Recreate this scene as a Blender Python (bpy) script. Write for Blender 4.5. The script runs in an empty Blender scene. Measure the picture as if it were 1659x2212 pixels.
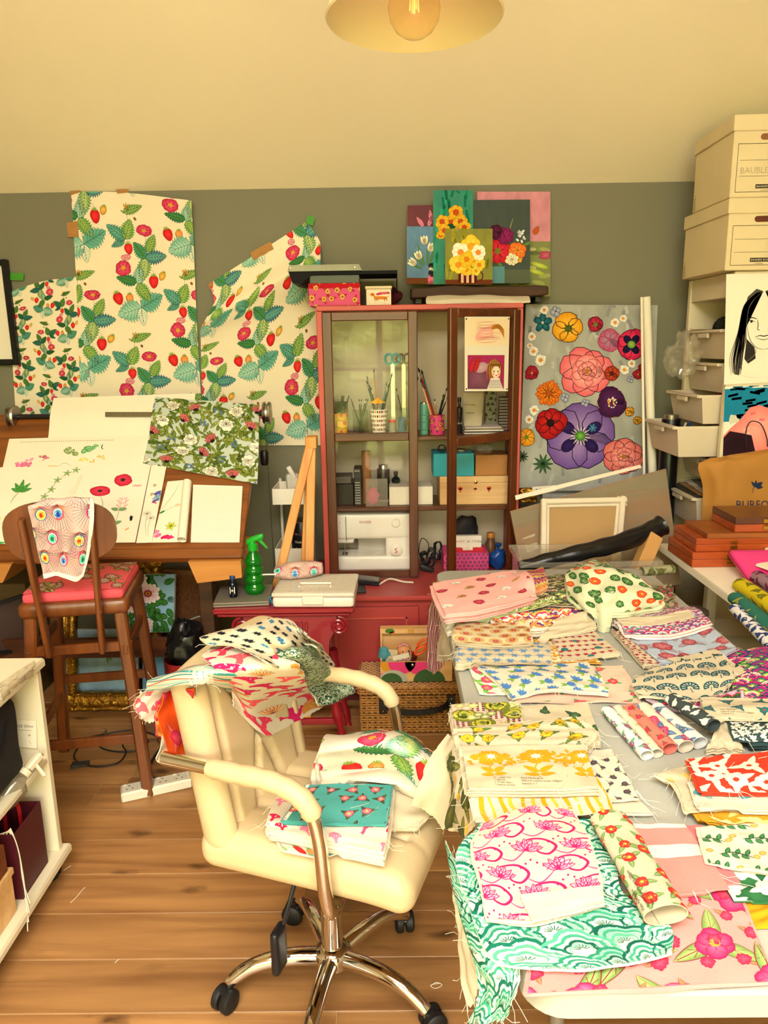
import bpy,math,random
import numpy as np
from mathutils import Vector,Matrix,noise
scene = bpy.context.scene
COL = scene.collection
V = Vector
PI = math.pi
# ---------------------------------------------------------------- camera
FPX,CX,CY,CAMH = 1600.0,829.5,1106.0,1.55
_wy = V((9.0,359.0,-1600.0)).normalized()
_r = 0.0135
_wx = V((math.cos(_r),math.sin(_r),(9 * math.cos(_r) + 359 * math.sin(_r)) / 1600.0)).normalized()
_wz = _wx.cross(_wy).normalized()
CAMROT = Matrix((_wx,_wy,_wz))            # rows = world axes in camera space  -> camera-to-world
cam_data = bpy.data.cameras.new('camera')
cam_data.sensor_fit = 'HORIZONTAL'
cam_data.sensor_width = 36.0
cam_data.lens = 36.0 * FPX / 1659.0
cam_data.clip_start = 0.02
cam = bpy.data.objects.new('camera',cam_data)
COL.objects.link(cam)
cam.matrix_world = Matrix.Translation((0,0,CAMH)) @ CAMROT.to_4x4()
scene.camera = cam
# ---------------------------------------------------------------- light
world = bpy.data.worlds.new('sky')
scene.world = world
world.use_nodes = True
_bg = world.node_tree.nodes['Background']
_bg.inputs[0].default_value = (1.0,0.93,0.79,1)
_bg.inputs[1].default_value = 14.0
scene.view_settings.view_transform = 'Standard'
scene.view_settings.look = 'None'
scene.view_settings.gamma = 1.0
scene.view_settings.use_curve_mapping = False
scene.view_settings.exposure = 0.93
scene.cycles.max_bounces = 7
scene.cycles.diffuse_bounces = 4
scene.cycles.glossy_bounces = 3
scene.cycles.transparent_max_bounces = 16
scene.cycles.use_adaptive_sampling = True
scene.cycles.adaptive_threshold = 0.025
scene.cycles.sample_clamp_indirect = 6.0
scene.cycles.caustics_reflective = False
scene.cycles.caustics_refractive = False
def portal(name,loc,rot,sx,sy):
 l = bpy.data.lights.new(name,'AREA')
 l.shape = 'RECTANGLE'
 l.size,l.size_y = sx,sy
 l.cycles.is_portal = True
 o = bpy.data.objects.new(name,l)
 COL.objects.link(o)
 o.location = loc
 o.rotation_euler = rot
ROOM = dict(x0=-2.5,x1=2.35,y0=-1.9,y1=3.6,zw=2.254,ridge_y=0.85,ridge_z=3.95)
portal('daylight_window',(-0.1,-1.93,1.15),(PI / 2,0,0),3.4,2.1)
portal('added_roof_daylight',(-0.1,-0.70,3.04 + 0.03),(math.atan2(3.95 - 2.254,2.75),0,0),1.9,1.05)  # portal for the added, unseen roof opening
# ---------------------------------------------------------------- pixel -> place (camera calibration of the photograph, 1659 x 2212)
def ray(px,py):
 return CAMROT @ V((px - CX,CY - py,-FPX))
def PY(px,py,y):
 d = ray(px,py)
 return V((0,0,CAMH)) + d * (y / d.y)
def PZ(px,py,z):
 d = ray(px,py)
 return V((0,0,CAMH)) + d * ((z - CAMH) / d.z)
def PX(px,py,x):
 d = ray(px,py)
 return V((0,0,CAMH)) + d * (x / d.x)
def PP(px,py,p0,n):
 d = ray(px,py)
 o = V((0,0,CAMH))
 return o + d * ((p0 - o).dot(n) / d.dot(n))
# ---------------------------------------------------------------- colour and materials
def lin(h,a=1.0):
 h = h.lstrip('#')
 o = []
 for i in (0,2,4):
  c = int(h[i:i + 2],16) / 255.0
  o.append(c / 12.92 if c <= 0.04045 else ((c + 0.055) / 1.055) ** 2.4)
 return (o[0],o[1],o[2],a)
MATS = {}
def mat(name,col,rough=0.6,metal=0.0,var=0.08,scale=6.0,bump=0.0,bscale=120.0,spec=0.4,stretch=(1,1,1),coat=0.0):
 if name in MATS:
  return MATS[name]
 m = bpy.data.materials.new(name)
 m.use_nodes = True
 nt = m.node_tree
 b = nt.nodes['Principled BSDF']
 c = lin(col)
 b.inputs['Roughness'].default_value = rough
 b.inputs['Metallic'].default_value = metal
 b.inputs['Specular IOR Level'].default_value = spec
 if coat:
  b.inputs['Coat Weight'].default_value = coat
 tc = nt.nodes.new('ShaderNodeTexCoord')
 mp = nt.nodes.new('ShaderNodeMapping')
 mp.inputs['Scale'].default_value = stretch
 nt.links.new(tc.outputs['Object'],mp.inputs[0])
 if var > 0:
  n = nt.nodes.new('ShaderNodeTexNoise')
  n.inputs['Scale'].default_value = scale
  n.inputs['Detail'].default_value = 4
  nt.links.new(mp.outputs[0],n.inputs['Vector'])
  r = nt.nodes.new('ShaderNodeValToRGB')
  r.color_ramp.elements[0].position = 0.3
  r.color_ramp.elements[1].position = 0.7
  r.color_ramp.elements[0].color = (c[0] * (1 - var),c[1] * (1 - var),c[2] * (1 - var),1)
  r.color_ramp.elements[1].color = (min(1,c[0] * (1 + var)),min(1,c[1] * (1 + var)),min(1,c[2] * (1 + var)),1)
  nt.links.new(n.outputs[0],r.inputs[0])
  nt.links.new(r.outputs[0],b.inputs['Base Color'])
 else:
  b.inputs['Base Color'].default_value = c
 if bump > 0:
  n2 = nt.nodes.new('ShaderNodeTexNoise')
  n2.inputs['Scale'].default_value = bscale
  n2.inputs['Detail'].default_value = 3
  nt.links.new(mp.outputs[0],n2.inputs['Vector'])
  bp = nt.nodes.new('ShaderNodeBump')
  bp.inputs['Strength'].default_value = bump
  bp.inputs['Distance'].default_value = 0.004
  nt.links.new(n2.outputs[0],bp.inputs['Height'])
  nt.links.new(bp.outputs[0],b.inputs['Normal'])
 MATS[name] = m
 return m
def wood(name,c1,c2,axis='x',scale=5.0,rough=0.45,ring=0.5,rnd=False,knots=False,coat=0.0):
 if name in MATS:
  return MATS[name]
 m = bpy.data.materials.new(name)
 m.use_nodes = True
 nt = m.node_tree
 L = nt.links.new
 b = nt.nodes['Principled BSDF']
 b.inputs['Roughness'].default_value = rough
 if coat:
  b.inputs['Coat Weight'].default_value = coat
  b.inputs['Coat Roughness'].default_value = 0.3
 tc = nt.nodes.new('ShaderNodeTexCoord')
 mp = nt.nodes.new('ShaderNodeMapping')
 st = {'x': (0.7,9,9),'y': (9,0.7,9),'z': (9,9,0.7)}[axis]
 mp.inputs['Scale'].default_value = [s * scale / 5 for s in st]
 L(tc.outputs['Object'],mp.inputs[0])
 vec = mp.outputs[0]
 oi = nt.nodes.new('ShaderNodeObjectInfo')
 if rnd:
  ad = nt.nodes.new('ShaderNodeVectorMath')
  ad.operation = 'MULTIPLY_ADD'
  ad.inputs[1].default_value = (1,1,1)
  sc = nt.nodes.new('ShaderNodeVectorMath')
  sc.operation = 'SCALE'
  sc.inputs[0].default_value = (37,19,53)
  L(oi.outputs['Random'],sc.inputs['Scale'])
  L(vec,ad.inputs[0])
  L(sc.outputs[0],ad.inputs[2])
  vec = ad.outputs[0]
 n = nt.nodes.new('ShaderNodeTexNoise')
 n.inputs['Scale'].default_value = 2.2
 n.inputs['Detail'].default_value = 7
 n.inputs['Distortion'].default_value = ring
 L(vec,n.inputs['Vector'])
 r = nt.nodes.new('ShaderNodeValToRGB')
 r.color_ramp.elements[0].position = 0.32
 r.color_ramp.elements[1].position = 0.68
 r.color_ramp.elements[0].color = lin(c1)
 r.color_ramp.elements[1].color = lin(c2)
 L(n.outputs[0],r.inputs[0])
 out = r.outputs[0]
 if rnd:
  hs = nt.nodes.new('ShaderNodeHueSaturation')
  mr = nt.nodes.new('ShaderNodeMapRange')
  mr.inputs['To Min'].default_value = 0.82
  mr.inputs['To Max'].default_value = 1.12
  L(oi.outputs['Random'],mr.inputs[0])
  L(mr.outputs[0],hs.inputs['Value'])
  L(out,hs.inputs['Color'])
  out = hs.outputs[0]
 if knots:
  k = nt.nodes.new('ShaderNodeTexVoronoi')
  k.inputs['Scale'].default_value = 1.0
  mk = nt.nodes.new('ShaderNodeMapping')
  mk.inputs['Scale'].default_value = (3.4,9.0,1)
  L(tc.outputs['Object'],mk.inputs[0])
  if rnd:
   ad2 = nt.nodes.new('ShaderNodeVectorMath')
   ad2.operation = 'ADD'
   L(mk.outputs[0],ad2.inputs[0])
   L(sc.outputs[0],ad2.inputs[1])
   n3 = nt.nodes.new('ShaderNodeTexNoise')
   n3.inputs['Scale'].default_value = 4
   L(ad2.outputs[0],n3.inputs['Vector'])
   ad3 = nt.nodes.new('ShaderNodeVectorMath')
   ad3.operation = 'MULTIPLY_ADD'
   ad3.inputs[1].default_value = (0.35,0.35,0.0)
   L(n3.outputs[1],ad3.inputs[0])
   L(ad2.outputs[0],ad3.inputs[2])
   L(ad3.outputs[0],k.inputs['Vector'])
  else:
   L(mk.outputs[0],k.inputs['Vector'])
  kr = nt.nodes.new('ShaderNodeValToRGB')
  kr.color_ramp.elements[0].position = 0.05
  kr.color_ramp.elements[1].position = 0.19
  kr.color_ramp.elements[0].color = (0.16,0.12,0.10,1)
  kr.color_ramp.elements[1].color = (1,1,1,1)
  L(k.outputs['Distance'],kr.inputs[0])
  mx = nt.nodes.new('ShaderNodeMix')
  mx.data_type = 'RGBA'
  mx.blend_type = 'MULTIPLY'
  mx.inputs[0].default_value = 0.85
  L(out,mx.inputs[6])
  L(kr.outputs[0],mx.inputs[7])
  out = mx.outputs[2]
 L(out,b.inputs['Base Color'])
 bp = nt.nodes.new('ShaderNodeBump')
 bp.inputs['Strength'].default_value = 0.12
 bp.inputs['Distance'].default_value = 0.003
 L(n.outputs[0],bp.inputs['Height'])
 L(bp.outputs[0],b.inputs['Normal'])
 MATS[name] = m
 return m
def glassy(name,tint='#ffffff',refl=1.0,rough=0.02,body=0.0,bodycol='#ffffff',ior=1.45):
 """thin clear sheet: see-through plus a fresnel reflection and, if cloudy, some diffuse body"""
 if name in MATS:
  return MATS[name]
 m = bpy.data.materials.new(name)
 m.use_nodes = True
 nt = m.node_tree
 L = nt.links.new
 nt.nodes.remove(nt.nodes['Principled BSDF'])
 t = nt.nodes.new('ShaderNodeBsdfTransparent')
 t.inputs[0].default_value = lin(tint)
 g = nt.nodes.new('ShaderNodeBsdfGlossy')
 g.inputs['Roughness'].default_value = rough
 fr = nt.nodes.new('ShaderNodeLayerWeight')
 pw = nt.nodes.new('ShaderNodeMath')
 pw.operation = 'POWER'
 pw.inputs[1].default_value = 5.0
 L(fr.outputs['Facing'],pw.inputs[0])
 mm = nt.nodes.new('ShaderNodeMath')
 mm.operation = 'MULTIPLY_ADD'
 mm.use_clamp = True
 mm.inputs[1].default_value = 0.9
 mm.inputs[2].default_value = 0.02 * refl
 L(pw.outputs[0],mm.inputs[0])
 base = t.outputs[0]
 if body > 0:
  d = nt.nodes.new('ShaderNodeBsdfDiffuse')
  d.inputs[0].default_value = lin(bodycol)
  n = nt.nodes.new('ShaderNodeTexNoise')
  n.inputs['Scale'].default_value = 30
  mr = nt.nodes.new('ShaderNodeMapRange')
  mr.inputs['To Min'].default_value = body * 0.7
  mr.inputs['To Max'].default_value = min(1,body * 1.3)
  L(n.outputs[0],mr.inputs[0])
  ms = nt.nodes.new('ShaderNodeMixShader')
  L(mr.outputs[0],ms.inputs[0])
  L(t.outputs[0],ms.inputs[1])
  L(d.outputs[0],ms.inputs[2])
  base = ms.outputs[0]
 mx = nt.nodes.new('ShaderNodeMixShader')
 L(mm.outputs[0],mx.inputs[0])
 L(base,mx.inputs[1])
 L(g.outputs[0],mx.inputs[2])
 L(mx.outputs[0],nt.nodes['Material Output'].inputs[0])
 MATS[name] = m
 return m
def print_mat(name='print_ink',rough=0.85):
 if name in MATS:
  return MATS[name]
 m = bpy.data.materials.new(name)
 m.use_nodes = True
 nt = m.node_tree
 b = nt.nodes['Principled BSDF']
 b.inputs['Roughness'].default_value = rough
 b.inputs['Specular IOR Level'].default_value = 0.2
 a = nt.nodes.new('ShaderNodeVertexColor')
 a.layer_name = 'Col'
 n = nt.nodes.new('ShaderNodeTexNoise')          # watery pigment
 n.inputs['Scale'].default_value = 70
 n.inputs['Detail'].default_value = 3
 mr = nt.nodes.new('ShaderNodeMapRange')
 mr.inputs['To Min'].default_value = 0.86
 mr.inputs['To Max'].default_value = 1.14
 nt.links.new(n.outputs[0],mr.inputs[0])
 hs = nt.nodes.new('ShaderNodeHueSaturation')
 nt.links.new(mr.outputs[0],hs.inputs['Value'])
 nt.links.new(a.outputs[0],hs.inputs['Color'])
 nt.links.new(hs.outputs[0],b.inputs['Base Color'])
 MATS[name] = m
 return m
# ---------------------------------------------------------------- objects
def tag(o,label=None,cat=None,group=None,kind=None):
 if label:
  o['label'] = label
 if cat:
  o['category'] = cat
 if group:
  o['group'] = group
 if kind:
  o['kind'] = kind
 return o
def thing(name,label,cat,loc=(0,0,0),rotz=0.0,group=None,M=None):
 o = bpy.data.objects.new(name,None)
 COL.objects.link(o)
 o.empty_display_size = 0.05
 o.matrix_world = M if M is not None else Matrix.Translation(loc) @ Matrix.Rotation(rotz,4,'Z')
 tag(o,label,cat,group)
 o['_m'] = [c for r_ in o.matrix_world for c in r_]
 return o
def mw(o):
 m = o['_m']
 return Matrix((m[0:4],m[4:8],m[8:12],m[12:16]))
class MB:
 """collects shapes; coordinates are those of matrix M (default: world)"""
 def __init__(self,M=None):
  self.v,self.f,self.mi,self.col = [],[],[],None
  self.M = M if M is not None else Matrix()
 def add(self,vs,fs,mi=0):
  b = len(self.v)
  M = self.M
  self.v += [tuple(M @ V(p)) for p in vs]
  self.f += [tuple(i + b for i in f) for f in fs]
  self.mi += [mi] * len(fs)
  return self
 def box(self,x0,x1,y0,y1,z0,z1,mi=0,b=0.0,L=None):
  xs,ys,zs = (x0,x1),(y0,y1),(z0,z1)
  L = L or (lambda p: p)
  if b <= 0:
   vs = [L(V((x,y,z))) for z in zs for y in ys for x in xs]
   return self.add(vs,[(0,2,3,1),(4,5,7,6),(0,1,5,4),(2,6,7,3),(0,4,6,2),(1,3,7,5)],mi)
  b = min(b,abs(x1 - x0) * .45,abs(y1 - y0) * .45,abs(z1 - z0) * .45)
  vs,ix = [],{}
  for i in (0,1):
   for j in (0,1):
    for k in (0,1):
     for a in range(3):      # a = axis on which the vertex keeps the full extent
      p = [xs[i],ys[j],zs[k]]
      for q,s in ((0,i),(1,j),(2,k)):
       if q != a:
        p[q] += b if s == 0 else -b
      ix[i,j,k,a] = len(vs)
      vs.append(L(V(p)))
  fs = []
  for a in range(3):
   o1,o2 = [(1,2),(0,2),(0,1)][a]
   for s in (0,1):
    q = []
    for (m,n) in ((0,0),(1,0),(1,1),(0,1)):
     c = [0,0,0]
     c[a],c[o1],c[o2] = s,m,n
     q.append(ix[c[0],c[1],c[2],a])
    fs.append(tuple(q))
   for m in (0,1):
    for n in (0,1):
     c0,c1 = [0,0,0],[0,0,0]
     c0[o1] = c1[o1] = m
     c0[o2] = c1[o2] = n
     c1[a] = 1
     fs.append((ix[(*c0,o1)],ix[(*c1,o1)],ix[(*c1,o2)],ix[(*c0,o2)]))
  for i in (0,1):
   for j in (0,1):
    for k in (0,1):
     fs.append((ix[i,j,k,0],ix[i,j,k,1],ix[i,j,k,2]))
  return self.add(vs,fs,mi)
 def bar(self,p,q,w,h,mi=0,up=(0,0,1),b=0.0):
  p,q = V(p),V(q)
  d = (q - p)
  ln = d.length
  d.normalize()
  up = V(up)
  s = d.cross(up)
  if s.length < 1e-4:
   s = d.cross(V((0,1,0)))
  s.normalize()
  u = s.cross(d)
  return self.box(0,ln,-w / 2,w / 2,-h / 2,h / 2,mi,b,L=lambda t: p + d * t.x + s * t.y + u * t.z)
 def tube(self,pts,r,n=8,mi=0,cap=True,closed=False):
  pts = [V(p) for p in pts]
  N = len(pts)
  rs = r if isinstance(r,(list,tuple)) else [r] * N
  vs,fs = [],[]
  prev = None
  for i,p in enumerate(pts):
   a = pts[(i - 1) % N] if (closed or i > 0) else p
   c = pts[(i + 1) % N] if (closed or i < N - 1) else p
   t = (c - a).normalized()
   if prev is None:
    s = t.cross(V((0,0,1)))
    if s.length < 1e-3:
     s = t.cross(V((0,1,0)))
   else:
    s = prev - t * prev.dot(t)
   s.normalize()
   prev = s
   u = t.cross(s)
   for k in range(n):
    a_ = 2 * PI * k / n
    vs.append(p + (s * math.cos(a_) + u * math.sin(a_)) * rs[i])
  for i in range(N if closed else N - 1):
   j = (i + 1) % N
   for k in range(n):
    l = (k + 1) % n
    fs.append((i * n + k,i * n + l,j * n + l,j * n + k))
  if cap and not closed:
   fs.append(tuple(range(n - 1,-1,-1)))
   fs.append(tuple((N - 1) * n + k for k in range(n)))
  return self.add(vs,fs,mi)
 def lathe(self,prof,o=(0,0,0),n=20,mi=0,L=None,sx=1.0,sy=1.0,cap=True):
  o = V(o)
  L = L or (lambda p: p)
  vs,fs = [],[]
  for (r,z) in prof:
   for k in range(n):
    a = 2 * PI * k / n
    vs.append(L(o + V((r * sx * math.cos(a),r * sy * math.sin(a),z))))
  for i in range(len(prof) - 1):
   for k in range(n):
    l = (k + 1) % n
    fs.append((i * n + k,i * n + l,(i + 1) * n + l,(i + 1) * n + k))
  if cap and prof[0][0] > 1e-6:
   fs.append(tuple(range(n - 1,-1,-1)))
  if cap and prof[-1][0] > 1e-6:
   fs.append(tuple((len(prof) - 1) * n + k for k in range(n)))
  return self.add(vs,fs,mi)
 def ell(self,c,rx,ry,rz,nu=16,nv=10,mi=0,fn=None):
  c = V(c)
  vs,fs = [],[]
  for i in range(nv + 1):
   t = -PI / 2 + PI * i / nv
   for k in range(nu):
    a = 2 * PI * k / nu
    p = V((rx * math.cos(t) * math.cos(a),ry * math.cos(t) * math.sin(a),rz * math.sin(t)))
    vs.append(c + (fn(p) if fn else p))
  for i in range(nv):
   for k in range(nu):
    l = (k + 1) % nu
    fs.append((i * nu + k,i * nu + l,(i + 1) * nu + l,(i + 1) * nu + k))
  return self.add(vs,fs,mi)
 def rbox(self,c,hx,hy,hz,r,n=6,mi=0,fn=None,L=None):
  """soft box: n segments per side, corner radius r, fn bends a local point, L places it"""
  c = V(c)
  h = (hx,hy,hz)
  L = L or (lambda p: p)
  n = max(2,n)
  for a in range(3):
   b_,d_ = (a + 1) % 3,(a + 2) % 3
   for s in (-1,1):
    vs = []
    for i in range(n + 1):
     for j in range(n + 1):
      p = [0,0,0]
      p[a] = s * h[a]
      # cluster samples into the rounded border
      for q,t in ((b_,i / n * 2 - 1),(d_,j / n * 2 - 1)):
       p[q] = h[q] * math.sin(t * PI / 2) if r > 0 else h[q] * t
      inn = V([max(-h[q] + r,min(h[q] - r,p[q])) for q in range(3)])
      dv = V(p) - inn
      if dv.length > 1e-9 and r > 0:
       p = inn + dv.normalized() * r
      p = V(p)
      if fn:
       p = fn(p)
      vs.append(L(c + p))
    fs = []
    for i in range(n):
     for j in range(n):
      q = (i * (n + 1) + j,(i + 1) * (n + 1) + j,(i + 1) * (n + 1) + j + 1,i * (n + 1) + j + 1)
      fs.append(q if s > 0 else q[::-1])
    self.add(vs,fs,mi)
  return self
 def prism(self,pts,off,mi=0):
  pts = [V(p) for p in pts]
  off = V(off)
  n = len(pts)
  return self.add(pts + [p + off for p in pts],
[tuple(range(n - 1,-1,-1)),tuple(range(n,2 * n))] + [(i,(i + 1) % n,n + (i + 1) % n,n + i) for i in range(n)],mi)
 def obj(self,name,mats,parent=None,smooth=True,ang=0.7,weld=False):
  if parent is None:
   a = np.array(self.v)
   o_ = V(((a[:,0].min() + a[:,0].max()) / 2,(a[:,1].min() + a[:,1].max()) / 2,a[:,2].min()))
   Mi = Matrix.Translation(-o_)
  else:
   Mi = mw(parent).inverted() if '_m' in parent else Matrix()
  me = bpy.data.meshes.new(name)
  A = np.array(self.v,dtype=float)
  R = np.array(Mi)
  A = A @ R[:3,:3].T + R[:3,3]
  me.from_pydata(A.tolist(),[],self.f)
  if not isinstance(mats,(list,tuple)):
   mats = [mats]
  for m in mats:
   me.materials.append(m)
  if len(mats) > 1:
   me.polygons.foreach_set('material_index',self.mi)
  if weld:
   import bmesh
   bm = bmesh.new()
   bm.from_mesh(me)
   bmesh.ops.remove_doubles(bm,verts=bm.verts,dist=1e-5)
   bm.to_mesh(me)
   bm.free()
  if self.col is not None:
   ca = me.color_attributes.new('Col','FLOAT_COLOR','POINT')
   ca.data.foreach_set('color',np.array(self.col,dtype=np.float32).ravel())
  if smooth:
   me.shade_smooth()
   me.set_sharp_from_angle(angle=ang)
  me.update()
  o = bpy.data.objects.new(name,me)
  COL.objects.link(o)
  if parent is None:
   o.location = o_
   o['_m'] = [c for r_ in Matrix.Translation(o_) for c in r_]
  else:
   o.parent = parent
   o['_m'] = parent['_m']
  return o
def struct(name,mb,m,parent=None,**k):
 o = mb.obj(name,m,parent,**k)
 if parent is None:
  o['kind'] = 'structure'
 return o
def copy_tree(o,parent=None):
 c = o.copy()
 COL.objects.link(c)
 if parent is not None:
  c.parent = parent
 for ch in o.children:
  copy_tree(ch,c)
 return c
def spline(pts,n=6):
 """Catmull-Rom through points"""
 pts = [V(p) for p in pts]
 out = []
 for i in range(len(pts) - 1):
  a,b,c,d = pts[max(0,i - 1)],pts[i],pts[i + 1],pts[min(len(pts) - 1,i + 2)]
  for k in range(n):
   t = k / n
   out.append(0.5 * ((2 * b) + (c - a) * t + (2 * a - 5 * b + 4 * c - d) * t * t + (3 * b - a - 3 * c + d) * t ** 3))
 out.append(pts[-1])
 return out
# ---------------------------------------------------------------- flat print: vector motifs laid on a sheet
_TXT = {}
def text_mesh(s):
 if s in _TXT:
  return _TXT[s]
 c = bpy.data.curves.new('t','FONT')
 c.body = s
 c.size = 1.0
 c.resolution_u = 2
 o = bpy.data.objects.new('t',c)
 COL.objects.link(o)
 bpy.context.view_layer.update()
 dg = bpy.context.evaluated_depsgraph_get()
 e = o.evaluated_get(dg)
 me = e.to_mesh()
 vs = [(v.co.x,v.co.y) for v in me.vertices]
 fs = [tuple(p.vertices) for p in me.polygons]
 e.to_mesh_clear()
 bpy.data.objects.remove(o)
 bpy.data.curves.remove(c)
 tri = []
 for f in fs:
  for i in range(1,len(f) - 1):
   tri.append((f[0],f[i],f[i + 1]))
 _TXT[s] = (vs,tri,max([v[0] for v in vs] or [1]))
 return _TXT[s]
def mixc(a,b,t):
 return tuple(a[i] + (b[i] - a[i]) * t for i in range(4))
class Pr:
 """a print of size w x h metres: lists of triangles (xy, colour, layer)"""
 def __init__(self,w,h,seed=1):
  self.w,self.h = w,h
  self.P,self.C,self.T,self.Z = [],[],[],[]
  self.k = 0
  self.R = random.Random(seed)
  self.X = (1,0,0,0,1,0)
  self.lo = 0.0
 def at(self,x,y,a=0.0,s=1.0,flip=1):
  c,n = math.cos(a) * s,math.sin(a) * s
  self.X = (c * flip,-n,x,n * flip,c,y)
  return self
 def nxt(self):
  self.k = (self.k + 1) % 6
  self.lo = self.k * 0.00013
 def tris(self,pts,cols,tr,layer=0):
  b = len(self.P)
  X = self.X
  xs = [X[0] * p[0] + X[1] * p[1] + X[2] for p in pts]
  ys = [X[3] * p[0] + X[4] * p[1] + X[5] for p in pts]
  if max(xs) < 0 or min(xs) > self.w or max(ys) < 0 or min(ys) > self.h:
   return
  self.P += [(min(self.w,max(0,x)),min(self.h,max(0,y))) for x,y in zip(xs,ys)]
  self.C += cols
  self.T += [(a + b,c + b,d + b) for a,c,d in tr]
  self.Z += [0.0003 + self.lo + layer * 0.00004] * len(pts)
 def fan(self,pts,edge,mid=None,layer=0,ctr=None):
  if isinstance(edge,str):
   edge = lin(edge)
  mid = edge if mid is None else (lin(mid) if isinstance(mid,str) else mid)
  n = len(pts)
  c = ctr or (sum(p[0] for p in pts) / n,sum(p[1] for p in pts) / n)
  self.tris([c] + list(pts),[mid] + [edge] * n,[(0,1 + i,1 + (i + 1) % n) for i in range(n)],layer)
 def rect(self,x0,y0,x1,y1,col,layer=0):
  self.fan([(x0,y0),(x1,y0),(x1,y1),(x0,y1)],col,layer=layer)
 def ell(self,x,y,rx,ry,col,mid=None,a=0.0,n=12,layer=0,wob=0.0):
  ca,sa = math.cos(a),math.sin(a)
  pts = []
  for i in range(n):
   t = 2 * PI * i / n
   k = 1 + (self.R.uniform(-wob,wob) if wob else 0)
   u,v = rx * k * math.cos(t),ry * k * math.sin(t)
   pts.append((x + u * ca - v * sa,y + u * sa + v * ca))
  self.fan(pts,col,mid,layer)
 def line(self,pts,w,col,layer=1,taper=False):
  if isinstance(col,str):
   col = lin(col)
  n = len(pts)
  P = []
  for i,p in enumerate(pts):
   a,b = pts[max(0,i - 1)],pts[min(n - 1,i + 1)]
   dx,dy = b[0] - a[0],b[1] - a[1]
   l = math.hypot(dx,dy) or 1
   k = w / 2
   if taper:
    k *= 0.25 + 0.75 * math.sin(PI * min(1,(i + .5) / n))
   P.append((p[0] - dy / l * k,p[1] + dx / l * k))
   P.append((p[0] + dy / l * k,p[1] - dx / l * k))
  T = []
  for i in range(n - 1):
   T += [(2 * i,2 * i + 1,2 * i + 3),(2 * i,2 * i + 3,2 * i + 2)]
  self.tris(P,[col] * len(P),T,layer)
 def ring(self,x,y,rx,ry,w,col,a0=0.0,a1=2 * PI,n=16,layer=1,rot=0.0):
  ca,sa = math.cos(rot),math.sin(rot)
  pts = []
  for i in range(n + 1):
   t = a0 + (a1 - a0) * i / n
   u,v = rx * math.cos(t),ry * math.sin(t)
   pts.append((x + u * ca - v * sa,y + u * sa + v * ca))
  self.line(pts,w,col,layer)
 def leaf(self,x,y,L,W,a,c1,c2,out='#20302c',ser=0,veins=4,vein=None,ow=0.0012,layer=0):
  """blade from its base (x,y) along angle a"""
  ca,sa = math.cos(a),math.sin(a)
  def q(u,v):
   return (x + u * ca - v * sa,y + u * sa + v * ca)
  N = 9
  up,dn = [],[]
  for i in range(N + 1):
   t = i / N
   wd = W / 2 * math.sin(PI * min(1,t ** 0.75)) ** 0.8 if 0 < t < 1 else 0
   if ser and 0 < i < N:
    up.append(q(L * t - ser * L * .3 / N,wd * (1 - ser * .35)))
    dn.append(q(L * t - ser * L * .3 / N,-wd * (1 - ser * .35)))
   up.append(q(L * t,wd))
   dn.append(q(L * t,-wd))
  pts = up + dn[::-1][1:-1]
  e,m = lin(c1),lin(c2)
  sp = [q(L * t,0) for t in (0.05,0.5,0.93)]
  # two halves with the midrib colour
  for side in (up,dn):
   n = len(side)
   P = side + [q(L * i / (n - 1),0) for i in range(n)]
   T = []
   for i in range(n - 1):
    T += [(i,i + 1,n + i + 1),(i,n + i + 1,n + i)]
   self.tris(P,[e] * n + [m] * n,T,layer)
  if out:
   self.line(pts + [pts[0]],ow,out,layer + 1)
  vc = vein or out
  if veins and vc:
   self.line(sp,ow * 1.1,vc,layer + 1)
   for i in range(1,veins):
    t = i / veins * 0.8
    for s in (-1,1):
     self.line([q(L * t,0),q(L * min(.97,t + .2),s * W * .34 * math.sin(PI * min(.95,t + .2)))],ow * .8,vc,layer + 1)
 def flower(self,x,y,r,n,c1,c2,cen='#d8a520',out='#3a1a1a',a=0.0,cr=0.24,sq=1.0,ow=0.0012,layer=0,notch=0.0,pw=1.0):
  for i in range(n):
   t = a + 2 * PI * (i + self.R.uniform(-.09,.09)) / n
   r0 = r
   r = r0 * self.R.uniform(.86,1.08)
   px,py = x + math.cos(t) * r * .55,y + math.sin(t) * r * .55 * sq
   wd = r * math.sin(PI / n) * 1.05 * pw
   pts = []
   for k in range(10):
    b = 2 * PI * k / 10
    wb = self.R.uniform(.93,1.07)
    u,v = r * .5 * math.cos(b) * wb,wd * math.sin(b) * wb
    if notch and k == 0:
     u *= 1 - notch
    pts.append((px + u * math.cos(t) - v * math.sin(t),py + (u * math.sin(t) + v * math.cos(t)) * sq))
   self.fan(pts,c1,c2,layer + (i % 2),ctr=(x,y))
   if out:
    self.line(pts + [pts[0]],ow,out,layer + 2)
   r = r0
  if cen:
   self.ell(x,y,r * cr,r * cr * sq,cen,layer=layer + 4)
   if r > .012:
    for i in range(8):
     t = 2 * PI * i / 8
     self.line([(x + math.cos(t) * r * cr * .4,y + math.sin(t) * r * cr * .4),(x + math.cos(t) * r * cr * 1.7,y + math.sin(t) * r * cr * 1.7 * sq)],ow * .8,out or cen,layer + 4)
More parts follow.
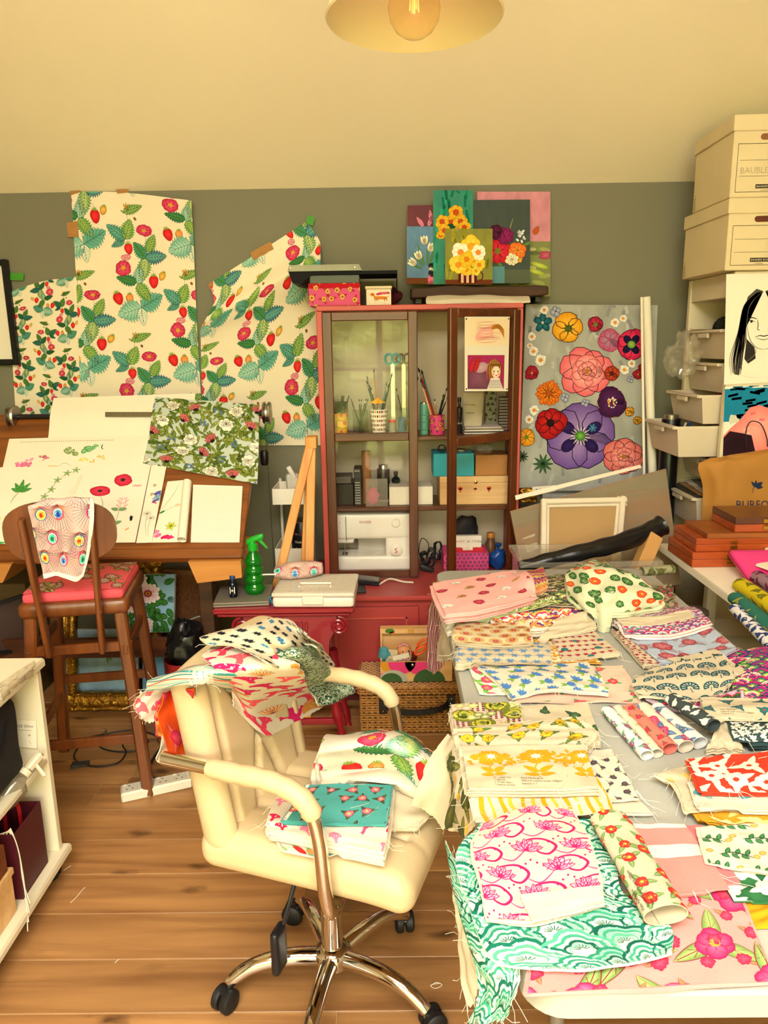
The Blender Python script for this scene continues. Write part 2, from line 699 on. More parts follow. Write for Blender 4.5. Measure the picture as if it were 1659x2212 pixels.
 def berry(self,x,y,r,c1='#d8202a',c2='#f04a3a',a=0.0,seeds=True,cap='#7a9a30'):
  ca,sa = math.cos(a),math.sin(a)
  pts = []
  for i in range(14):
   t = 2 * PI * i / 14
   u,v = r * .8 * math.cos(t) * (1 - .22 * math.sin(-t)),r * 1.1 * math.sin(t)
   if v > 0:
    u *= 1.05
   pts.append((x + u * ca - v * sa,y + u * sa + v * ca))
  self.fan(pts,c1,c2)
  self.line(pts[6:] + [pts[0]],.0012,'#3a1010',1)
  if seeds:
   for i in range(7):
    u,v = self.R.uniform(-.5,.5) * r,self.R.uniform(-.8,.6) * r
    self.line([(x + u * ca - v * sa,y + u * sa + v * ca),(x + u * ca - (v - r * .12) * sa,y + u * sa + (v - r * .12) * ca)],r * .07,'#7a1414' if c1[1] > 'c' else '#7a1414',1)
  for i in range(5):
   t = a + PI / 2 + (i - 2) * .75
   bx,by = x - sa * r * .95,y + ca * r * .95
   self.line([(bx,by),(bx + math.cos(t) * r * .55,by + math.sin(t) * r * .5)],r * .2,cap,2,True)
 def text(self,s,x,y,size,col='#202020',a=0.0,layer=3,fit=None):
  vs,tr,wd = text_mesh(s)
  if not vs:
   return
  k = size if fit is None else min(size,fit / max(wd,1e-6))
  ca,sa = math.cos(a),math.sin(a)
  c = lin(col)
  self.tris([(x + (p[0] * ca - p[1] * sa) * k,y + (p[0] * sa + p[1] * ca) * k) for p in vs],[c] * len(vs),tr,layer)
 def squig(self,pts,w,col,layer=1,n=5,taper=True):
  q = [(p.x,p.y) for p in spline([V((a,b,0)) for a,b in pts],n)]
  self.line(q,w,col,layer,taper)
def subdiv_print(p,d):
 """split long triangle edges so the print follows a curved sheet"""
 P,C,Z,T = [list(p.P),list(p.C),list(p.Z),list(p.T)]
 for _ in range(4):
  out,mids,ch = [],{},False
  def mid(a,b):
   k = (a,b) if a < b else (b,a)
   if k not in mids:
    mids[k] = len(P)
    P.append(((P[a][0] + P[b][0]) / 2,(P[a][1] + P[b][1]) / 2))
    C.append(mixc(C[a],C[b],.5))
    Z.append(Z[a])
   return mids[k]
  for (a,b,c) in T:
   l = max(math.dist(P[a],P[b]),math.dist(P[b],P[c]),math.dist(P[a],P[c]))
   if l > d:
    e,f,g = mid(a,b),mid(b,c),mid(c,a)
    out += [(a,e,g),(e,b,f),(g,f,c),(e,f,g)]
    ch = True
   else:
    out.append((a,b,c))
  T = out
  if not ch:
   break
 return P,C,Z,T
# ---------------------------------------------------------------- sheets (paper, cloth)
def grid_from(ctrl,nu,nv):
 """dense grid through a control net ctrl[j][i] (j along v, i along u); result G[j,i]"""
 A = np.array([[tuple(p) for p in row] for row in ctrl],dtype=float)
 def up(A,n,ax):
  A = np.moveaxis(A,ax,0)
  m = A.shape[0]
  t = np.linspace(0,m - 1,n + 1)
  i = np.minimum(t.astype(int),m - 2)
  f = (t - i).reshape((-1,) + (1,) * (A.ndim - 1))
  b,c = A[i],A[i + 1]
  a = np.where((i == 0).reshape(f.shape),2 * b - c,A[np.maximum(i - 1,0)])
  d = np.where((i == m - 2).reshape(f.shape),2 * c - b,A[np.minimum(i + 2,m - 1)])
  o = .5 * (2 * b + (c - a) * f + (2 * a - 5 * b + 4 * c - d) * f ** 2 + (3 * b - a - 3 * c + d) * f ** 3)
  return np.moveaxis(o,0,ax)
 return up(up(A,nv,0),nu,1)
def gnormals(G):
 du = np.gradient(G,axis=1)
 dv = np.gradient(G,axis=0)
 n = np.cross(du,dv)
 return n / (np.linalg.norm(n,axis=2,keepdims=True) + 1e-12)
def wrinkle(G,amp,freq=5.0,seed=0,edge=False):
 rg = np.random.RandomState(seed)
 nv,nu = G.shape[:2]
 u,v = np.meshgrid(np.linspace(0,1,nu),np.linspace(0,1,nv))
 w = np.zeros_like(u)
 for _ in range(6):
  a = rg.uniform(0,2 * PI)
  f = freq * rg.uniform(.4,1.5)
  w += np.sin(2 * PI * f * (u * math.cos(a) + v * math.sin(a)) + rg.uniform(0,6.3) + 1.5 * np.sin(2 * PI * (u * rg.uniform(-1,1) + v * rg.uniform(-1,1)))) * rg.uniform(.3,1)
 w /= 3
 return G + gnormals(G) * (w * amp)[...,None]
CLOTH_SEED = [0]
def sheet(name,label,cat,G,base,pr=None,thick=0.0015,lay=1,sub=None,group=None,parent=None,down=False,jag=0.0,rows=None,edge_mat=None,fray=0):
 """G: grid of points, front side = +normal.  base: material.  pr: print."""
 nv,nu = G.shape[0] - 1,G.shape[1] - 1
 CLOTH_SEED[0] += 1
 rg = np.random.RandomState(CLOTH_SEED[0])
 N = gnormals(G)
 if jag > 0:      # ragged edge
  G = G.copy()
  for (a,b) in ((G[0],G[1]),(G[-1],G[-2])):
   d = a - b
   d /= (np.linalg.norm(d,axis=1,keepdims=True) + 1e-9)
   a += d * (rg.uniform(-1,1,(a.shape[0],1)) * jag)
  for (a,b) in ((G[:,0],G[:,1]),(G[:,-1],G[:,-2])):
   d = a - b
   d = d / (np.linalg.norm(d,axis=1,keepdims=True) + 1e-9)
   a += d * (rg.uniform(-1,1,(a.shape[0],1)) * jag)
 off = np.zeros_like(G)
 off[...,2] = -(thick if down else 0)
 if not down:
  off = -N * thick
 mb = MB()
 W = nu + 1
 top = G.reshape(-1,3)
 bot = (G + off).reshape(-1,3)
 mb.v = [tuple(p) for p in top] + [tuple(p) for p in bot]
 nb = len(top)
 ii = [(j * W + i) for j in range(nv) for i in range(nu)]
 mb.f = [(k,k + 1,k + W + 1,k + W) for k in ii] + [(nb + k,nb + k + W,nb + k + W + 1,nb + k + 1) for k in ii]
 loop = [i for i in range(W)] + [j * W + nu for j in range(1,nv + 1)] + [nv * W + i for i in range(nu - 1,-1,-1)] + [j * W for j in range(nv - 1,0,-1)]
 m = len(loop)
 if lay <= 1:
  mb.f += [(loop[k],nb + loop[k],nb + loop[(k + 1) % m],loop[(k + 1) % m]) for k in range(m)]
  nside = m
 else:            # a folded pile: its edge shows the layers
  ctr = top.mean(0)
  prev = list(loop)
  nside = 0
  R = 2 * lay
  offs = off.reshape(-1,3)
  jit = rg.uniform(-.004,.004,(R + 1,1)) + np.cumsum(rg.uniform(-.0006,.0006,(R + 1,m)),axis=1)
  for r in range(1,R):
   cur = []
   for k,l in enumerate(loop):
    p = top[l] + offs[l] * (r / R)
    o2 = top[l] - ctr
    o2[2] = 0
    ln = np.linalg.norm(o2) + 1e-9
    bulge = (0.0022 if r % 2 == 0 else -0.0022) + jit[r,k] * (1 if r > 1 else .3)
    cur.append(len(mb.v))
    mb.v.append(tuple(p + o2 / ln * bulge))
   mb.f += [(prev[k],cur[k],cur[(k + 1) % m],prev[(k + 1) % m]) for k in range(m)]
   nside += m
   prev = cur
  mb.f += [(prev[k],nb + loop[k],nb + loop[(k + 1) % m],prev[(k + 1) % m]) for k in range(m)]
  nside += m
 mats = [base]
 mb.mi = [0] * (nu * nv) + [0] * (nu * nv + nside)
 if edge_mat is not None:
  mats = [base,edge_mat]
  mb.mi = [0] * (nu * nv) + [1] * (nu * nv + nside)
 o = mb.obj(name,mats,parent,ang=1.0)
 if label:
  tag(o,label,cat,group)
 if pr is not None and pr.P:
  P,C,Z,T = subdiv_print(pr,sub) if sub else (pr.P,pr.C,pr.Z,pr.T)
  P = np.array(P)
  cu = np.concatenate([[0],np.cumsum(np.linalg.norm(np.diff(G,axis=1),axis=2).mean(0))])
  cv = np.concatenate([[0],np.cumsum(np.linalg.norm(np.diff(G,axis=0),axis=2).mean(1))])
  u = np.interp(np.clip(P[:,0] / pr.w,0,1),cu / cu[-1],np.arange(nu + 1))
  v = np.interp(np.clip(P[:,1] / pr.h,0,1),cv / cv[-1],np.arange(nv + 1))
  i = np.minimum(u.astype(int),nu - 1)
  j = np.minimum(v.astype(int),nv - 1)
  fu,fv = (u - i)[:,None],(v - j)[:,None]
  def samp(A):
   return A[j,i] * (1 - fu) * (1 - fv) + A[j,i + 1] * fu * (1 - fv) + A[j + 1,i] * (1 - fu) * fv + A[j + 1,i + 1] * fu * fv
  pos = samp(G) + samp(N) * np.array(Z)[:,None]
  pb = MB()
  pb.v = pos.tolist()
  pb.f = T
  pb.mi = [0] * len(T)
  pb.col = C
  pb.obj('print',print_mat(),o)['kind'] = 'stuff'
 if fray:
  fb = MB()
  idx = [loop[int(k)] for k in rg.randint(0,m,fray)]
  ctr = top.mean(0)
  for l in idx:
   p = V(top[l])
   d = V(top[l] - ctr)
   d.z = 0
   d.normalize()
   ln = rg.uniform(.006,.028)
   e = V((rg.uniform(-1,1),rg.uniform(-1,1),0)) * .4
   fb.tube([p + V((0,0,-.0008)),p + (d + e) * ln * .6 + V((0,0,rg.uniform(-.002,.002))),p + (d + e * 2) * ln + V((0,0,-.003 if not down else -.001))],.00035,3)
  fb.obj('fringe',mat('thread','#efe6d2',.9),o)['kind'] = 'stuff'
 return o
def quad_grid(c,nu=16,nv=12,sag=None):
 """c: corners bottom-left, bottom-right, top-right, top-left (as seen with u to the right, v up)"""
 c = [np.array(tuple(p),dtype=float) for p in c]
 u = np.linspace(0,1,nu + 1)[None,:,None]
 v = np.linspace(0,1,nv + 1)[:,None,None]
 return c[0] * (1 - u) * (1 - v) + c[1] * u * (1 - v) + c[2] * u * v + c[3] * (1 - u) * v
def size_of(G):
 w = np.linalg.norm(np.diff(G[G.shape[0] // 2],axis=0),axis=1).sum()
 h = np.linalg.norm(np.diff(G[:,G.shape[1] // 2],axis=0),axis=1).sum()
 return float(w),float(h)
def panel(name,label,cat,c,th,m,pr=None,parent=None,b=0.0,edge=None,group=None):
 """a flat board (canvas, sheet) given its four front corners BL, BR, TR, TL; th = thickness behind the front"""
 c = [V(p) for p in c]
 n = (c[1] - c[0]).cross(c[3] - c[0]).normalized()
 flat = abs((c[2] - c[0]).dot(n)) < 2e-4
 G = quad_grid(c,1,1) if flat else quad_grid(c,12,12)
 o = sheet(name,label,cat,G,m,pr,thick=th,parent=parent,edge_mat=edge,group=group)
 return o
def facing(c):
 """corners -> (width, height)"""
 return ((V(c[1]) - V(c[0])).length + (V(c[2]) - V(c[3])).length) / 2,((V(c[3]) - V(c[0])).length + (V(c[2]) - V(c[1])).length) / 2
# ================================================================ materials in use
WHITE = mat('white_paint','#ece6d6',.45,var=.03)
PAPER = mat('paper','#e8e1cd',.8,var=.02,spec=.2)
CREAMP = mat('cream_wallpaper','#eadfc2',.75,var=.025,spec=.2)
CHROME = mat('chrome','#d8d4cc',.07,1.0,var=0)
STEEL = mat('brushed_steel','#a8a49a',.28,1.0,var=.05)
DARKSTEEL = mat('dark_metal','#3a3834',.4,.8,var=.05)
BRASS = mat('brass','#c89a48',.25,1.0,var=.05)
BLACKP = mat('black_plastic','#15151a',.35,var=.05)
BLACKR = mat('black_rubber','#121214',.55,var=.05)
LEATHER = mat('cream_leatherette','#c6b18b',.42,var=.03,bump=.12,bscale=260,spec=.4)
OAK = wood('oak_plank','#855a34','#b18250','x',5,.38,rnd=True,knots=True,coat=.1)
DESKW = wood('warm_desk_wood','#653410','#8c4f1c','x',6,.4,coat=.15)
STOOLW = wood('stool_wood','#54280e','#7c431a','z',6,.35,coat=.25)
DOORW = wood('mahogany','#401c0a','#6a3414','z',6,.35,coat=.2)
DOORWX = wood('mahogany_rail','#401c0a','#6a3414','x',6,.35,coat=.2)
PINE = wood('pine','#c07c34','#e0a458','z',5,.5)
PALEW = wood('pale_wood','#c89a62','#e2bc84','x',7,.5)
DARKW = wood('dark_wood','#2c1608','#4a2812','x',5,.45)
REDCAB = mat('red_cabinet_paint','#a83c3c',.42,var=.05,scale=3)
REDTRIM = mat('coral_red_trim','#c4544a',.42,var=.05,scale=4)
CRIMSON = mat('crimson_stand_paint','#8c1424',.3,var=.08,coat=.3)
GREYT = mat('grey_table_plastic','#a9aaa2',.5,var=.03,bump=.15,bscale=400)
GLASS = glassy('cabinet_glass',refl=1.1)
CLEARP = glassy('clear_plastic','#f4f2ea',refl=1.6,rough=.08,body=.16,bodycol='#dcd8cc')
FILMP = glassy('crinkled_film','#f6f4ee',refl=2.2,rough=.12,body=.12,bodycol='#e6e0d0')
# ================================================================ room shell
R_ = ROOM
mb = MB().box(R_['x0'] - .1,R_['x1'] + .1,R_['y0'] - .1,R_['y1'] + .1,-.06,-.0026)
floor = struct('floor',mb,mat('floor_seam_glint','#e2bd86',.7))  # pale colour paints the light caught along the plank bevels
PW = .1605
plank_me = {}
for ln in (0.9,1.4,1.9):
 q = MB().box(-ln / 2 + .0006,ln / 2 - .0006,-PW / 2 + .0012,PW / 2 - .0012,-.0024,0,b=.0010)
 o = q.obj('plank',OAK,floor,smooth=False)
 plank_me[ln] = o.data
 for p in o.data.vertices:           # obj() shifted it into the floor's frame: put it back about its own centre
  p.co += V(floor.location)
 bpy.data.objects.remove(o)
rg = random.Random(5)
y = 1.464 + .1605 / 2 - 20 * PW - .16
row = 0
while y < R_['y1'] + PW / 2:
 x = R_['x0'] - rg.uniform(0,1.6)
 if abs(y - 1.865) < .08:
  x = -.762 - 1.9 - 1.4
 elif abs(y - 2.35) < .08:
  x = -1.07 - 1.9
 while x < R_['x1'] + .05:
  ln = rg.choice((1.9,1.9,1.4,.9)) if x > -2.6 else 1.9
  o = bpy.data.objects.new('plank',plank_me[ln])
  COL.objects.link(o)
  o.parent = floor
  o.location = V((x + ln / 2,y,0)) - floor.location
  if abs(x + ln / 2) < 3.6:
   pass
  x += ln
 y += PW
 row += 1
WALLG = mat('grey_green_wall','#76745f',.75,var=.03,scale=2.0,bump=.08,bscale=300)
CEILM = mat('cream_ceiling','#f2e7c8',.8,var=.015,scale=1.5,bump=.05,bscale=200)
DIMWALL = mat('dimmed_unseen_wall','#968b70',.8,var=.03)  # unseen walls, colour darkened to cut bounce and deepen shade
x0,x1,y0,y1,zw,ry,rz = (R_[k] for k in ('x0','x1','y0','y1','zw','ridge_y','ridge_z'))
struct('wall_back',MB().box(x0 - .1,x1 + .1,y1,y1 + .1,-.05,zw),WALLG)
for nm,xx,t in (('wall_left',x0,-.1),('wall_right',x1,.1)):
 struct(nm,MB().prism([(xx,y0 - .1,-.05),(xx,y1 + .1,-.05),(xx,y1 + .1,zw),(xx,ry,rz + .1),(xx,y0 - .1,zw)],(t,0,0)),DIMWALL)
# garden-side wall with a wide glazed opening, behind the camera
wx0,wx1,wz1 = -1.8,1.6,2.2
wf = MB()
wf.box(x0,wx0,y0 - .12,y0,-.05,zw).box(wx1,x1,y0 - .12,y0,-.05,zw).box(wx0,wx1,y0 - .12,y0,wz1,zw).box(wx0,wx1,y0 - .12,y0,-.05,.1)
struct('wall_front',wf,DIMWALL)
win = struct('window_1',MB().box(wx0,wx1,y0 - .09,y0 - .03,.1,.16),WHITE)
fr = MB()
for k in range(5):
 xx = wx0 + (wx1 - wx0) * k / 4
 fr.box(xx - .035,xx + .035,y0 - .09,y0 - .03,.16,wz1)
fr.box(wx0,wx1,y0 - .09,y0 - .03,wz1 - .06,wz1)
fr.box(wx0,wx1,y0 - .08,y0 - .04,1.28,1.32)
fr.obj('window_frame',WHITE,win)
# ceiling: the slope over the work wall, and the slope with an added roof opening behind the camera
c1 = MB()
c1.add([(x0 - .1,y1,zw),(x1 + .1,y1,zw),(x1 + .1,ry,rz),(x0 - .1,ry,rz),(x0 - .1,y1,zw + .12),(x1 + .1,y1,zw + .12),(x1 + .1,ry,rz + .12),(x0 - .1,ry,rz + .12)],
[(0,1,2,3),(7,6,5,4),(0,4,5,1),(2,6,7,3),(0,3,7,4),(1,5,6,2)])
sl = (rz - zw) / (ry - y0)
def fs(x,y):
 return (x,y,zw + (y - y0) * sl)
hx0,hx1,hy0,hy1 = -1.05,.85,-1.15,-.25
for (a,b,c,d) in ((x0,hx0,y0,ry),(hx1,x1,y0,ry),(hx0,hx1,y0,hy0),(hx0,hx1,hy1,ry)):
 q = [V(fs(a,c)),V(fs(b,c)),V(fs(b,d)),V(fs(a,d))]
 c1.prism(q,(0,0,.1))
struct('ceiling',c1,CEILM,smooth=False)
sk = MB()
for (a,b,c,d) in ((hx0 - .04,hx0,hy0,hy1),(hx1,hx1 + .04,hy0,hy1),(hx0,hx1,hy0 - .04,hy0),(hx0,hx1,hy1,hy1 + .04)):
 sk.prism([V(fs(a,c)) - V((0,0,.02)),V(fs(b,c)) - V((0,0,.02)),V(fs(b,d)) - V((0,0,.02)),V(fs(a,d)) - V((0,0,.02))],(0,0,.1))
struct('added_roof_window',sk,WHITE,smooth=False)  # unseen roof window, added to let daylight in from above
# the garden hedge outside the glazing (seen mirrored in the cabinet glass)
hg = quad_grid([V((4.5,-4.6,-.2)),V((-4.5,-4.6,-.2)),V((-4.5,-4.6,2.3)),V((4.5,-4.6,2.3))],90,30)
hg = wrinkle(wrinkle(hg,.12,9,3),.07,30,4)
sheet('garden_hedge','clipped green garden hedge outside the glazed wall','hedge',hg,mat('hedge_leaves','#a4b068',.7,var=.5,scale=14,bump=.8,bscale=40),thick=.4)
tag(MB().box(-6,6,-8,y0 - .14,-.12,-.07).obj('added_ground',mat('bounce_ground','#a89a80',.9,var=.2,scale=6)),kind='structure')  # unseen ground, added in pale stone to keep green out of bounced light
# ================================================================ pendant lamp
ray_ = ray(895,42)
LP = V((0,0,CAMH)) + ray_ * (1.52 / FPX)
t = thing('pendant_lamp','cream enamel pendant lamp with clear filament bulb hanging from the ceiling','lamp',LP)
Ml = mw(t)
prof = [(.180,0),(.183,.004),(.180,.010),(.168,.045),(.145,.085),(.110,.120),(.070,.142),(.035,.152),(.030,.185),(.012,.190),
(.012,.180),(.026,.178),(.030,.148),(.068,.137),(.107,.115),(.141,.081),(.164,.042),(.176,.004),(.180,0)]
MB(Ml).lathe(prof,n=48,cap=False).obj('shade',mat('cream_enamel','#f2e6bd',.3,var=.02,coat=.2),t)
MB(Ml).lathe([(.019,.05),(.021,.06),(.021,.15),(.015,.16)],n=20).obj('socket',mat('socket_white','#efe8d4',.5),t)
bulb = MB(Ml).lathe([(.0005,-.036),(.020,-.033),(.038,-.022),(.050,-.003),(.054,.020),(.050,.045),(.036,.070),(.022,.085),(.018,.095)],n=28).obj('bulb',glassy('bulb_glass','#fff8ea',refl=1.8),t)
fl = MB(Ml)
for k in range(4):
 a = k * PI / 2 + .4
 fl.tube([(math.cos(a) * .006,math.sin(a) * .006,.07),(math.cos(a) * .010,math.sin(a) * .010,.015)],.0012,5)
fl.tube([(0,0,.075),(0,0,.01)],.002,5)
em = mat('filament','#ffb060',.4,var=0)
em.node_tree.nodes['Principled BSDF'].inputs['Emission Color'].default_value = lin('#ff9a50')
em.node_tree.nodes['Principled BSDF'].inputs['Emission Strength'].default_value = 1.2
fl.obj('filament',em,bulb)
ctop = zw + (y1 - LP.y) * (rz - zw) / (y1 - ry)
MB().tube([LP + V((0,0,.188)),V((LP.x,LP.y,ctop))],.0035,8).obj('cord',mat('white_flex','#e8e0cc',.6),t)
MB().lathe([(.05,-.03),(.048,-.004),(.045,.02)],V((LP.x,LP.y,ctop - .005)),20).obj('ceiling_rose',WHITE,t)
# wattage mark inside the rim
pt = Pr(.07,.012)
pt.text('MAX 11W E27',.002,.002,.0095,'#2a2418',fit=.062)
G = []
for j in range(2):
 rowp = []
 for i in range(9):
  a = math.radians(-38 + i * 2.6)
  rr,zz = (.1755 - .0014,.0045) if j == 0 else (.172 - .0014,.020)
  rowp.append(tuple(LP + V((math.cos(a) * rr,math.sin(a) * rr,zz))))
 G.append(rowp)
G = np.array(G)
P = np.array(pt.P)
uu,vv = P[:,0] / pt.w * 8,P[:,1] / pt.h
ii = np.minimum(uu.astype(int),7)
f = (uu - ii)[:,None]
pos = (G[0,ii] * (1 - f) + G[0,ii + 1] * f) * (1 - vv[:,None]) + (G[1,ii] * (1 - f) + G[1,ii + 1] * f) * vv[:,None]
q = MB()
q.v,q.f,q.mi,q.col = pos.tolist(),pt.T,[0] * len(pt.T),pt.C
q.obj('print',print_mat(),t)
# ================================================================ display cabinet
CXL,CXR,CYF,CYB,CZB,CZT = -.306,.578,3.27,3.585,.507,1.72
t = thing('display_cabinet','red painted display cabinet with mahogany glass doors against the grey green wall','cabinet',((CXL + CXR) / 2,CYF,0))
CAB = t
bb = MB().box(CXL - .05,CXR + .06,3.03,CYB,.045,.485,b=.004)
body = bb.obj('base_body',REDCAB,t)
MB().box(CXL - .065,CXR + .075,3.0,CYB,.485,CZB,b=.006).obj('base_top',REDCAB,t)
MB().box(CXL - .03,CXR + .04,3.06,CYB,0.001,.05).obj('plinth',mat('dark_plinth','#5a1c1e',.5),t)
for (a,b) in ((CXL + .01,(CXL + CXR) / 2 - .02),((CXL + CXR) / 2 + .02,CXR - .0)):
 d = MB().box(a,b,3.012,3.032,.075,.455,b=.003).obj('base_door',REDCAB,t)
 pm = MB()
 for (p,q_,r,s) in ((a + .05,a + .056,.12,.41),(b - .056,b - .05,.12,.41),(a + .05,b - .05,.12,.126),(a + .05,b - .05,.404,.41)):
  pm.box(p,q_,3.006,3.013,r,s)
 pm.obj('panel_moulding',REDTRIM,d)
tr = MB()
tr.box(CXL,CXL + .026,CYF - .004,CYF + .02,CZB,CZT - .022,b=.003).box(CXR - .026,CXR,CYF - .004,CYF + .02,CZB,CZT - .022,b=.003)
tr.box(CXL,CXR,CYF - .006,CYF + .02,CZT - .022,CZT,b=.003)
tr.obj('face_trim',REDTRIM,t)
sd = MB().box(CXL,CXL + .018,CYF + .02,CYB,CZB,CZT - .02).obj('side_panel',REDCAB,t)
MB().box(CXR - .018,CXR,CYF + .02,CYB,CZB,CZT - .02).obj('side_panel',REDCAB,t)
MB().box(CXL,CXR,CYF + .02,CYB,CZT - .02,CZT).obj('top_panel',REDCAB,t)
MB().box(CXL + .018,CXR - .018,CYB - .012,CYB,CZB,CZT - .02).obj('back_panel',mat('cabinet_back','#bdb198',.7,var=.04),t)
SH1,SH2 = 1.154,.832
for z in (SH1,SH2):
 MB().box(CXL + .018,CXR - .018,CYF + .035,CYB - .012,z - .02,z,b=.003).obj('shelf',DOORWX,t)
def cab_door(hinge_x,sgn,ang,wd):
 """sgn +1: door runs to the right of its hinge; ang opens it towards the room"""
 H = Matrix.Translation((hinge_x,CYF - .004,0)) @ Matrix.Rotation(ang,4,'Z')
 d = bpy.data.objects.new('door',None)
 COL.objects.link(d)
 d.parent = t
 d['_m'] = t['_m']
 z0,z1,zm = CZB + .006,CZT - .028,1.160
 st,dp = .04,.022
 f = 1 if sgn > 0 else -1
 def seg(a,b,za,zb,m,nm):
  lo,hi = sorted((a * f,b * f))
  MB(H).box(lo,hi,-dp,0,za,zb,b=.003).obj(nm,m,d)
 seg(0,st,z0,z1,DOORW,'stile')
 seg(wd - st,wd,z0,z1,DOORW,'stile')
 seg(st,wd - st,z1 - .036,z1,DOORWX,'rail')
 seg(st,wd - st,z0,z0 + .036,DOORWX,'rail')
 seg(st,wd - st,zm - .018,zm + .018,DOORWX,'rail')
 for (za,zb) in ((z0 + .036,zm - .018),(zm + .018,z1 - .036)):
  lo,hi = sorted((st * f,(wd - st) * f))
  MB(H).box(lo,hi,-dp / 2 - .0015,-dp / 2 + .0015,za,zb).obj('pane',GLASS,d,smooth=False)
 return d,H
dl,HL_ = cab_door(CXL + .026,1,0,.405)
dr,HR_ = cab_door(CXR - .026,-1,math.radians(38),.405)
kh = MB(HR_)
kh.lathe([(.006,0),(.006,.002)],n=10,L=lambda p: V((-.385 + p.x,-.0225 - p.z,1.06 + p.y)))
kh.obj('escutcheon',BRASS,dr)
# ================================================================ crimson plant stand / side table
sx0,sx1 = PZ(458,1318,.6).x,PZ(765,1318,.6).x
sy0,sy1 = 2.60,2.88
t = thing('side_table','crimson painted side table with carved scrolls beside the cabinet','table',((sx0 + sx1) / 2,(sy0 + sy1) / 2,0))
mb = MB().box(sx0,sx1,sy0,sy1,.582,.60,b=.006)
mb.box(sx0 + .015,sx1 - .015,sy0 + .012,sy1 - .012,.568,.582,b=.004)
mb.obj('tabletop',CRIMSON,t)
ax0,ax1 = sx0 + .09,sx1 - .05
for yy in (sy0 + .03,sy1 - .05):
 ap = MB().prism([(ax0 + .02,yy,.568),(ax0 + .02,yy,.52),(ax0 + .05,yy,.46),(ax0 + .055,yy,.36),(ax0 + .08,yy,.33),
(ax1 - .08,yy,.33),(ax1 - .055,yy,.36),(ax1 - .05,yy,.46),(ax1 - .02,yy,.52),(ax1 - .02,yy,.568)],(0,.022,0))
 a = ap.obj('carved_apron',CRIMSON,t)
 if yy < 2.7:
  for sx,s in ((ax0 + .012,1),(ax1 - .012,-1)):
   pts = []
   for k in range(34):
    th = k * .42
    r = .036 - .001 * k
    pts.append((sx + s * r * math.cos(th + PI / 2),yy - .004,.525 + r * math.sin(th + PI / 2)))
   MB().tube(pts,.006,6).obj('scroll',CRIMSON,a)
   fl = MB()
   for k in range(7):
    fl.lathe([(.012,0),(.011,.006)],(0,0,0),12,L=lambda p: V((sx + p.x,yy - .002 - p.z,.525 + p.y)))
    break
   fl.obj('boss',CRIMSON,a)
  fl = MB()
  for k in range(8):
   fl.box((ax0 + ax1) / 2 - .07 + k * .018,(ax0 + ax1) / 2 - .06 + k * .018,yy - .006,yy,.50,.54,b=.002)
  fl.obj('fluting',CRIMSON,a)
for sx,s in ((ax0 + .06,-1),(ax1 - .06,1)):
 for yy in (sy0 + .04,sy1 - .04):
  prof = [(.016,0),(.012,.012),(.017,.03),(.020,.06),(.014,.10),(.022,.13),(.024,.17),(.016,.20),(.022,.22),(.020,.30),(.024,.34)]
  MB().lathe(prof,n=14,L=lambda p: V((sx + p.x + s * .06 * (1 - p.z / .34),yy + p.y,.0005 + p.z))).obj('leg',CRIMSON,t)
MB().bar((ax0 + .02,sy0 + .05,.12),(ax1 - .02,sy0 + .05,.12),.02,.025,b=.004).obj('stretcher',CRIMSON,t)
MB().bar((ax0 + .02,sy1 - .05,.12),(ax1 - .02,sy1 - .05,.12),.02,.025,b=.004).obj('stretcher',CRIMSON,t)
STAND = (sx0,sx1,sy0,sy1)
# ================================================================ drafting table
BB0 = V((-1.95,2.75,.80))            # bottom edge
BT0 = V((-1.95,3.30,1.28))
BR = -.572
bdir = (BT0 - BB0).normalized()
bn = V((1,0,0)).cross(bdir).normalized()      # out of the board, towards the room and up
t = thing('drafting_table','brown wooden drafting table with tilted board under the strawberry papers','table',((BB0.x + BR) / 2,3.0,0))
DRAFT = t
def BP(x,s,h=0.0):
 """point on the board: x across, s metres up the slope, h above"""
 return V((x,BB0.y,BB0.z)) + bdir * s + bn * h
BLEN = (BT0 - BB0).length
def board_box(mb,xa,xb,sa,sb,ha,hb,b=0.0):
 return mb.box(xa,xb,sa,sb,ha,hb,b=b,L=lambda p: BP(p.x,p.y,p.z))
board_box(MB(),BB0.x,BR,.0,BLEN,-.028,0,.003).obj('board',DESKW,t)
board_box(MB(),BB0.x,BR + .005,-.045,-.0005,-.032,.007,.006).obj('ledge',DESKW,t)
board_box(MB(),BB0.x,BR,-.02,.03,-.06,-.033,.003).obj('front_rail',DESKW,t)
for xa,xb,cut in ((BR - .20,BR + .002,1),(BB0.x,PY(38,1220,2.74).x,-1)):
 z1,z0 = .762,.675
 if cut > 0:
  pts = [(xa,2.70,z1),(xa + .03,2.70,z0),(xb,2.70,z0 + .02),(xb,2.70,z1)]
 else:
  pts = [(xa,2.70,z1),(xa,2.70,z0),(xb - .045,2.70,z0 + .012),(xb,2.70,z1)]
 MB().prism(pts,(0,.38,0)).obj('bracket_box',wood('bracket_wood','#a5682a','#c98a42','x',5,.45),t)
for xx in (BR - .20,BB0.x + .05):
 MB().box(xx - .03,xx + .03,2.925,2.975,0.0605,.86,b=.004).obj('post',DARKW,t)
 MB().box(xx - .03,xx + .03,2.72,3.35,0.0005,.06,b=.006).obj('foot',DARKW,t)
MB().box(BB0.x + .05,BR - .1,2.90,2.922,.285,.372,b=.004).obj('stretcher',wood('stretcher_wood','#3c1c0a','#5e3014','x',5,.45),t)
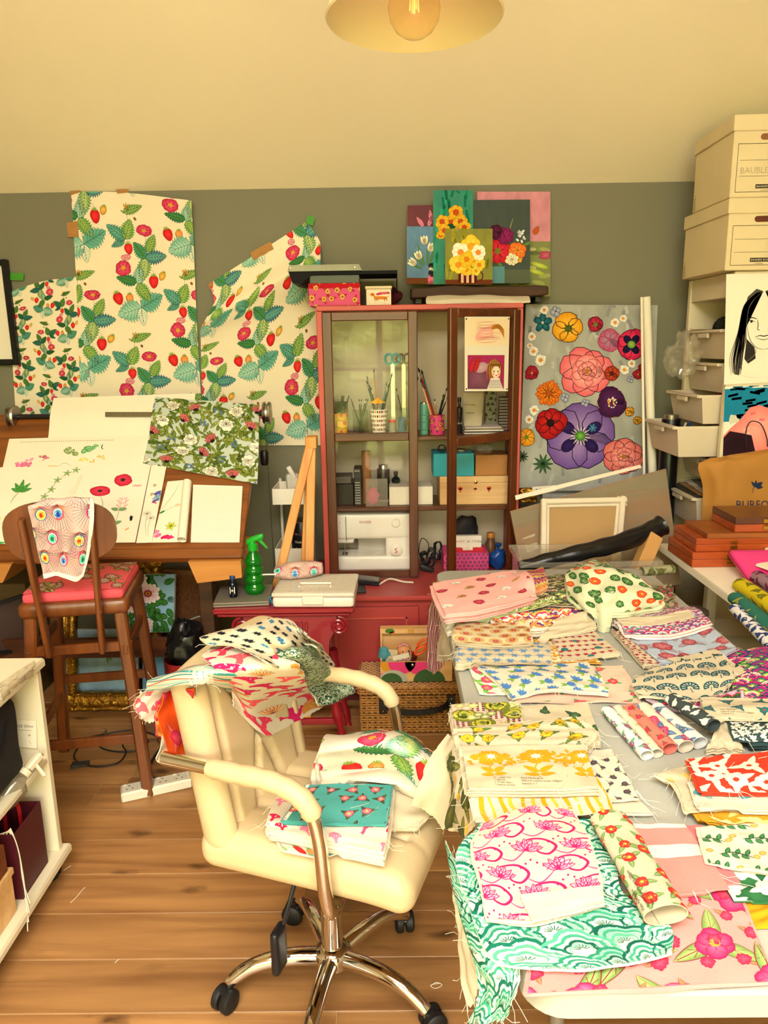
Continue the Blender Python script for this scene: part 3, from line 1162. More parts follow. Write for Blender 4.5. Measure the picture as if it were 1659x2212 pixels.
# parallel-motion bar with steel wheels
MB().tube([BP(-1.655,BLEN - .03,.012),BP(BR + .03,BLEN - .03,.012)],.011,12).obj('black_bar',BLACKP,t)
for xx in (-1.655,BR + .036):
 w = MB().lathe([(.02,-.018),(.047,-.016),(.050,-.008),(.040,-.004),(.040,.004),(.050,.008),(.047,.016),(.02,.018)],n=28,
L=lambda p: BP(xx + p.z,BLEN - .03,.014) + V((0,p.x,p.y)))
 w.obj('wheel',STEEL,t)
MB().tube([BP(BR + .022,BLEN - .03,-.02),V((BR + .03,3.30,.40))],.0015,5).obj('wire',DARKSTEEL,t)
MB().lathe([(.012,0),(.018,.008),(.019,.06),(.012,.07)],PY(572,1005,3.30),14).obj('counterweight',DARKSTEEL,t)
# ================================================================ grey folding table (under the fabrics)
TX0,TX1,TY0,TY1,TZ = .165,.935,.79,2.62,.74
t = thing('folding_table','light grey plastic folding table covered in printed fabric swatches','table',((TX0 + TX1) / 2,(TY0 + TY1) / 2,0))
r = .055
pts = []
for (cx,cy,a0) in ((TX1 - r,TY1 - r,0),(TX0 + r,TY1 - r,PI / 2),(TX0 + r,TY0 + r,PI),(TX1 - r,TY0 + r,1.5 * PI)):
 for k in range(7):
  a = a0 + PI / 2 * k / 6
  pts.append((cx + r * math.cos(a),cy + r * math.sin(a)))
mb = MB()
rings = [(.0,.012),(.0,.006),(.002,.0018),(.006,0)]
n = len(pts)
ctr = V(((TX0 + TX1) / 2,(TY0 + TY1) / 2,0))
vs,fs_ = [],[]
for (ins,dz) in [(.012,.045),(0,.040)] + rings:
 for (x,y) in pts:
  d = V((x,y,0)) - ctr
  k = 1 - ins / .4
  vs.append((ctr.x + d.x * k,ctr.y + d.y * k,TZ - dz))
m = len(vs) // n
for j in range(m - 1):
 for i in range(n):
  fs_.append((j * n + i,j * n + (i + 1) % n,(j + 1) * n + (i + 1) % n,(j + 1) * n + i))
fs_.append(tuple(range(n - 1,-1,-1)))
fs_.append(tuple((m - 1) * n + i for i in range(n)))
mb.add(vs,fs_)
mb.obj('tabletop',GREYT,t,ang=.5)
for yy in (TY0 + .22,TY1 - .22):
 for xx in (TX0 + .1,TX1 - .1):
  MB().tube([(xx,yy,TZ - .045),(xx,yy + (.02 if yy < 1.5 else -.02),.013)],.0125,10).obj('leg',mat('grey_steel_tube','#8c8c88',.35,.6),t)
 MB().tube([(TX0 + .1,yy,.25),(TX1 - .1,yy,.25)],.010,8).obj('crossbar',MATS['grey_steel_tube'],t)
# ================================================================ white desk on the right
DX0,DY1,DZ = 1.10,2.955,.74
t = thing('white_desk','white desk holding wooden boxes, cases and rolled fabrics beside the drawer tower','desk',(1.45,1.9,0))
MB().box(DX0,1.85,1.15,DY1,DZ - .03,DZ,b=.004).obj('desktop',WHITE,t)
for xx in (DX0 + .20,1.8):
 for yy in (1.22,2.88):
  MB().box(xx - .02,xx + .02,yy - .02,yy + .02,.0005,DZ - .03,b=.003).obj('leg',WHITE,t)
MB().box(DX0 + .18,1.82,2.86,2.89,DZ - .09,DZ - .03).obj('apron',WHITE,t)
# ================================================================ office chair
OC = V((-.155,1.525,0))
t = thing('office_chair','cream leatherette office chair with chrome arms heaped with printed fabrics','chair',OC,math.radians(-19))
M = mw(t)
seamS = [((-.24,-.09),(.26,-.09)),((-.24,.09),(.26,.09))]
def seatfn(p):
 q = V(p)
 if p.z > 0:
  d = min(abs(p.y + .07),abs(p.y - .07))
  q.z += .010 * (1 - (p.x / .26) ** 2) * (1 - (p.y / .24) ** 2) - .015 * math.exp(-(d / .009) ** 2) * (1 if abs(p.x) < .2 else .3)
 q.z += -.012 * max(0,(p.x - .12) / .12) ** 2          # waterfall front
 return q
MB(M).rbox((.02,0,.485),.245,.205,.045,.04,56,fn=seatfn).obj('seat',LEATHER,t,weld=True,ang=1.2)
def backfn(p):
 q = V(p)
 if p.x > 0:
  y_,z_ = p.y,p.z
  # quilting: long curves that meet in the middle of the back, and two uprights
  d = min(abs(y_ - .50 * z_ - .9 * z_ * z_),abs(y_ + .50 * z_ + .9 * z_ * z_),abs(abs(y_) - .150))
  f_ = max(0,1 - (abs(z_) / .2) ** 6)
  q.x += .014 * (1 - (y_ / .205) ** 2) - .026 * math.exp(-(d / .008) ** 2) * f_
 q.x += -.10 * (p.z / .22) * .35 + .03 * (abs(p.y) / .22) ** 2
 return q
MB(M).rbox((-.225,0,.685),.042,.205,.205,.04,64,fn=backfn).obj('backrest',LEATHER,t,weld=True,ang=1.2)
for s in (-1,1):
 arm = spline([(.10,s * .13,.432),(.10,s * .195,.427),(.105,s * .232,.445),(.10,s * .242,.50),(.09,s * .242,.62),(.065,s * .242,.69),(.0,s * .24,.718),(-.09,s * .24,.722),(-.18,s * .238,.722),(-.26,s * .236,.722)],6)
 MB(M).tube(arm,.0145,14).obj('arm_tube',CHROME,t)
 L_ = len(arm)
 pad = arm[int(L_ * .50):int(L_ * .865)]
 MB(M).tube(pad,[.0165 if i in (0,len(pad) - 1) else .0205 + .0012 * math.sin(i * 2.1) for i in range(len(pad))],14).obj('arm_pad',LEATHER,t)
 MB(M).lathe([(.009,0),(.009,.003),(.005,.004)],n=10,L=lambda p: V((-.26 - p.z,s * .236 + p.x,.722 + p.y))).obj('tube_end',DARKSTEEL,t)
MB(M).lathe([(.034,.085),(.044,.09),(.046,.118),(.036,.132),(.026,.136),(.025,.43),(.04,.433),(.04,.442)],n=28).obj('column',CHROME,t)
MB(M).box(-.09,.09,-.08,.08,.43,.443,b=.004).obj('seat_plate',BLACKP,t)
lv = MB(M)
lv.tube([(-.01,-.05,.435),(-.035,-.115,.38),(-.05,-.145,.30)],.005,8)
lv.rbox((-.058,-.158,.245),.010,.026,.055,.009,8)
lv.obj('height_lever',BLACKP,t)
for k in range(5):
 a = math.radians(188 + 19 + 72 * k)
 dx,dy = math.cos(a),math.sin(a)
 leg = [(dx * s_,dy * s_,z) for s_,z in ((.03,.105),(.09,.112),(.15,.110),(.20,.097),(.235,.075),(.25,.062))]
 MB(M).tube(spline(leg,5),[.022 - .0003 * i for i in range(26)],14).obj('leg',CHROME,t)
 cs = bpy.data.objects.new('caster',None)
 COL.objects.link(cs)
 cs.parent = t
 cs['_m'] = t['_m']
 cx,cy = dx * .25,dy * .25
 ca = a + .9
 ux,uy = math.cos(ca),math.sin(ca)
 MB(M).tube([(cx,cy,.064),(cx,cy,.045)],.006,8).obj('stem',CHROME,cs)
 for s in (-1,1):
  o_ = V((cx + ux * .018,cy + uy * .018,.0285))
  MB(M).lathe([(.012,.004),(.0265,.004),(.0285,.009),(.0285,.020),(.022,.025),(.002,.0255)],n=22,
L=lambda p: o_ + V((ux,uy,0)) * p.x + V((0,0,1)) * p.y + V((-uy,ux,0)) * (p.z * s)).obj('wheel',BLACKR,cs)
 MB(M).rbox((cx + ux * .014,cy + uy * .014,.042),.016,.016,.014,.008,4).obj('hood',BLACKP,cs)
# ================================================================ bar stool
SC_ = V((-1.09,2.505,0))
t = thing('bar_stool','dark wooden bar stool with pink floral seat and rounded back at the drafting table','stool',SC_,math.radians(9))
M = mw(t)
# local: +y away from the camera (stool front), back at -y
hw,hd,SZ = .155,.155,.735
for (sx,sy) in ((-1,-1),(1,-1),(-1,1),(1,1)):
 p0 = (sx * (hw + .035),sy * (hd + .03),.0)
 p1 = (sx * (hw - .012),sy * (hd - .012),SZ - .03)
 MB(M).bar(p0,p1,.040,.040,up=(0,1,0),b=.007).obj('leg',STOOLW,t)
fr = MB(M)
fr.rbox((0,0,SZ - .028),hw + .022,hd + .022,.028,.02,8)
fr.obj('seat_frame',STOOLW,t,weld=True)
def cush(p):
 q = V(p)
 if p.z > 0:
  q.z += .028 * (1 - (p.x / .16) ** 2) * (1 - (p.y / .16) ** 2)
 return q
cu = MB(M).rbox((0,0,SZ + .012),hw + .008,hd + .008,.018,.016,14,fn=cush)
cuo = cu.obj('seat_cushion',mat('coral_pink_upholstery','#d8505a',.8,var=.04,bump=.2,bscale=500),t,weld=True)
pr = Pr(.31,.31,4)
for k in range(26):
 x,y = pr.R.uniform(.01,.30),pr.R.uniform(.01,.30)
 pr.nxt()
 a = pr.R.uniform(0,6)
 for j in range(4):
  pr.leaf(x,y,pr.R.uniform(.035,.06),.016,a + j * .9,'#3c4a20','#a8a050','#241a10',veins=0)
 pr.flower(x,y,.022,5,'#8c1024','#e8d8c8','#c8a030','#2a1010',a,layer=5)
Gc = quad_grid([(-.157,-.157,0),(.157,-.157,0),(.157,.157,0),(-.157,.157,0)],24,24)
for j in range(25):
 for i in range(25):
  x,y = Gc[j,i,0],Gc[j,i,1]
  z = SZ + .012 + .018 + .028 * (1 - min(1,(x / .16) ** 2)) * (1 - min(1,(y / .16) ** 2)) + .0015
  Gc[j,i] = tuple(M @ V((x,y,z + .0012)))
sheet('seat_cover',None,None,Gc,MATS['coral_pink_upholstery'],pr,thick=.001,sub=.012,parent=t)
for z,sy in ((.56,-1),(.22,-1),(.31,1)):
 k = hd + .03 - (z / SZ) * .04
 MB(M).bar((-hw - .02,sy * k,z),(hw + .02,sy * k,z),.018,.035,b=.003).obj('stretcher',STOOLW,t)
for sx in (-1,1):
 for z in (.25,.55):
  k = hw + .03 - (z / SZ) * .04
  MB(M).bar((sx * k,-hd - .02,z),(sx * k,hd + .02,z),.018,.034,b=.003).obj('stretcher',STOOLW,t)
for sx in (-1,1):
 up_ = MB(M)
 up_.bar((sx * .085,-hd - .036,.555),(sx * .105,-hd - .085,1.04),.036,.018,up=(1,0,0),b=.004)
 u = up_.obj('back_upright',STOOLW,t)
 MB(M).lathe([(.012,0),(.011,.004),(.004,.007)],n=12,L=lambda p: V((sx * .0925 + p.x,-hd - .062 - p.z,.708 + p.y))).obj('bolt_cap',DARKW,u)
pts = []
for k in range(40):
 a = 2 * PI * k / 40
 cx,cz = math.cos(a),math.sin(a)
 e = 2.0 / 2.6
 pts.append((math.copysign(abs(cx) ** e,cx) * .172,math.copysign(abs(cz) ** e,cz) * .105))
bk = MB(M)
vs = []
for (x,z) in pts:
 yb = -hd - .073 - .10 * z + .28 * (x * x)
 vs.append((x,yb,.985 + z))
nb = len(vs)
vs += [(x,y + .014,z) for (x,y,z) in vs]
cf = (0,-hd - .073 + .0,.985)
vs += [cf,(cf[0],cf[1] + .014,cf[2])]
fs_ = [(i,(i + 1) % nb,nb + (i + 1) % nb,nb + i) for i in range(nb)]
fs_ += [(2 * nb,(i + 1) % nb,i) for i in range(nb)] + [(2 * nb + 1,nb + i,nb + (i + 1) % nb) for i in range(nb)]
bk.add(vs,fs_)
bk.obj('back_panel',STOOLW,t)
STOOLM = M
# ================================================================ white drawer tower (open side to the left)
UX0,UY0,UY1,UZ = 1.335,2.98,3.43,1.81
t = thing('drawer_tower','tall white storage tower with plastic trays, drawings pinned to its side','shelf',(UX0 + .16,3.2,0))
TOWER = t
UWH = mat('tower_white','#d8ccac',.5,var=.03)
for yy in (UY0,UY1 - .03):
 MB().box(UX0,UX0 + .33,yy,yy + .03,.0005,UZ,b=.003).obj('side_panel',UWH,t)
MB().box(UX0 + .005,UX0 + .33,UY0 + .03,UY1 - .03,UZ - .095,UZ,b=.003).obj('top_rail',UWH,t)
MB().box(UX0 + .31,UX0 + .33,UY0 + .03,UY1 - .03,.02,UZ - .095).obj('back_panel',UWH,t)
MB().box(UX0 + .0,UX0 + .33,UY0 + .03,UY1 - .03,.02,.06).obj('bottom_board',UWH,t)
rr = MB()
for k in range(11):
 z = 1.60 - k * .135
 rr = MB().box(UX0 + .01,UX0 + .3,UY1 - .042,UY1 - .03,z,z + .008)
 rr.obj('runner',UWH,t)
 MB().box(UX0 + .01,UX0 + .3,UY0 + .03,UY0 + .042,z,z + .008).obj('runner',UWH,t)
# ================================================================ strawberry wallpaper lengths on the wall
WY = 3.594
def straw_cluster(p,dark=False):
 k = .00208
 def e(px,py):
  return (px - 300) * k,(560 - py) * k
 X0 = p.X
 p.nxt()
 BG,GR,LG,DG,TL_,OUT = ('#3a8878','#4c9444','#a4c060','#22644a','#6ab09c','#1c2620')
 if dark:
  BG,GR,LG,DG,TL_ = '#1c5a4c','#2c6a30','#5e8a34','#0e3a2a','#2f7a5c'
 def lf(bx,by,tx,ty,w,c1,c2,ser=1,layer=0):
  b,q = e(bx,by),e(tx,ty)
  p.leaf(b[0],b[1],math.dist(b,q) * 1.06,w * k * 1.16,math.atan2(q[1] - b[1],q[0] - b[0]),c1,c2,OUT,ser,6,ow=.0015,layer=layer)
 def ln(*pts,w=.0012,c=OUT):
  p.squig([e(*q) for q in pts],w,c,0)
 ln((283,468),(284,455),(287,445))
 for a in (-.5,0,.5):
  x,y = e(287,446)
  p.leaf(x,y,.03,.011,PI / 2 + a,'#c88a2a','#e0b858',OUT,0,0)
 x,y = e(279,452)
 p.leaf(x,y,.02,.008,PI * .8,'#8f9a3a','#b8b858',OUT,0,0)
 lf(277,451,320,436,18,GR,LG)
 x,y = e(300,463)
 p.ell(x,y,.006,.008,'#3a2010','#b07a30',.6,8)
 ln((272,505),(295,520),(315,545))
 ln((316,490),(318,520),(315,545))
 ln((315,545),(300,600),(300,652))
 ln((330,570),(335,585))
 lf(272,505,236,477,28,BG,TL_)
 lf(272,505,288,466,30,GR,LG)
 lf(270,507,242,520,16,BG,TL_)
 lf(320,532,338,497,24,GR,LG)
 lf(315,545,291,513,27,BG,GR)
 lf(315,545,362,541,30,'#2a5a78' if not dark else '#1c4a5c',TL_)
 lf(315,545,306,592,30,GR,'#c8d890')
 lf(297,600,300,562,26,TL_,'#b8dcc0')
 lf(293,597,250,586,24,DG,GR,layer=2)
 lf(294,600,322,636,28,GR,LG,layer=2)
 lf(302,652,252,668,48,TL_,'#a8d4bc',layer=1)
 lf(302,652,348,626,42,TL_,'#5aa08c',layer=2)
 lf(302,652,306,690,22,'#cfe4c8','#e6eed8',layer=1)
 for (fx,fy,sq) in ((316,487,.68),(264,565,.95)):
  x,y = e(fx,fy)
  p.flower(x,y,.037,5,'#c81e4c','#f06a84','#d8a030','#5a1020',.4,.28,sq,layer=4,notch=.15)
 x,y = e(271,543)
 p.flower(x,y,.02,4,'#e87a94','#f4c0c0','#d8b040','#8a2040',.2,.2,.7,layer=4)
 for (bx,by,r,c1,c2,a) in ((278,525,11,'#c81420','#f04038',.1),(332,596,13,'#c01018','#ee3a34',0),(352,584,9,'#c88a20','#f0c860',-.5),(251,632,13,'#c01018','#ee3a34',.3),(276,632,10,'#d87830','#f0b060',0)):
  x,y = e(bx,by)
  p.nxt()
  p.berry(x,y,r * k,c1,c2,a)
 p.X = X0
def straw_print(w,h,cx,cy,s=1.0,seed=1,dark=False,flip=False):
 p = Pr(w,h,seed)
 for i in range(-3,4):
  for j in range(-4,5):
   x = cx + i * .25 * s
   y = cy + (j * .57 + (i % 2) * .285) * s
   if -.25 * s < x < w + .25 * s and -.35 * s < y < h + .35 * s:
    p.at(x,y,0,s,-1 if (flip and i % 2) else 1)
    straw_cluster(p,dark)
 return p
def wall_net(rows,nu,nv):
 return grid_from([[PY(x,y,WY - l) for (x,y,l) in r] for r in rows],nu,nv)
G = wall_net([[(175,905,.004),(300,905,.004),(437,905,.006)],[(168,690,.004),(295,690,.004),(425,690,.012)],[(160,520,.004),(288,520,.004),(418,520,.025)],[(153,414,.001),(270,416,.004),(413,433,.045)]],24,30)
w,h = size_of(G)
sheet('wallpaper_length','tall strawberry wallpaper length taped beneath the cream ceiling','wallpaper',G,CREAMP,straw_print(w,h,.29,h - .31,1,3),thick=.0006,sub=.03)
G = wall_net([[(34,900,.001),(110,900,.001),(182,900,.001)],[(24,750,.001),(100,750,.002),(176,750,.002)],[(12,632,.012),(95,607,.003),(172,597,.003)]],18,20)
G[...,1] += .0012
w,h = size_of(G)
sheet('wallpaper_length','small-print strawberry wallpaper piece at the black picture frame','wallpaper',G,CREAMP,straw_print(w,h,.055,h - .17,.43,5,True,True),thick=.0006,sub=.03)
G = wall_net([[(438,962,.002),(560,962,.002),(693,962,.002)],[(436,860,.002),(560,860,.003),(693,860,.003)],[(434,745,.012),(560,715,.010),(693,665,.008)],
[(433,712,.045),(560,655,.05),(693,585,.05)],[(445,688,.06),(570,620,.07),(692,548,.06)],[(462,652,.035),(572,585,.03),(690,520,.03)],[(452,613,.006),(560,544,.006),(664,478,.008)]],26,48)
w,h = size_of(G)
sheet('wallpaper_length','strawberry wallpaper length slumped and folded diagonally next to the cabinet','wallpaper',G,CREAMP,straw_print(w,h,.30,h - .36,1,7),thick=.0006,sub=.025)
TAPE = mat('masking_tape','#a8783c',.7,var=.12,scale=30)
GTAPE = mat('green_tape','#3f8f24',.6,var=.12,scale=30)
def tape(label,pts,m,l=.006):
 c = [PY(x,y,WY - l) for x,y in pts]
 G = wrinkle(quad_grid(c,8,5),.0012,3,len(label))
 sheet('tape_strip',label,'tape',G,m,thick=.0004)
tape('tan tape strip on the top edge of the tall wallpaper, at the ceiling line',[(253,418),(278,416),(276,401),(249,402)],TAPE)
tape('tan tape at the top corner of the tall strawberry wallpaper',[(152,421),(176,414),(172,411),(150,413)],TAPE,.007)
tape('square tan tape on the side edge of the tall strawberry wallpaper',[(147,512),(170,512),(168,477),(144,481)],TAPE,.006)
tape('green tape holding the small-print strawberry wallpaper',[(21,605),(50,606),(52,590),(22,590)],GTAPE,.010)
tape('green tape at the peak of the slumped strawberry wallpaper',[(661,482),(676,488),(681,470),(664,464)],GTAPE,.012)
tape('wide tan tape across the diagonal edge of the slumped wallpaper',[(551,571),(594,544),(584,521),(540,546)],TAPE,.012)
tape('small tan tape tab at the low corner of the slumped wallpaper',[(453,626),(463,622),(457,607),(450,615)],TAPE,.012)
# black picture frame at the edge of the wall
p1,p2 = PY(-60,790,3.575),PY(15,560,3.575)
t = thing('picture_frame','black framed picture hung beside the small-print strawberry wallpaper','picture',V((p1.x,3.59,p1.z)))
bk = mat('black_frame','#0e0e10',.35)
for (a,b,c,d) in ((p1.x - .2,p1.x - .172,p1.z,p2.z),(p2.x - .028,p2.x,p1.z,p2.z),(p1.x - .172,p2.x - .028,p1.z,p1.z + .028),(p1.x - .172,p2.x - .028,p2.z - .028,p2.z)):
 MB().box(a,b,3.565,3.594,c,d,b=.004).obj('frame_bar',bk,t)
MB().box(p1.x - .172,p2.x - .028,3.585,3.592,p1.z + .028,p2.z - .028).obj('mount',PAPER,t)
# ================================================================ things lying on the drafting board
def on_board(px,py,h):
 return PP(px,py,BP(0,0,h),bn)
def bquad(pts,h):
 return [on_board(x,y,h) for x,y in pts]
def psheet(name,label,cat,pts,h,m=None,draw=None,frame=None,seed=1,curl=0.0,n=10,group=None,lift=0.0):
 c = bquad(pts,h)
 G = quad_grid(c,n,n)
 if curl:
  G = wrinkle(G,curl,1.2,seed)
  G += np.array(tuple(bn)) * curl
 if lift:
  vv = np.linspace(0,1,n + 1)[:,None,None]
  G = G + np.array(tuple(bn)) * lift * np.clip((vv - .3) / .4,0,1) ** 2 * np.ones((1,n + 1,1))
 w,hh = size_of(G)
 p = Pr(w,hh,seed)
 if draw:
  x0,y0,x1,y1 = frame
  draw(p,lambda x,y: ((x - x0) / (x1 - x0) * w,(y1 - y) / (y1 - y0) * hh))
 return sheet(name,label,cat,G,m or PAPER,p,thick=.0006,group=group)
psheet('drawing_paper','large blank white paper at the top of the drafting board','paper',[(92,1010),(418,1005),(424,858),(120,868)],.0012,lift=.024)
t = thing('steel_ruler','steel ruler on the blank white paper, one end under the floral fabric','ruler',on_board(280,892,.002))
c = bquad([(227,900),(345,900),(345,890),(227,890)],.0290)
pr = Pr(*facing(c))
for k in range(60):
 x = pr.w * (k + .5) / 60
 pr.line([(x,pr.h),(x,pr.h * (.55 if k % 5 == 0 else .8))],.0006,'#2a2a28')
 if k % 10 == 0:
  pr.text(str(k // 10 + 1),x + .001,pr.h * .15,.007,'#2a2a28')
panel('blade',None,None,c,.001,mat('ruler_steel','#8f8878',.35,.85),pr,t)
def swatches(p,c):
 R = p.R
 def blob(x,y,r,col,n=4):
  for _ in range(n):
   q = c(x + R.uniform(-r,r),y + R.uniform(-r,r) * .5)
   p.nxt()
   p.ell(q[0],q[1],R.uniform(.3,.8) * r * .0017,R.uniform(.25,.6) * r * .0017,col,mixc(lin(col),(1,1,1,1),.35),R.uniform(0,3),12,wob=.25)
 blob(32,1000,12,'#d84a90')
 blob(52,1002,12,'#c8206a')
 blob(48,992,8,'#e888b8')
 blob(78,985,8,'#b01850')
 blob(90,990,7,'#c8306a')
 blob(145,975,14,'#6a8a20',5)
 blob(178,972,14,'#3a9a30',6)
 blob(190,966,10,'#4aa848')
 blob(172,996,9,'#e8c820')
 blob(194,997,7,'#e8a828')
 blob(212,990,7,'#c8b030',5)
 p.line([c(212,960),c(211,968),c(215,971)],.004,'#184a40')
 p.line([c(96,1008),c(118,1008)],.005,'#e0a018')
 p.squig([c(118,1009),c(132,1001),c(148,1008)],.0015,'#5a6a30')
 for k in range(44):
  q = c(24 + k * 4.9,950)
  p.ell(q[0],q[1],.0022,.0026,'#8a7a5c',n=6)
psheet('sketch_pad_sheet','spiral pad sheet with pink, green and yellow paint swatches on the drafting board','paper',[(-10,1080),(312,1075),(322,941),(20,948)],.0032,draw=swatches,frame=(-5,941,317,1080),seed=3,curl=.0008)
def studies(p,c):
 def L(pts,w,col):
  p.squig([c(*q) for q in pts],w,col,1)
 def leafpx(x,y,l,w,a,c1,c2,**k):
  q = c(x,y)
  p.nxt()
  p.leaf(q[0],q[1],l * .0019,w * .0019,a,c1,c2,'#2a4a2a',**k)
 for a,l in ((.35,26),(.9,30),(1.5,34),(2.1,28),(2.7,22)):
  leafpx(36,1066,l,11,a,'#2e8a34','#5fb04a',ser=1,veins=3)
 L([(36,1066),(27,1078),(22,1092)],.002,'#2a5a2a')
 # trailing cleavers stem
 L([(148,1017),(118,1035),(100,1065),(78,1095)],.0014,'#5a7a4a')
 for (x,y) in ((148,1017),(130,1024),(112,1040),(104,1062),(92,1078)):
  for a in range(5):
   leafpx(x,y,10,3,a * 1.25 + .3,'#6f9a50','#9fbf78',veins=0,ow=.0006)
 for k in range(9):
  q = c(150 + k * 1.6,1075 - k * 5)
  for s in (-1,1):
   p.line([q,(q[0] + s * .014 * (1 - k / 12),q[1] + .012)],.0022,'#d8b888',1,True)
 # poppies
 for (x,y,r,sq) in ((255,1042,20,.85),(210,1067,21,.6)):
  q = c(x,y)
  p.nxt()
  p.flower(q[0],q[1],r * .0019,4,'#c01838','#e84a5c','#3a2430','#5a0c1c',.5,.26,sq,ow=.0009,pw=1.1)
 L([(212,1075),(222,1095),(222,1105)],.0018,'#3a5a3a')
 for k in range(3):
  q = c(283 + k * 6,1056)
  p.ell(q[0],q[1],.008,.006,'#f0a8b0',wob=.3)
 # salvia stem
 L([(262,1080),(260,1120),(252,1160)],.0016,'#4a7a4a')
 for k in range(6):
  for s in (-1,1):
   q = c(264 + s * (5 + k % 2 * 4),1085 + k * 5)
   p.ell(q[0],q[1],.009,.0045,'#e89aa0','#f6d0cc',s * .4,8)
 for (x,y,a) in ((260,1110,.2),(258,1110,2.9),(256,1140,.4),(255,1142,2.7),(253,1160,-.8)):
  leafpx(x,y,16,8,a,'#4a9a50','#a8d088')
 q = c(290,1128)
 p.ell(q[0],q[1],.006,.013,'#181c1c',wob=.35)
 q = c(286,1152)
 p.line([(q[0] - .008,q[1] - .004),q,(q[0] + .006,q[1] + .006)],.005,'#f08a50')
 q = c(2,1125)
 p.ell(q[0],q[1],.012,.02,'#f0d020','#f8e860',.3,wob=.3)
 L([(0,1145),(20,1132),(45,1120)],.0014,'#8a9a60')
 for a in range(5):
  leafpx(28,1128,14,4,a * 1.2,'#8aa848','#c0cf78',veins=0)
 q = c(12,1178)
 p.ell(q[0],q[1],.035,.008,'#2a9a48','#50b868',0,wob=.2)
psheet('sketch_pad_sheet','botanical watercolour sheet with two red poppies on the drafting board','paper',[(-60,1176),(292,1172),(326,1004),(-18,1010)],.0050,draw=studies,frame=(-39,1007,309,1180),seed=4,curl=.0007)
def strip1(p,c):
 for k in range(5):
  q = c(333 + (k % 2) * 10,1070 + k * 4)
  p.nxt()
  p.ell(q[0],q[1],.018,.007,('#5058a8','#6a70c0','#7a9ab8','#8fc0b0','#5a60a0')[k],None,.6,wob=.3)
 q = c(320,1090)
 p.line([q,(q[0] + .02,q[1] - .006)],.006,'#c02050',1,True)
 for (x,y) in ((318,1052),(316,1072)):
  q = c(x,y)
  p.ell(q[0],q[1],.007,.007,'#8a6a40','#d8c090',wob=.4)
 for (x,y,bx,by) in ((312,1115,325,1165),(327,1125,331,1165)):
  q,b = c(x,y),c(bx,by)
  p.squig([b,((q[0] + b[0]) / 2 - .006,(q[1] + b[1]) / 2),q],.001,'#2a2a24')
  for a in range(10):
   p.line([q,(q[0] + .018 * math.cos(a * .63),q[1] + .014 * math.sin(a * .63))],.0008,'#3a3a30')
psheet('sketch_pad_sheet','narrow sketch sheet with blue violet brush marks beside the poppy study','paper',[(294,1173),(328,1172),(360,1004),(327,1005)],.0068,draw=strip1,frame=(295,1004,345,1177),seed=5)
def strip2(p,c):
 p.squig([c(345,1105),c(362,1075),c(375,1042)],.0018,'#7a8a30')
 p.squig([c(345,1112),c(365,1100),c(385,1092)],.0012,'#5a7a5a')
 q = c(350,1108)
 p.ell(q[0],q[1],.012,.005,'#2a7a4a',None,.6)
 q = c(378,1093)
 p.ell(q[0],q[1],.01,.008,'#e8c8a0',wob=.3)
 for a in range(6):
  q = c(372,1140)
  p.leaf(q[0],q[1],.022,.009,a,'#a8b820','#d8d850','#6a7a20',veins=0)
 for (x,y,col) in ((347,1152,'#f080b0'),(352,1160,'#e86aa0'),(366,1164,'#c82060'),(374,1165,'#d83070')):
  q = c(x,y)
  p.nxt()
  p.ell(q[0],q[1],.014,.009,col,None,.3,wob=.3)
psheet('sketch_pad_sheet','sketch sheet with magenta and lime marks beside the lined pad','paper',[(328,1172),(392,1171),(408,1036),(362,1040)],.0032,draw=strip2,frame=(345,1036,395,1175),seed=6)
# lined notepad with rolled-back cover page
t = thing('lined_notepad','lined notepad with its page rolled back on the drafting board','notepad',on_board(460,1110,.003))
c = bquad([(412,1171),(517,1171),(524,1050),(417,1047)],.0085)
pr = Pr(*facing(c),2)
for k in range(32):
 y = pr.h * (k + .6) / 33
 pr.line([(0,y),(pr.w,y)],.0009,'#a8a4b4')
R = pr.R
for k in range(10):
 x,y = pr.w * R.uniform(.15,.5),pr.h * R.uniform(.45,.85)
 pr.squig([(x,y),(x + R.uniform(-.01,.03),y + .02),(x + R.uniform(-.02,.03),y + .035)],.0005,'#cfc8bc')
panel('page_block',None,None,c,.005,PAPER,pr,t)
a,b = on_board(393,1166,.025),on_board(405,1040,.025)
rb = MB()
n = 18
vs,fs_ = [],[]
ex = V((1,0,0))
for i in range(n + 1):
 th = -.4 + 2 * PI * 1.08 * i / n
 r = .0165 + .002 * i / n
 o_ = ex * (r * math.cos(th)) + bn * (r * math.sin(th))
 vs += [a + o_,b + o_]
for i in range(n):
 fs_.append((2 * i,2 * i + 1,2 * i + 3,2 * i + 2))
rb.add(vs,fs_)
rb.obj('rolled_page',PAPER,t)
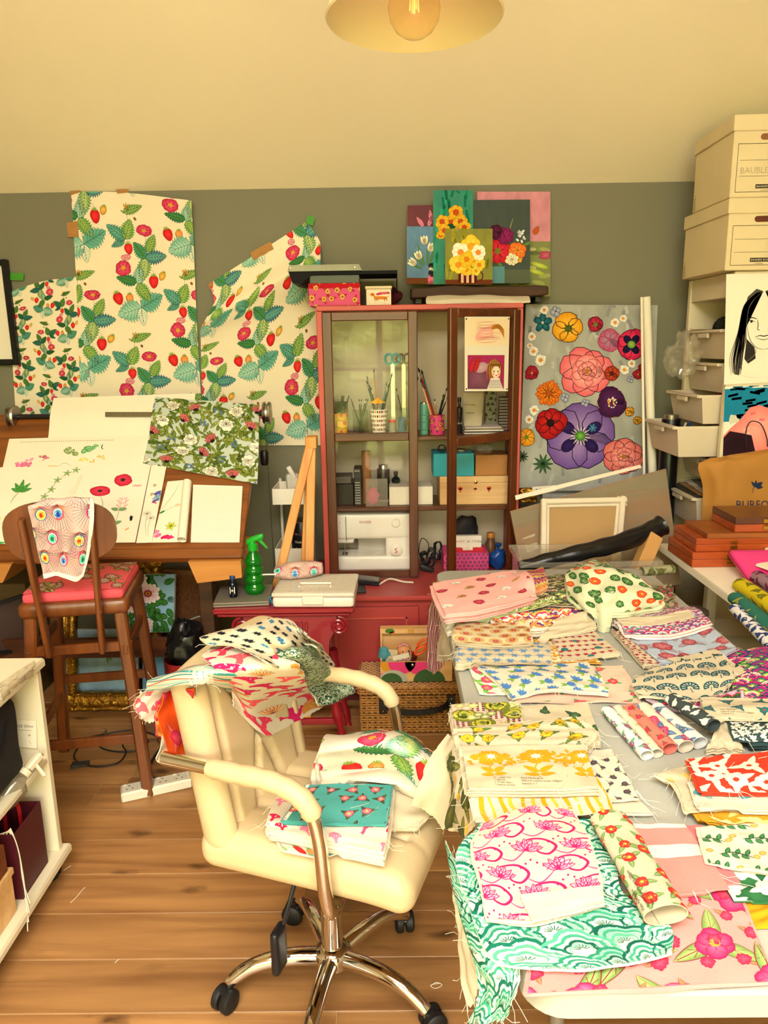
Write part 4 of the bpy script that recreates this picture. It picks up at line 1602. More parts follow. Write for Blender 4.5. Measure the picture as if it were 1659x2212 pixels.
# protea fabric swatch
def protea(p,c):
 R = p.R
 w,h = p.w,p.h
 for k in range(420):
  p.nxt()
  x,y = R.uniform(0,w),R.uniform(0,h)
  a = R.uniform(0,6.28)
  p.leaf(x,y,R.uniform(.035,.06),R.uniform(.010,.016),a,R.choice(['#4f6a1c','#5f7a24','#7f8f2c','#3a5420']),R.choice(['#8fa03a','#a8b04a','#6a842c']),'#10140c',veins=2,ow=.0011)
 nx,ny = 5,5
 for i in range(nx + 1):
  for j in range(ny + 1):
   x,y = (i + .5 * (j % 2)) * w / nx + R.uniform(-.012,.012),(j + .3) * h / ny + R.uniform(-.01,.01)
   kind = (i + 2 * j) % 3
   p.lo = .0013 + .00005 * ((i * 7 + j) % 9)
   if kind == 0:
    for rr in (1.0,.66,.36):
     p.flower(x,y,.032 * rr,7,'#ece4cf','#f6f0e0',None if rr > .4 else '#4a4a38','#181410',R.uniform(0,1),.25,.9,ow=.0011,layer=int(6 - rr * 5))
   elif kind == 1:
    a = R.uniform(.6,2.4)
    for q in range(7):
     p.leaf(x,y,.04,.013,a + (q - 3) * .3,'#b8344a','#e88a80','#2a0c10',veins=2,ow=.001,layer=q % 3)
    p.ell(x + .004 * math.cos(a),y,.008,.012,'#241018',None,a,layer=4)
   else:
    for q in range(12):
     p.ell(x + R.uniform(-.018,.018),y + R.uniform(-.016,.016),.0045,.0045,'#3a5478','#7090b0',n=7,layer=q % 4)
psheet('fabric_swatch','dense protea and white blossom print fabric hanging over the drafting board','fabric',[(309,1001),(556,1046),(563,886),(340,868)],.0048,lift=.030,
m=mat('pale_blue_cloth','#b8c4b8',.85),draw=protea,frame=(0,0,1,1),seed=8,curl=.0015,n=16)
# ================================================================ paintings on and behind the wall shelf
def canvas(name,label,pts,Y,th,base,draw=None,seed=1,lean=.02,edge='#d8ccb0',cat='painting',var=.18,sc=25):
 """pts: TL, TR, BR, BL pixel corners; stands at depth Y, its top leaning back"""
 tl,tr,br,bl = pts
 zb = PY(bl[0],bl[1],Y).z
 c = [PY(bl[0],bl[1],Y),PY(br[0],br[1],Y),PY(tr[0],tr[1],Y + lean),PY(tl[0],tl[1],Y + lean)]
 w,h = facing(c)
 p = Pr(w,h,seed)
 if draw:
  draw(p,lambda x,y: ((x - tl[0]) / (tr[0] - tl[0]) * w,(bl[1] - y) / (bl[1] - tl[1]) * h),w / (tr[0] - tl[0]))
 m = mat('paint_' + base[1:] + str(sc),base,.6,var=var,scale=sc,stretch=(1,1,.6))
 return panel(name,label,cat,c,th,m,p,edge=mat('edge_' + edge[1:],edge,.7))
def brush(p,n,cols,s=.03):
 for k in range(n):
  x,y = p.R.uniform(0,p.w),p.R.uniform(0,p.h)
  a = p.R.uniform(1.2,1.9)
  p.line([(x,y),(x + s * math.cos(a),y + s * math.sin(a))],s * .3,p.R.choice(cols),0,True)
def d_pink(p,c,k):
 x,y = c(1190,545)
 p.rect(0,0,p.w,y + .05,'#7c8450')
 for j in range(14):
  p.ell(p.R.uniform(0,p.w),p.R.uniform(0,y + .04),.03,.01,p.R.choice(['#9aa05c','#5e6a3c','#b0ac78']),None,p.R.uniform(-.3,.3),layer=1)
 for (x,y,r) in ((1165,572,20),(1155,585,22)):
  q = c(x,y)
  p.ell(q[0],q[1],r * k,5 * k,'#9aac30','#c8d060',-.3,layer=2)
 q = c(1180,550)
 p.ell(q[0],q[1],16 * k,7 * k,'#9a3050','#c06878',0,layer=2,wob=.3)
 q = c(1153,505)
 p.leaf(q[0],q[1],20 * k,12 * k,1.0,'#b84a1c','#d86a2a','#3a1808',layer=3)
canvas('canvas_painting','pink still life canvas at the back of the wall shelf',[(1031,414),(1189,414),(1189,640),(1031,640)],3.545,.02,'#c4808e',d_pink,3)
def d_burg(p,c,k):
 for (x,y,a) in ((925,490,1.2),(932,480,1.7),(915,490,2.2),(936,488,.7)):
  q = c(x,y)
  p.leaf(q[0],q[1],26 * k,10 * k,a,'#d86088','#f0a8b8','#6a1030')
canvas('canvas_painting','burgundy canvas with pink lily petals behind the blue tulip painting',[(880,444),(1035,440),(1035,560),(880,560)],3.520,.016,'#5c1220',d_burg,4)
def d_dark(p,c,k):
 y = c(0,592)[1]
 p.rect(0,0,p.w,y + .02,'#56604c')
 x0,yb = c(1064,615)
 x1,yt = c(1090,575)
 p.rect(x0,yb,x1,yt,'#5a8a94',1)
 for (x,y,r,c1,c2,n) in ((1075,542,28,'#b81428','#e83a48',10),(1118,540,18,'#d8641c','#f09a3c',6),(1106,560,14,'#e8dcb0','#f4f0d8',8),(1090,510,20,'#6a1048','#a02870',8),(1070,500,16,'#3a0c28','#6a1c48',7),(1120,560,8,'#e0a028','#f0c050',6)):
  q = c(x,y)
  p.nxt()
  p.flower(q[0],q[1],r * k,n,c1,c2,'#7a7028' if r > 20 else None,'#2a0810',.3,.25,.95,ow=.0008)
 for i in range(12):
  q = c(1128 + p.R.uniform(-12,8),512 + p.R.uniform(-14,12))
  p.ell(q[0],q[1],4 * k,2.5 * k,'#c8d0d0','#e8ece8',p.R.uniform(0,3),7,2)
 p.squig([c(1098,505),c(1104,485),c(1108,472)],.004,'#8a8a50')
 for (x,y,a) in ((1095,560,.8),(1100,525,1.4),(1085,575,2.4),(1130,530,.4)):
  q = c(x,y)
  p.leaf(q[0],q[1],24 * k,8 * k,a,'#3a5a30','#6a8a48',None,layer=3,veins=0)
canvas('canvas_painting','dark green canvas of red and orange garden flowers on the wall shelf',[(1023,432),(1145,431),(1145,612),(1023,612)],3.490,.018,'#2c3a30',d_dark,5)
def d_teal(p,c,k):
 brush(p,40,['#128060','#0c6a54','#2a9a78'],.05)
 for (x,y,r) in ((985,458,17),(955,478,15),(995,478,16),(960,497,14),(1003,490,14),(975,480,17),(952,507,10)):
  q = c(x,y)
  p.nxt()
  p.flower(q[0],q[1],r * k,6,'#d8a018','#f0d040','#b84a10','#5a3008',p.R.uniform(0,1),.42,.95,ow=.0008)
 q = c(975,488)
 p.ell(q[0],q[1],10 * k,6 * k,'#0c4a30',layer=5)
canvas('canvas_painting','tall teal canvas of yellow narcissi on the wall shelf',[(936,411),(1022,411),(1022,614),(936,614)],3.465,.022,'#107a62',d_teal,6)
def d_blue(p,c,k):
 y = c(0,600)[1]
 p.rect(0,0,p.w,y,'#6a3a18')
 for (x,y,a,L_) in ((915,575,2.3,40),(918,575,1.9,55),(922,575,1.5,60),(925,575,1.2,48),(912,580,2.8,30)):
  q = c(x,y)
  p.leaf(q[0],q[1],L_ * k,5 * k,a,'#2c5a30','#5a8a4a',None,veins=0)
 for (x,y,a) in ((917,520,1.7),(930,535,1.2),(905,552,2.0),(893,563,2.6)):
  q = c(x,y)
  for s in (-.35,0,.35):
   p.leaf(q[0] - .5 * 14 * k * math.cos(a),q[1] - 8 * k,20 * k,9 * k,a + s,'#e0d4a8','#f6f0d8','#8a7a50',veins=0,layer=2,ow=.0006)
 for (dy,rx,ry_,col) in ((14,9,12,'#d86a88'),(0,8,8,'#1a1a20'),(-10,6,6,'#e8d0b8'),(-16,8,6,'#14141c'),(24,9,8,'#d86a88')):
  q = c(933,590 + dy)
  p.ell(q[0],q[1],rx * k,ry_ * k,col,layer=4)
canvas('canvas_painting','blue canvas of white tulips in a figurine vase on the wall shelf',[(879,489),(943,489),(943,613),(879,613)],3.470,.022,'#4f7a9c',d_blue,7)
def d_daff(p,c,k):
 brush(p,30,['#8a8418','#6f7010','#9a9428'],.04)
 q0,q1 = c(962,614),c(1064,604)
 p.rect(q0[0],0,q1[0],q1[1],'#6a3414',1)
 for i in range(7):
  a0,a1 = c(990 + i * 5.7,611),c(996 + i * 5.7,588)
  p.rect(a0[0],a0[1],a1[0],a1[1],'#5a0c18' if i % 2 == 0 else '#d8b890',2)
 q = c(1036,596)
 p.ring(q[0],q[1],7 * k,9 * k,.005,'#5a1018',-1.6,1.6,layer=3)
 for (x,y,r,c1,c2,ce) in ((1018,532,24,'#f0c020','#f8e060','#e8a020'),(995,545,20,'#f4ecd0','#fff8e8','#e88a30'),(1033,545,17,'#f4ecd0','#fff8e8','#e88a30'),(990,572,20,'#f0c828','#f8e878','#e89020'),(1008,560,18,'#e8b018','#f8d840','#d88010'),(1025,562,15,'#f0d030','#f8e870','#e88020'),(1035,572,14,'#e8c020','#f8e060','#d88018'),(1008,583,14,'#f0b820','#f8d850','#e09018'),(1028,585,10,'#e8c828','#f8e868','#d89018')):
  q = c(x,y)
  p.nxt()
  p.flower(q[0],q[1],r * k,6,c1,c2,ce,'#7a5a10',p.R.uniform(0,1),.36,.95,ow=.0006)
canvas('canvas_painting','olive canvas of daffodils in a striped jug on the wall shelf',[(962,494),(1064,494),(1064,614),(962,614)],3.435,.022,'#7a7a14',d_daff,8)
# the driftwood shelf and its brackets
a,b = PY(888,645,3.40),PY(1186,615,3.40)
t = thing('wall_shelf','dark rough driftwood wall shelf holding the flower paintings','shelf',V(((a.x + b.x) / 2,3.5,a.z)))
def rough(p):
 q = V(p)
 q.z += .006 * noise.noise(V((p.x * 9,p.y * 9,p.z * 20)))
 q.y += .010 * noise.noise(V((p.x * 7 + 9,p.z * 15,0)))
 if p.x > .24:
  q.z *= 1 - (p.x - .24) * 4
 return q
MB().rbox(((a.x + b.x) / 2,3.475,(a.z + b.z) / 2),(b.x - a.x) / 2,.075,(b.z - a.z) / 2,.008,24,fn=rough).obj('plank_shelf',wood('driftwood','#1e0f06','#4a2a12','x',8,.7),t,weld=True)
for xx in (a.x + .02,b.x - .05):
 MB().box(xx,xx + .03,3.45,3.594,a.z - .02,a.z + .004,b=.002).obj('bracket',DARKSTEEL,t)
# ================================================================ big flower canvas right of the cabinet
K = .2939
def cc(x,y):
 return 1080 + x * K,600 + y * K
def d_big(p,c,k):
 k = p.w / 925.0
 def C(x,y):
  return ((x - 165) * k,p.h - (y - 197) * p.h / 1363.0)
 R = p.R
 for i in range(70):
  x,y = R.uniform(0,p.w),R.uniform(0,p.h)
  g = R.choice(['#989a94','#86888a','#a8aaa4','#b4b4ac'])
  p.line([(x,y),(x + R.uniform(-.03,.03),y + R.uniform(.03,.07))],.02,g,0,True)
 BK = '#141018'
 def F(x,y,r,n,c1,c2,cen,a=0.,cr=.2,sq=1.0,ow=.003,L=0,out=BK,notch=0.,pw=1.1):
  q = C(x,y)
  p.lo = .0009 + L * .0004
  p.flower(q[0],q[1],r * k,n,c1,c2,cen,out,a,cr,sq,ow,0,notch,pw)
  return q
 q = F(605,1145,255,5,'#6a4a94','#a88cc4',None,.31,0,.98,.004,0,pw=1.05)
 for a in (2.5,.6,3.9,5.5):
  p.ell(q[0] + math.cos(a) * 120 * k,q[1] + math.sin(a) * 105 * k,62 * k,44 * k,'#1c0c40','#2e1a5c',a,layer=5)
 for i in range(30):
  a = i * 2 * PI / 30
  p.line([q,(q[0] + math.cos(a) * R.uniform(60,88) * k,q[1] + math.sin(a) * R.uniform(60,85) * k)],.003,'#dcd8cc' if i % 2 else '#20182c',6)
 p.ell(q[0],q[1],38 * k,38 * k,'#2a6a20','#7ab84a',layer=7)
 q = F(640,670,195,7,'#e0606c','#f6b0a8',None,.2,0,.95,.003,1)
 for rr,n,a in ((120,5,.5),(70,5,.1),(36,4,.4)):
  p.flower(q[0],q[1],rr * k,n,'#ec7c80','#fcd0c0',None,'#7a2030',a,.1,.95,.0022,layer=int(4 + (120 - rr) / 25),pw=1.1)
 p.ell(q[0],q[1],14 * k,22 * k,'#c88020',layer=9)
 q = F(930,1300,150,6,'#d0605c','#f0a89c',None,.5,0,.95,.003,2)
 for rr,a in ((90,.2),(48,.6)):
  p.flower(q[0],q[1],rr * k,5,'#dc706c','#f4b8a8',None,'#6a1c20',a,.1,.9,.002,layer=int(4 + (90 - rr) / 20),pw=1.1)
 p.ell(q[0],q[1],14 * k,20 * k,'#a86a20',layer=9)
 F(490,365,118,4,'#dc9410','#f4c440','#5a6420',.25,.25,.92,.003,3,pw=.9)
 F(692,335,56,5,'#98102c','#d83a5c','#6a7a28',.3,.3,1,.002,1)
 F(800,440,84,5,'#b84870','#9a8ca4','#c8507a',.1,.12,1,.002,2,out='#8a1c48')
 q = F(965,475,112,4,'#c81848','#f04870',None,.5,0,1,.003,4)
 for a in (.9,2.3,3.9,5.4):
  p.ell(q[0] + math.cos(a) * 45 * k,q[1] + math.sin(a) * 45 * k,38 * k,28 * k,'#140c34',None,a,layer=5)
 p.ell(q[0],q[1],30 * k,28 * k,'#5a8a30','#98b850',layer=7)
 F(825,685,52,5,'#a82c14','#d05a20','#5a1810',.2,.35,1,.002,5)
 F(360,830,94,16,'#d86410','#f09a28','#c05010',.1,.18,1,.0016,3,out='#6a2a08',pw=1.2)
 q = F(830,895,110,5,'#2c0c38','#5a2464',None,.6,0,1,.003,5,out='#5c1030')
 for i in range(26):
  a = R.uniform(0,6.3)
  p.ell(q[0] + math.cos(a) * R.uniform(10,40) * k,q[1] + math.sin(a) * R.uniform(10,40) * k,6 * k,6 * k,R.choice(['#f0e0b0','#e0a020','#f4ecd8']),n=6,layer=6)
 F(380,1050,118,6,'#98080f','#d8281c','#240808',.3,.26,1,.003,4)
 F(295,325,66,5,'#0f4a58','#2a8090','#d8d8c8',.3,.16,1,.002,1,pw=.55)
 for (x,y,r) in ((303,237,32),(838,320,34),(897,290,27),(218,425,32),(205,490,22),(233,530,36),(290,592,42),(970,612,30),(917,657,35),(255,955,37),(220,1025,32)):
  F(x,y,r,11,'#f0ece0','#fbf8f0','#e08a18',0,.36,1,.0008,6,out='#a8a498')
 for (x,y,r) in ((228,685,52),(1020,690,40),(1046,640,26)):
  F(x,y,r,7,'#8c0c20','#c83040','#e8b030',.2,.15,1,.0012,6)
 for (x,y,r,n) in ((968,962,36,5),(1023,1028,32,5),(205,1155,62,4)):
  F(x,y,r,n,'#d88a10','#f4b838','#7a8a20',.2,.25,1,.002,6)
 for (x,y,r) in ((335,1355,80),(180,1300,46)):
  q = C(x,y)
  for i in range(10):
   p.leaf(q[0],q[1],r * k,r * k * .22,i * .63,'#1c3a24','#4a7a48','#101810',veins=1,ow=.001)
 for (x,y,r) in ((480,860,36),(390,245,40),(965,725,26),(632,900,30)):
  F(x,y,r,4,'#8088a0','#c8ccd4','#383c50',.4,.15,1,.0016,6,out='#4a5068',pw=.7)
 F(695,1085,36,6,'#1c4a80','#50a0c0','#d8e8f0',.2,.12,1,.001,7,pw=.6)
canvas('canvas_painting','second grey canvas peeking out behind the big flower painting',[(1180,658),(1421,659),(1405,1080),(1172,1080)],3.545,.018,'#a4a49a',None,9)
canvas('canvas_painting','big grey canvas of many painted flowers leaning against the wall',[(1136,657),(1402,660),(1391,1060),(1121,1060)],3.50,.022,'#9ea098',d_big,10,lean=.03,var=.22,sc=9)
# ================================================================ drawings pinned on the drawer tower
TYF = UY0 - .004
def d_port(p,c,k):
 INK,MID,PAL = '#1c1a18','#6a645a','#cfc6b0'
 X = lambda x,y: c(1359 + x / 3.687,240 + y / 3.687)
 k = k / 3.687
 # hair masses either side of the parting
 for side in (1,-1):
  mir = lambda x: x if side > 0 else 2 * 1072 - x
  p.fan([X(mir(x),y) for x,y in ((1065,1430),(1010,1410),(940,1470),(905,1600),(880,1760),(850,1950),(840,2080),(880,2090),(905,1950),(935,1800),(930,1680),(950,1560),(1000,1480))],'#4a453c','#7a7264',1)
  for i in range(16):
   t_ = i / 15
   p.squig([X(mir(1060 - 50 * t_),1430 + 10 * t_),X(mir(955 - 45 * t_),1540),X(mir(925 - 60 * t_),1750),X(mir(905 - 95 * t_ + p.R.uniform(-14,14)),1950),X(mir(900 - 80 * t_),2040 + p.R.uniform(0,60))],.003 + .003 * p.R.random(),INK if i % 3 else MID,2)
  p.squig([X(mir(935),1690),X(mir(960),1800),X(mir(1010),1870),X(mir(1072),1890)],.0025,INK,3)
  p.squig([X(mir(940),1645),X(mir(975),1635),X(mir(1018),1645)],.004,INK,3)
  p.squig([X(mir(945),1665),X(mir(970),1655),X(mir(1000),1670)],.003,INK,3)
  q = X(mir(972),1666)
  p.ell(q[0],q[1],10 * k,9 * k,INK,layer=4)
  p.squig([X(mir(1040),1735),X(mir(1025),1730),X(mir(1018),1720)],.003,INK,3)
  p.squig([X(mir(930),1990),X(mir(1000),1930),X(mir(1010),1880)],.003,MID,3)
  p.squig([X(mir(900),2090),X(mir(960),2110),X(mir(1060),2120)],.002,PAL,2)
 p.squig([X(1022,1650),X(1026,1700),X(1020,1725)],.004,MID,3)
 p.squig([X(1000,1790),X(1040,1778),X(1072,1784),X(1110,1778),X(1145,1790)],.004,INK,4)
 p.squig([X(1010,1795),X(1072,1812),X(1135,1795)],.003,MID,4)
 p.fan([X(x,y) for x,y in ((935,1800),(1000,1870),(1010,1960),(950,2000),(920,1960))],'#2c2822',None,1)
pts = [(1569,592),(1745,590),(1745,822),(1564,831)]
c_ = [PY(x,y,TYF) for x,y in (pts[3],pts[2],pts[1],pts[0])]
w,h = facing(c_)
p = Pr(w,h,4)
d_port(p,lambda x,y: ((x - 1566) / (1745 - 1566) * w,(826 - y) / (826 - 591) * h),w / 179)
panel('portrait_drawing','black ink portrait of a long haired woman pinned to the drawer tower','drawing',c_,.001,PAPER,p)
def d_land(p,c,k):
 R = p.R
 p.rect(0,p.h * .5,p.w,p.h * .97,'#147a9c')
 for i in range(40):
  x,y = R.uniform(0,p.w),R.uniform(p.h * .55,p.h)
  p.line([(x,y),(x + .04,y + R.uniform(-.01,.01))],.012,R.choice(['#0c5a80','#2a9ab0','#1a6a90']),0,True)
 p.fan([c(x,y) for x,y in ((1565,940),(1578,925),(1600,905),(1620,880),(1640,875),(1680,890),(1740,880),(1745,985),(1565,985))],'#f07a74','#f8a498',2)
 for i in range(16):
  q = c(R.uniform(1590,1740),R.uniform(885,940))
  p.line([q,(q[0] + .02,q[1] + R.uniform(-.02,.02))],.012,R.choice(['#f8b8a8','#e86470','#f49088']),3,True)
 q = c(1585,905)
 p.ell(q[0],q[1],.02,.02,'#c8c8b0',None,.5,layer=3,wob=.3)
 p.fan([c(x,y) for x,y in ((1565,985),(1565,945),(1578,930),(1605,935),(1625,940),(1636,985))],'#2a0c1c','#1a0810',4)
 p.fan([c(x,y) for x,y in ((1660,985),(1665,950),(1700,930),(1745,950),(1745,985))],'#2a0c1c','#1a0810',4)
pts = [(1566,836),(1745,828),(1745,985),(1560,985)]
c_ = [PY(x,y,TYF - .002) for x,y in (pts[3],pts[2],pts[1],pts[0])]
w,h = facing(c_)
p = Pr(w,h,4)
d_land(p,lambda x,y: ((x - 1564) / (1745 - 1564) * w,(985 - y) / (985 - 834) * h),w / 181)
panel('landscape_painting','blue, pink and black abstract landscape below the ink portrait','painting',c_,.001,PAPER,p)
# ================================================================ fabric prints
mat('thread','#e4dcc8',.9)
LINEN = mat('linen_cream','#c9bda2',.9,var=.04,scale=12,bump=.35,bscale=700,spec=.15)
COTTON = mat('cotton_white','#d4ccb9',.9,var=.03,scale=12,bump=.3,bscale=700,spec=.15)
def cloth_mat(col):
 return mat('cloth_' + col[1:],col,.88,var=.05,scale=14,bump=.3,bscale=700,spec=.15)
def lattice(p,dx,dy,jit=.1,half=True):
 j = 0
 y = -dy * .2
 while y < p.h + dy * .5:
  x = -dx * .2 + (dx / 2 if (half and j % 2) else 0)
  while x < p.w + dx * .5:
   yield x + p.R.uniform(-jit,jit) * dx,y + p.R.uniform(-jit,jit) * dy,j
   x += dx
  y += dy
  j += 1
def f_scatter(fl=('#b01838','#e05a6a'),lf=('#3a6a30','#7a9a50'),cen='#d8a030',n=5,s=.02,dx=.06,out='#3a1418',leaves=3,sq=1.0,extra=None):
 def f(p):
  for x,y,j in lattice(p,dx,dx * .85,.22):
   p.nxt()
   a = p.R.uniform(0,6)
   for k in range(leaves):
    p.leaf(x,y,s * 2.0,s * .75,a + k * 2.1,lf[0],lf[1],out,veins=2,ow=.0007)
   p.flower(x,y,s * p.R.uniform(.8,1.15),n,fl[0],fl[1],cen,out,a,.28,sq,ow=.0007,layer=4)
   if extra:
    p.ell(x + dx * .45,y + dx * .1,s * .5,s * .3,extra,None,a,8)
 return f
def f_strawb(s=.6,dark=False,cx=.1):
 def f(p):
  q = straw_print(p.w,p.h,cx,p.h * .5,s,3,dark)
  p.P,p.C,p.T,p.Z = q.P,q.C,q.T,q.Z
 return f
def f_stripe(cols,wob=.0,vertical=True,gap=None,edge=.0):
 """bands: list of (colour or None, width)"""
 def f(p):
  tot = p.w if vertical else p.h
  oth = p.h if vertical else p.w
  x = 0
  k = 0
  while x < tot:
   col,wd = cols[k % len(cols)]
   if col:
    ph = p.R.uniform(0,6)
    pts = []
    for i in range(13):
     o = oth * i / 12
     d = wob * math.sin(ph + i * .8) + x + wd / 2
     pts.append((d,o) if vertical else (o,d))
    p.line(pts,wd * (1 if not wob else p.R.uniform(.6,1.1)),col,0)
   x += wd
   k += 1
 return f
def f_scallop(cols,s=.04,rings=4,out='#1c1c24',jit=.05,bg=None):
 def f(p):
  n = int(p.h / (s * .5)) + 3
  for j in range(n,-2,-1):
   p.lo = .0001 + (n - j) * .00009
   m = int(p.w / s) + 2
   for i in range(-1,m):
    x = (i + .5 * (j % 2)) * s
    y = j * s * .5
    c0 = p.R.randrange(len(cols))
    for r in range(rings):
     k = 1 - r / rings
     pts = []
     for q in range(11):
      t = PI * q / 10
      w_ = 1 + jit * math.sin(q * 2.6 + j)
      pts.append((x + math.cos(t) * s * .56 * k * w_,y + math.sin(t) * s * .62 * k * w_))
     pts.append((x - s * .05 * k,y - s * .12 * k))
     p.fan(pts,cols[(c0 + r) % len(cols)],layer=r)
     if r == 0 and out:
      p.line(pts[:11],.0012,out,rings)
 return f
def f_wave(darks,mids,lights,s=.07):
 """lobed cloud bands in layered brush lines"""
 def f(p):
  n = int(p.h / s * 2.0) + 3
  for j in range(n,-2,-1):
   p.lo = .0001 + ((n - j) % 14) * .0001
   y0 = j * s * .5
   x = -s * p.R.random()
   while x < p.w + s:
    r = s * p.R.uniform(.42,.62)
    lob = p.R.choice((3,4))
    ph = p.R.uniform(-.3,.3)
    dk = p.R.random() < .68
    for (k,w_,cs) in ((1.04,.15,darks if dk else mids),(.9,.13,lights),(.76,.10,mids),(.62,.10,lights),(.48,.09,darks if not dk else mids),(.34,.10,lights)):
     pts = []
     for q in range(19):
      u = q / 18
      t = PI * (1.12 - 1.24 * u) + ph
      wv = .86 + .22 * abs(math.sin(u * PI * lob))
      pts.append((x + math.cos(t) * r * k * wv,y0 + math.sin(t) * r * k * .8 * wv))
     p.line(pts,r * w_,p.R.choice(cs),0,True)
    for q in range(7):
     t = .35 + q * .4 + ph
     p.line([(x + math.cos(t) * r * .08,y0 + math.sin(t) * r * .08),(x + math.cos(t) * r * .28,y0 + math.sin(t) * r * .25)],.001,darks[0],1)
    x += r * 1.55
 return f
def f_marble(cols,s=.05):
 def f(p):
  n = int(p.h / s * 3) + 3
  for j in range(n):
   p.lo = .0001 + (j % 10) * .0001
   y = j * s / 2.6
   ph = p.R.uniform(0,6)
   for k in range(2):
    pts = [(p.w * i / 40,y + k * s * .2 + s * .38 * abs(math.sin(ph + i * .55)) + s * .1 * math.sin(i * 1.7)) for i in range(41)]
    p.line(pts,s * p.R.uniform(.12,.26),p.R.choice(cols),k)
 return f
def f_squig(cols,s=.03):
 def f(p):
  for x,y,j in lattice(p,s * 1.25,s * 1.0,.12):
   p.nxt()
   col = p.R.choice(cols)
   w = p.R.uniform(.9,1.1)
   pts = [(x - s * .3,y + s * .25),(x,y + s * .35),(x - s * .12,y + .05 * s),(x + s * .2,y + s * .12),(x + .02 * s,y - s * .2),(x + s * .35,y - s * .12)]
   p.squig([(a * 1,b * 1) for a,b in pts],s * .22 * w,col,0)
 return f
def f_coral(cols,s=.08,out='#7a1c1c',shell='#e0904a'):
 def branch(p,x,y,a,l,w,d,col):
  x2,y2 = x + math.cos(a) * l,y + math.sin(a) * l
  p.line([(x,y),((x + x2) / 2 + l * .08,(y + y2) / 2),(x2,y2)],w,col,1)
  if d > 0:
   for da in (-.6,.1,.65):
    branch(p,x2,y2,a + da + p.R.uniform(-.2,.2),l * .68,w * .72,d - 1,col)
 def f(p):
  for x,y,j in lattice(p,s * .9,s * .85,.15):
   p.nxt()
   if p.R.random() < .7:
    branch(p,x,y,p.R.uniform(1.1,2.0),s * .34,s * .17,3,p.R.choice(cols))
   elif shell:
    for k in range(7):
     p.leaf(x,y,s * .45,s * .12,.5 + k * .33,shell,'#f4d0a0',out,veins=0,ow=.0008)
 return f
def f_rows(col,dy=.03,kind='sprig',col2=None,dx=.028):
 def f(p):
  y = dy * .5
  j = 0
  while y < p.h:
   p.line([(0,y),(p.w,y)],.0007,col,0)
   x = dx * .3 * (j % 2)
   while x < p.w:
    p.nxt()
    for a in (.3,1.0,2.1,2.8,4.2,5.2):
     p.leaf(x,y,dx * .4,dx * .15,a,col,col2 or col,None,veins=0)
    x += dx
   y += dy
   j += 1
 return f
def f_fan(col,s=.045,bgc=None):
 def f(p):
  for x,y,j in lattice(p,s * 1.3,s * 1.15,.1):
   p.nxt()
   for k in range(9):
    a = -.3 + k * .47
    p.line([(x + math.cos(a) * s * .16,y + math.sin(a) * s * .16),(x + math.cos(a) * s * .5,y + math.sin(a) * s * .45)],s * .11,col,0,True)
   p.ring(x,y,s * .52,s * .46,s * .09,col,-.4,3.6,14)
   p.line([(x,y),(x + s * .05,y - s * .4)],s * .05,col,0)
 return f
def f_bluefl(p):
 for x,y,j in lattice(p,.05,.036,.18):
  p.nxt()
  a = p.R.uniform(.2,1.2)
  for k in range(4):
   p.leaf(x,y,.022,.009,a + .5 * k - .6,'#1c4a9c','#5a94d0',None,veins=0)
  for k in range(2):
   p.leaf(x,y,.018,.007,a + 2.6 + k * .8,'#3c7a30','#8ab850',None,veins=0)
def f_tree(col):
 def f(p):
  for cx,sc in ((p.w * .22,.8),(p.w * .58,1.0),(p.w * .95,.8)):
   p.nxt()
   y0 = p.h * .22
   p.squig([(cx,y0),(cx - .008,p.h * .4),(cx + .004,p.h * .6)],.003,col)
   p.flower(cx,p.h * .72,.03 * sc,7,col,col,'#f2e8cc',None,.2,.3,.9)
   for k in range(46):
    a = p.R.uniform(-.3,3.5)
    r = p.R.uniform(.01,.055) * sc
    x,y = cx + math.cos(a) * r * 1.1,p.h * .6 + math.sin(a) * r * .75
    if p.R.random() < .5:
     p.leaf(x,y,.014,.007,p.R.uniform(0,6),col,col,None,veins=0)
    else:
     p.ell(x,y,.005,.0045,col,n=7)
   for s in (-1,1):
    p.leaf(cx,p.h * .36,.034 * sc,.013,PI / 2 + s * 1.0,col,col,None,veins=0)
    p.leaf(cx,p.h * .3,.03 * sc,.012,PI / 2 + s * 1.5,col,col,None,veins=0)
 return f
def f_scroll(c1,c2):
 def f(p):
  s = .068
  for x,y,j in lattice(p,s * 1.25,s * .72,.08):
   p.nxt()
   pts = [(x - s * .7,y),(x - s * .4,y + s * .3),(x,y + s * .32),(x + s * .25,y + s * .05),(x + s * .05,y - s * .2),(x - s * .2,y - s * .08),(x - s * .1,y + s * .1)]
   p.squig(pts,s * .07,c1,0)
   p.squig([(x + s * .2,y - s * .1),(x + s * .5,y - s * .25),(x + s * .85,y + s * .05)],s * .045,c2,0)
   for k in range(6):
    p.leaf(x - s * .45,y - s * .05,s * .42,s * .15,.2 + k * .45,c2,'#f4c8d4',c1,veins=1,ow=.0012)
   for k in range(5):
    p.ell(x + s * (.1 + k * .13),y + s * (.42 - .1 * abs(k - 2)),s * .028,s * .035,c1,n=7)
 return f
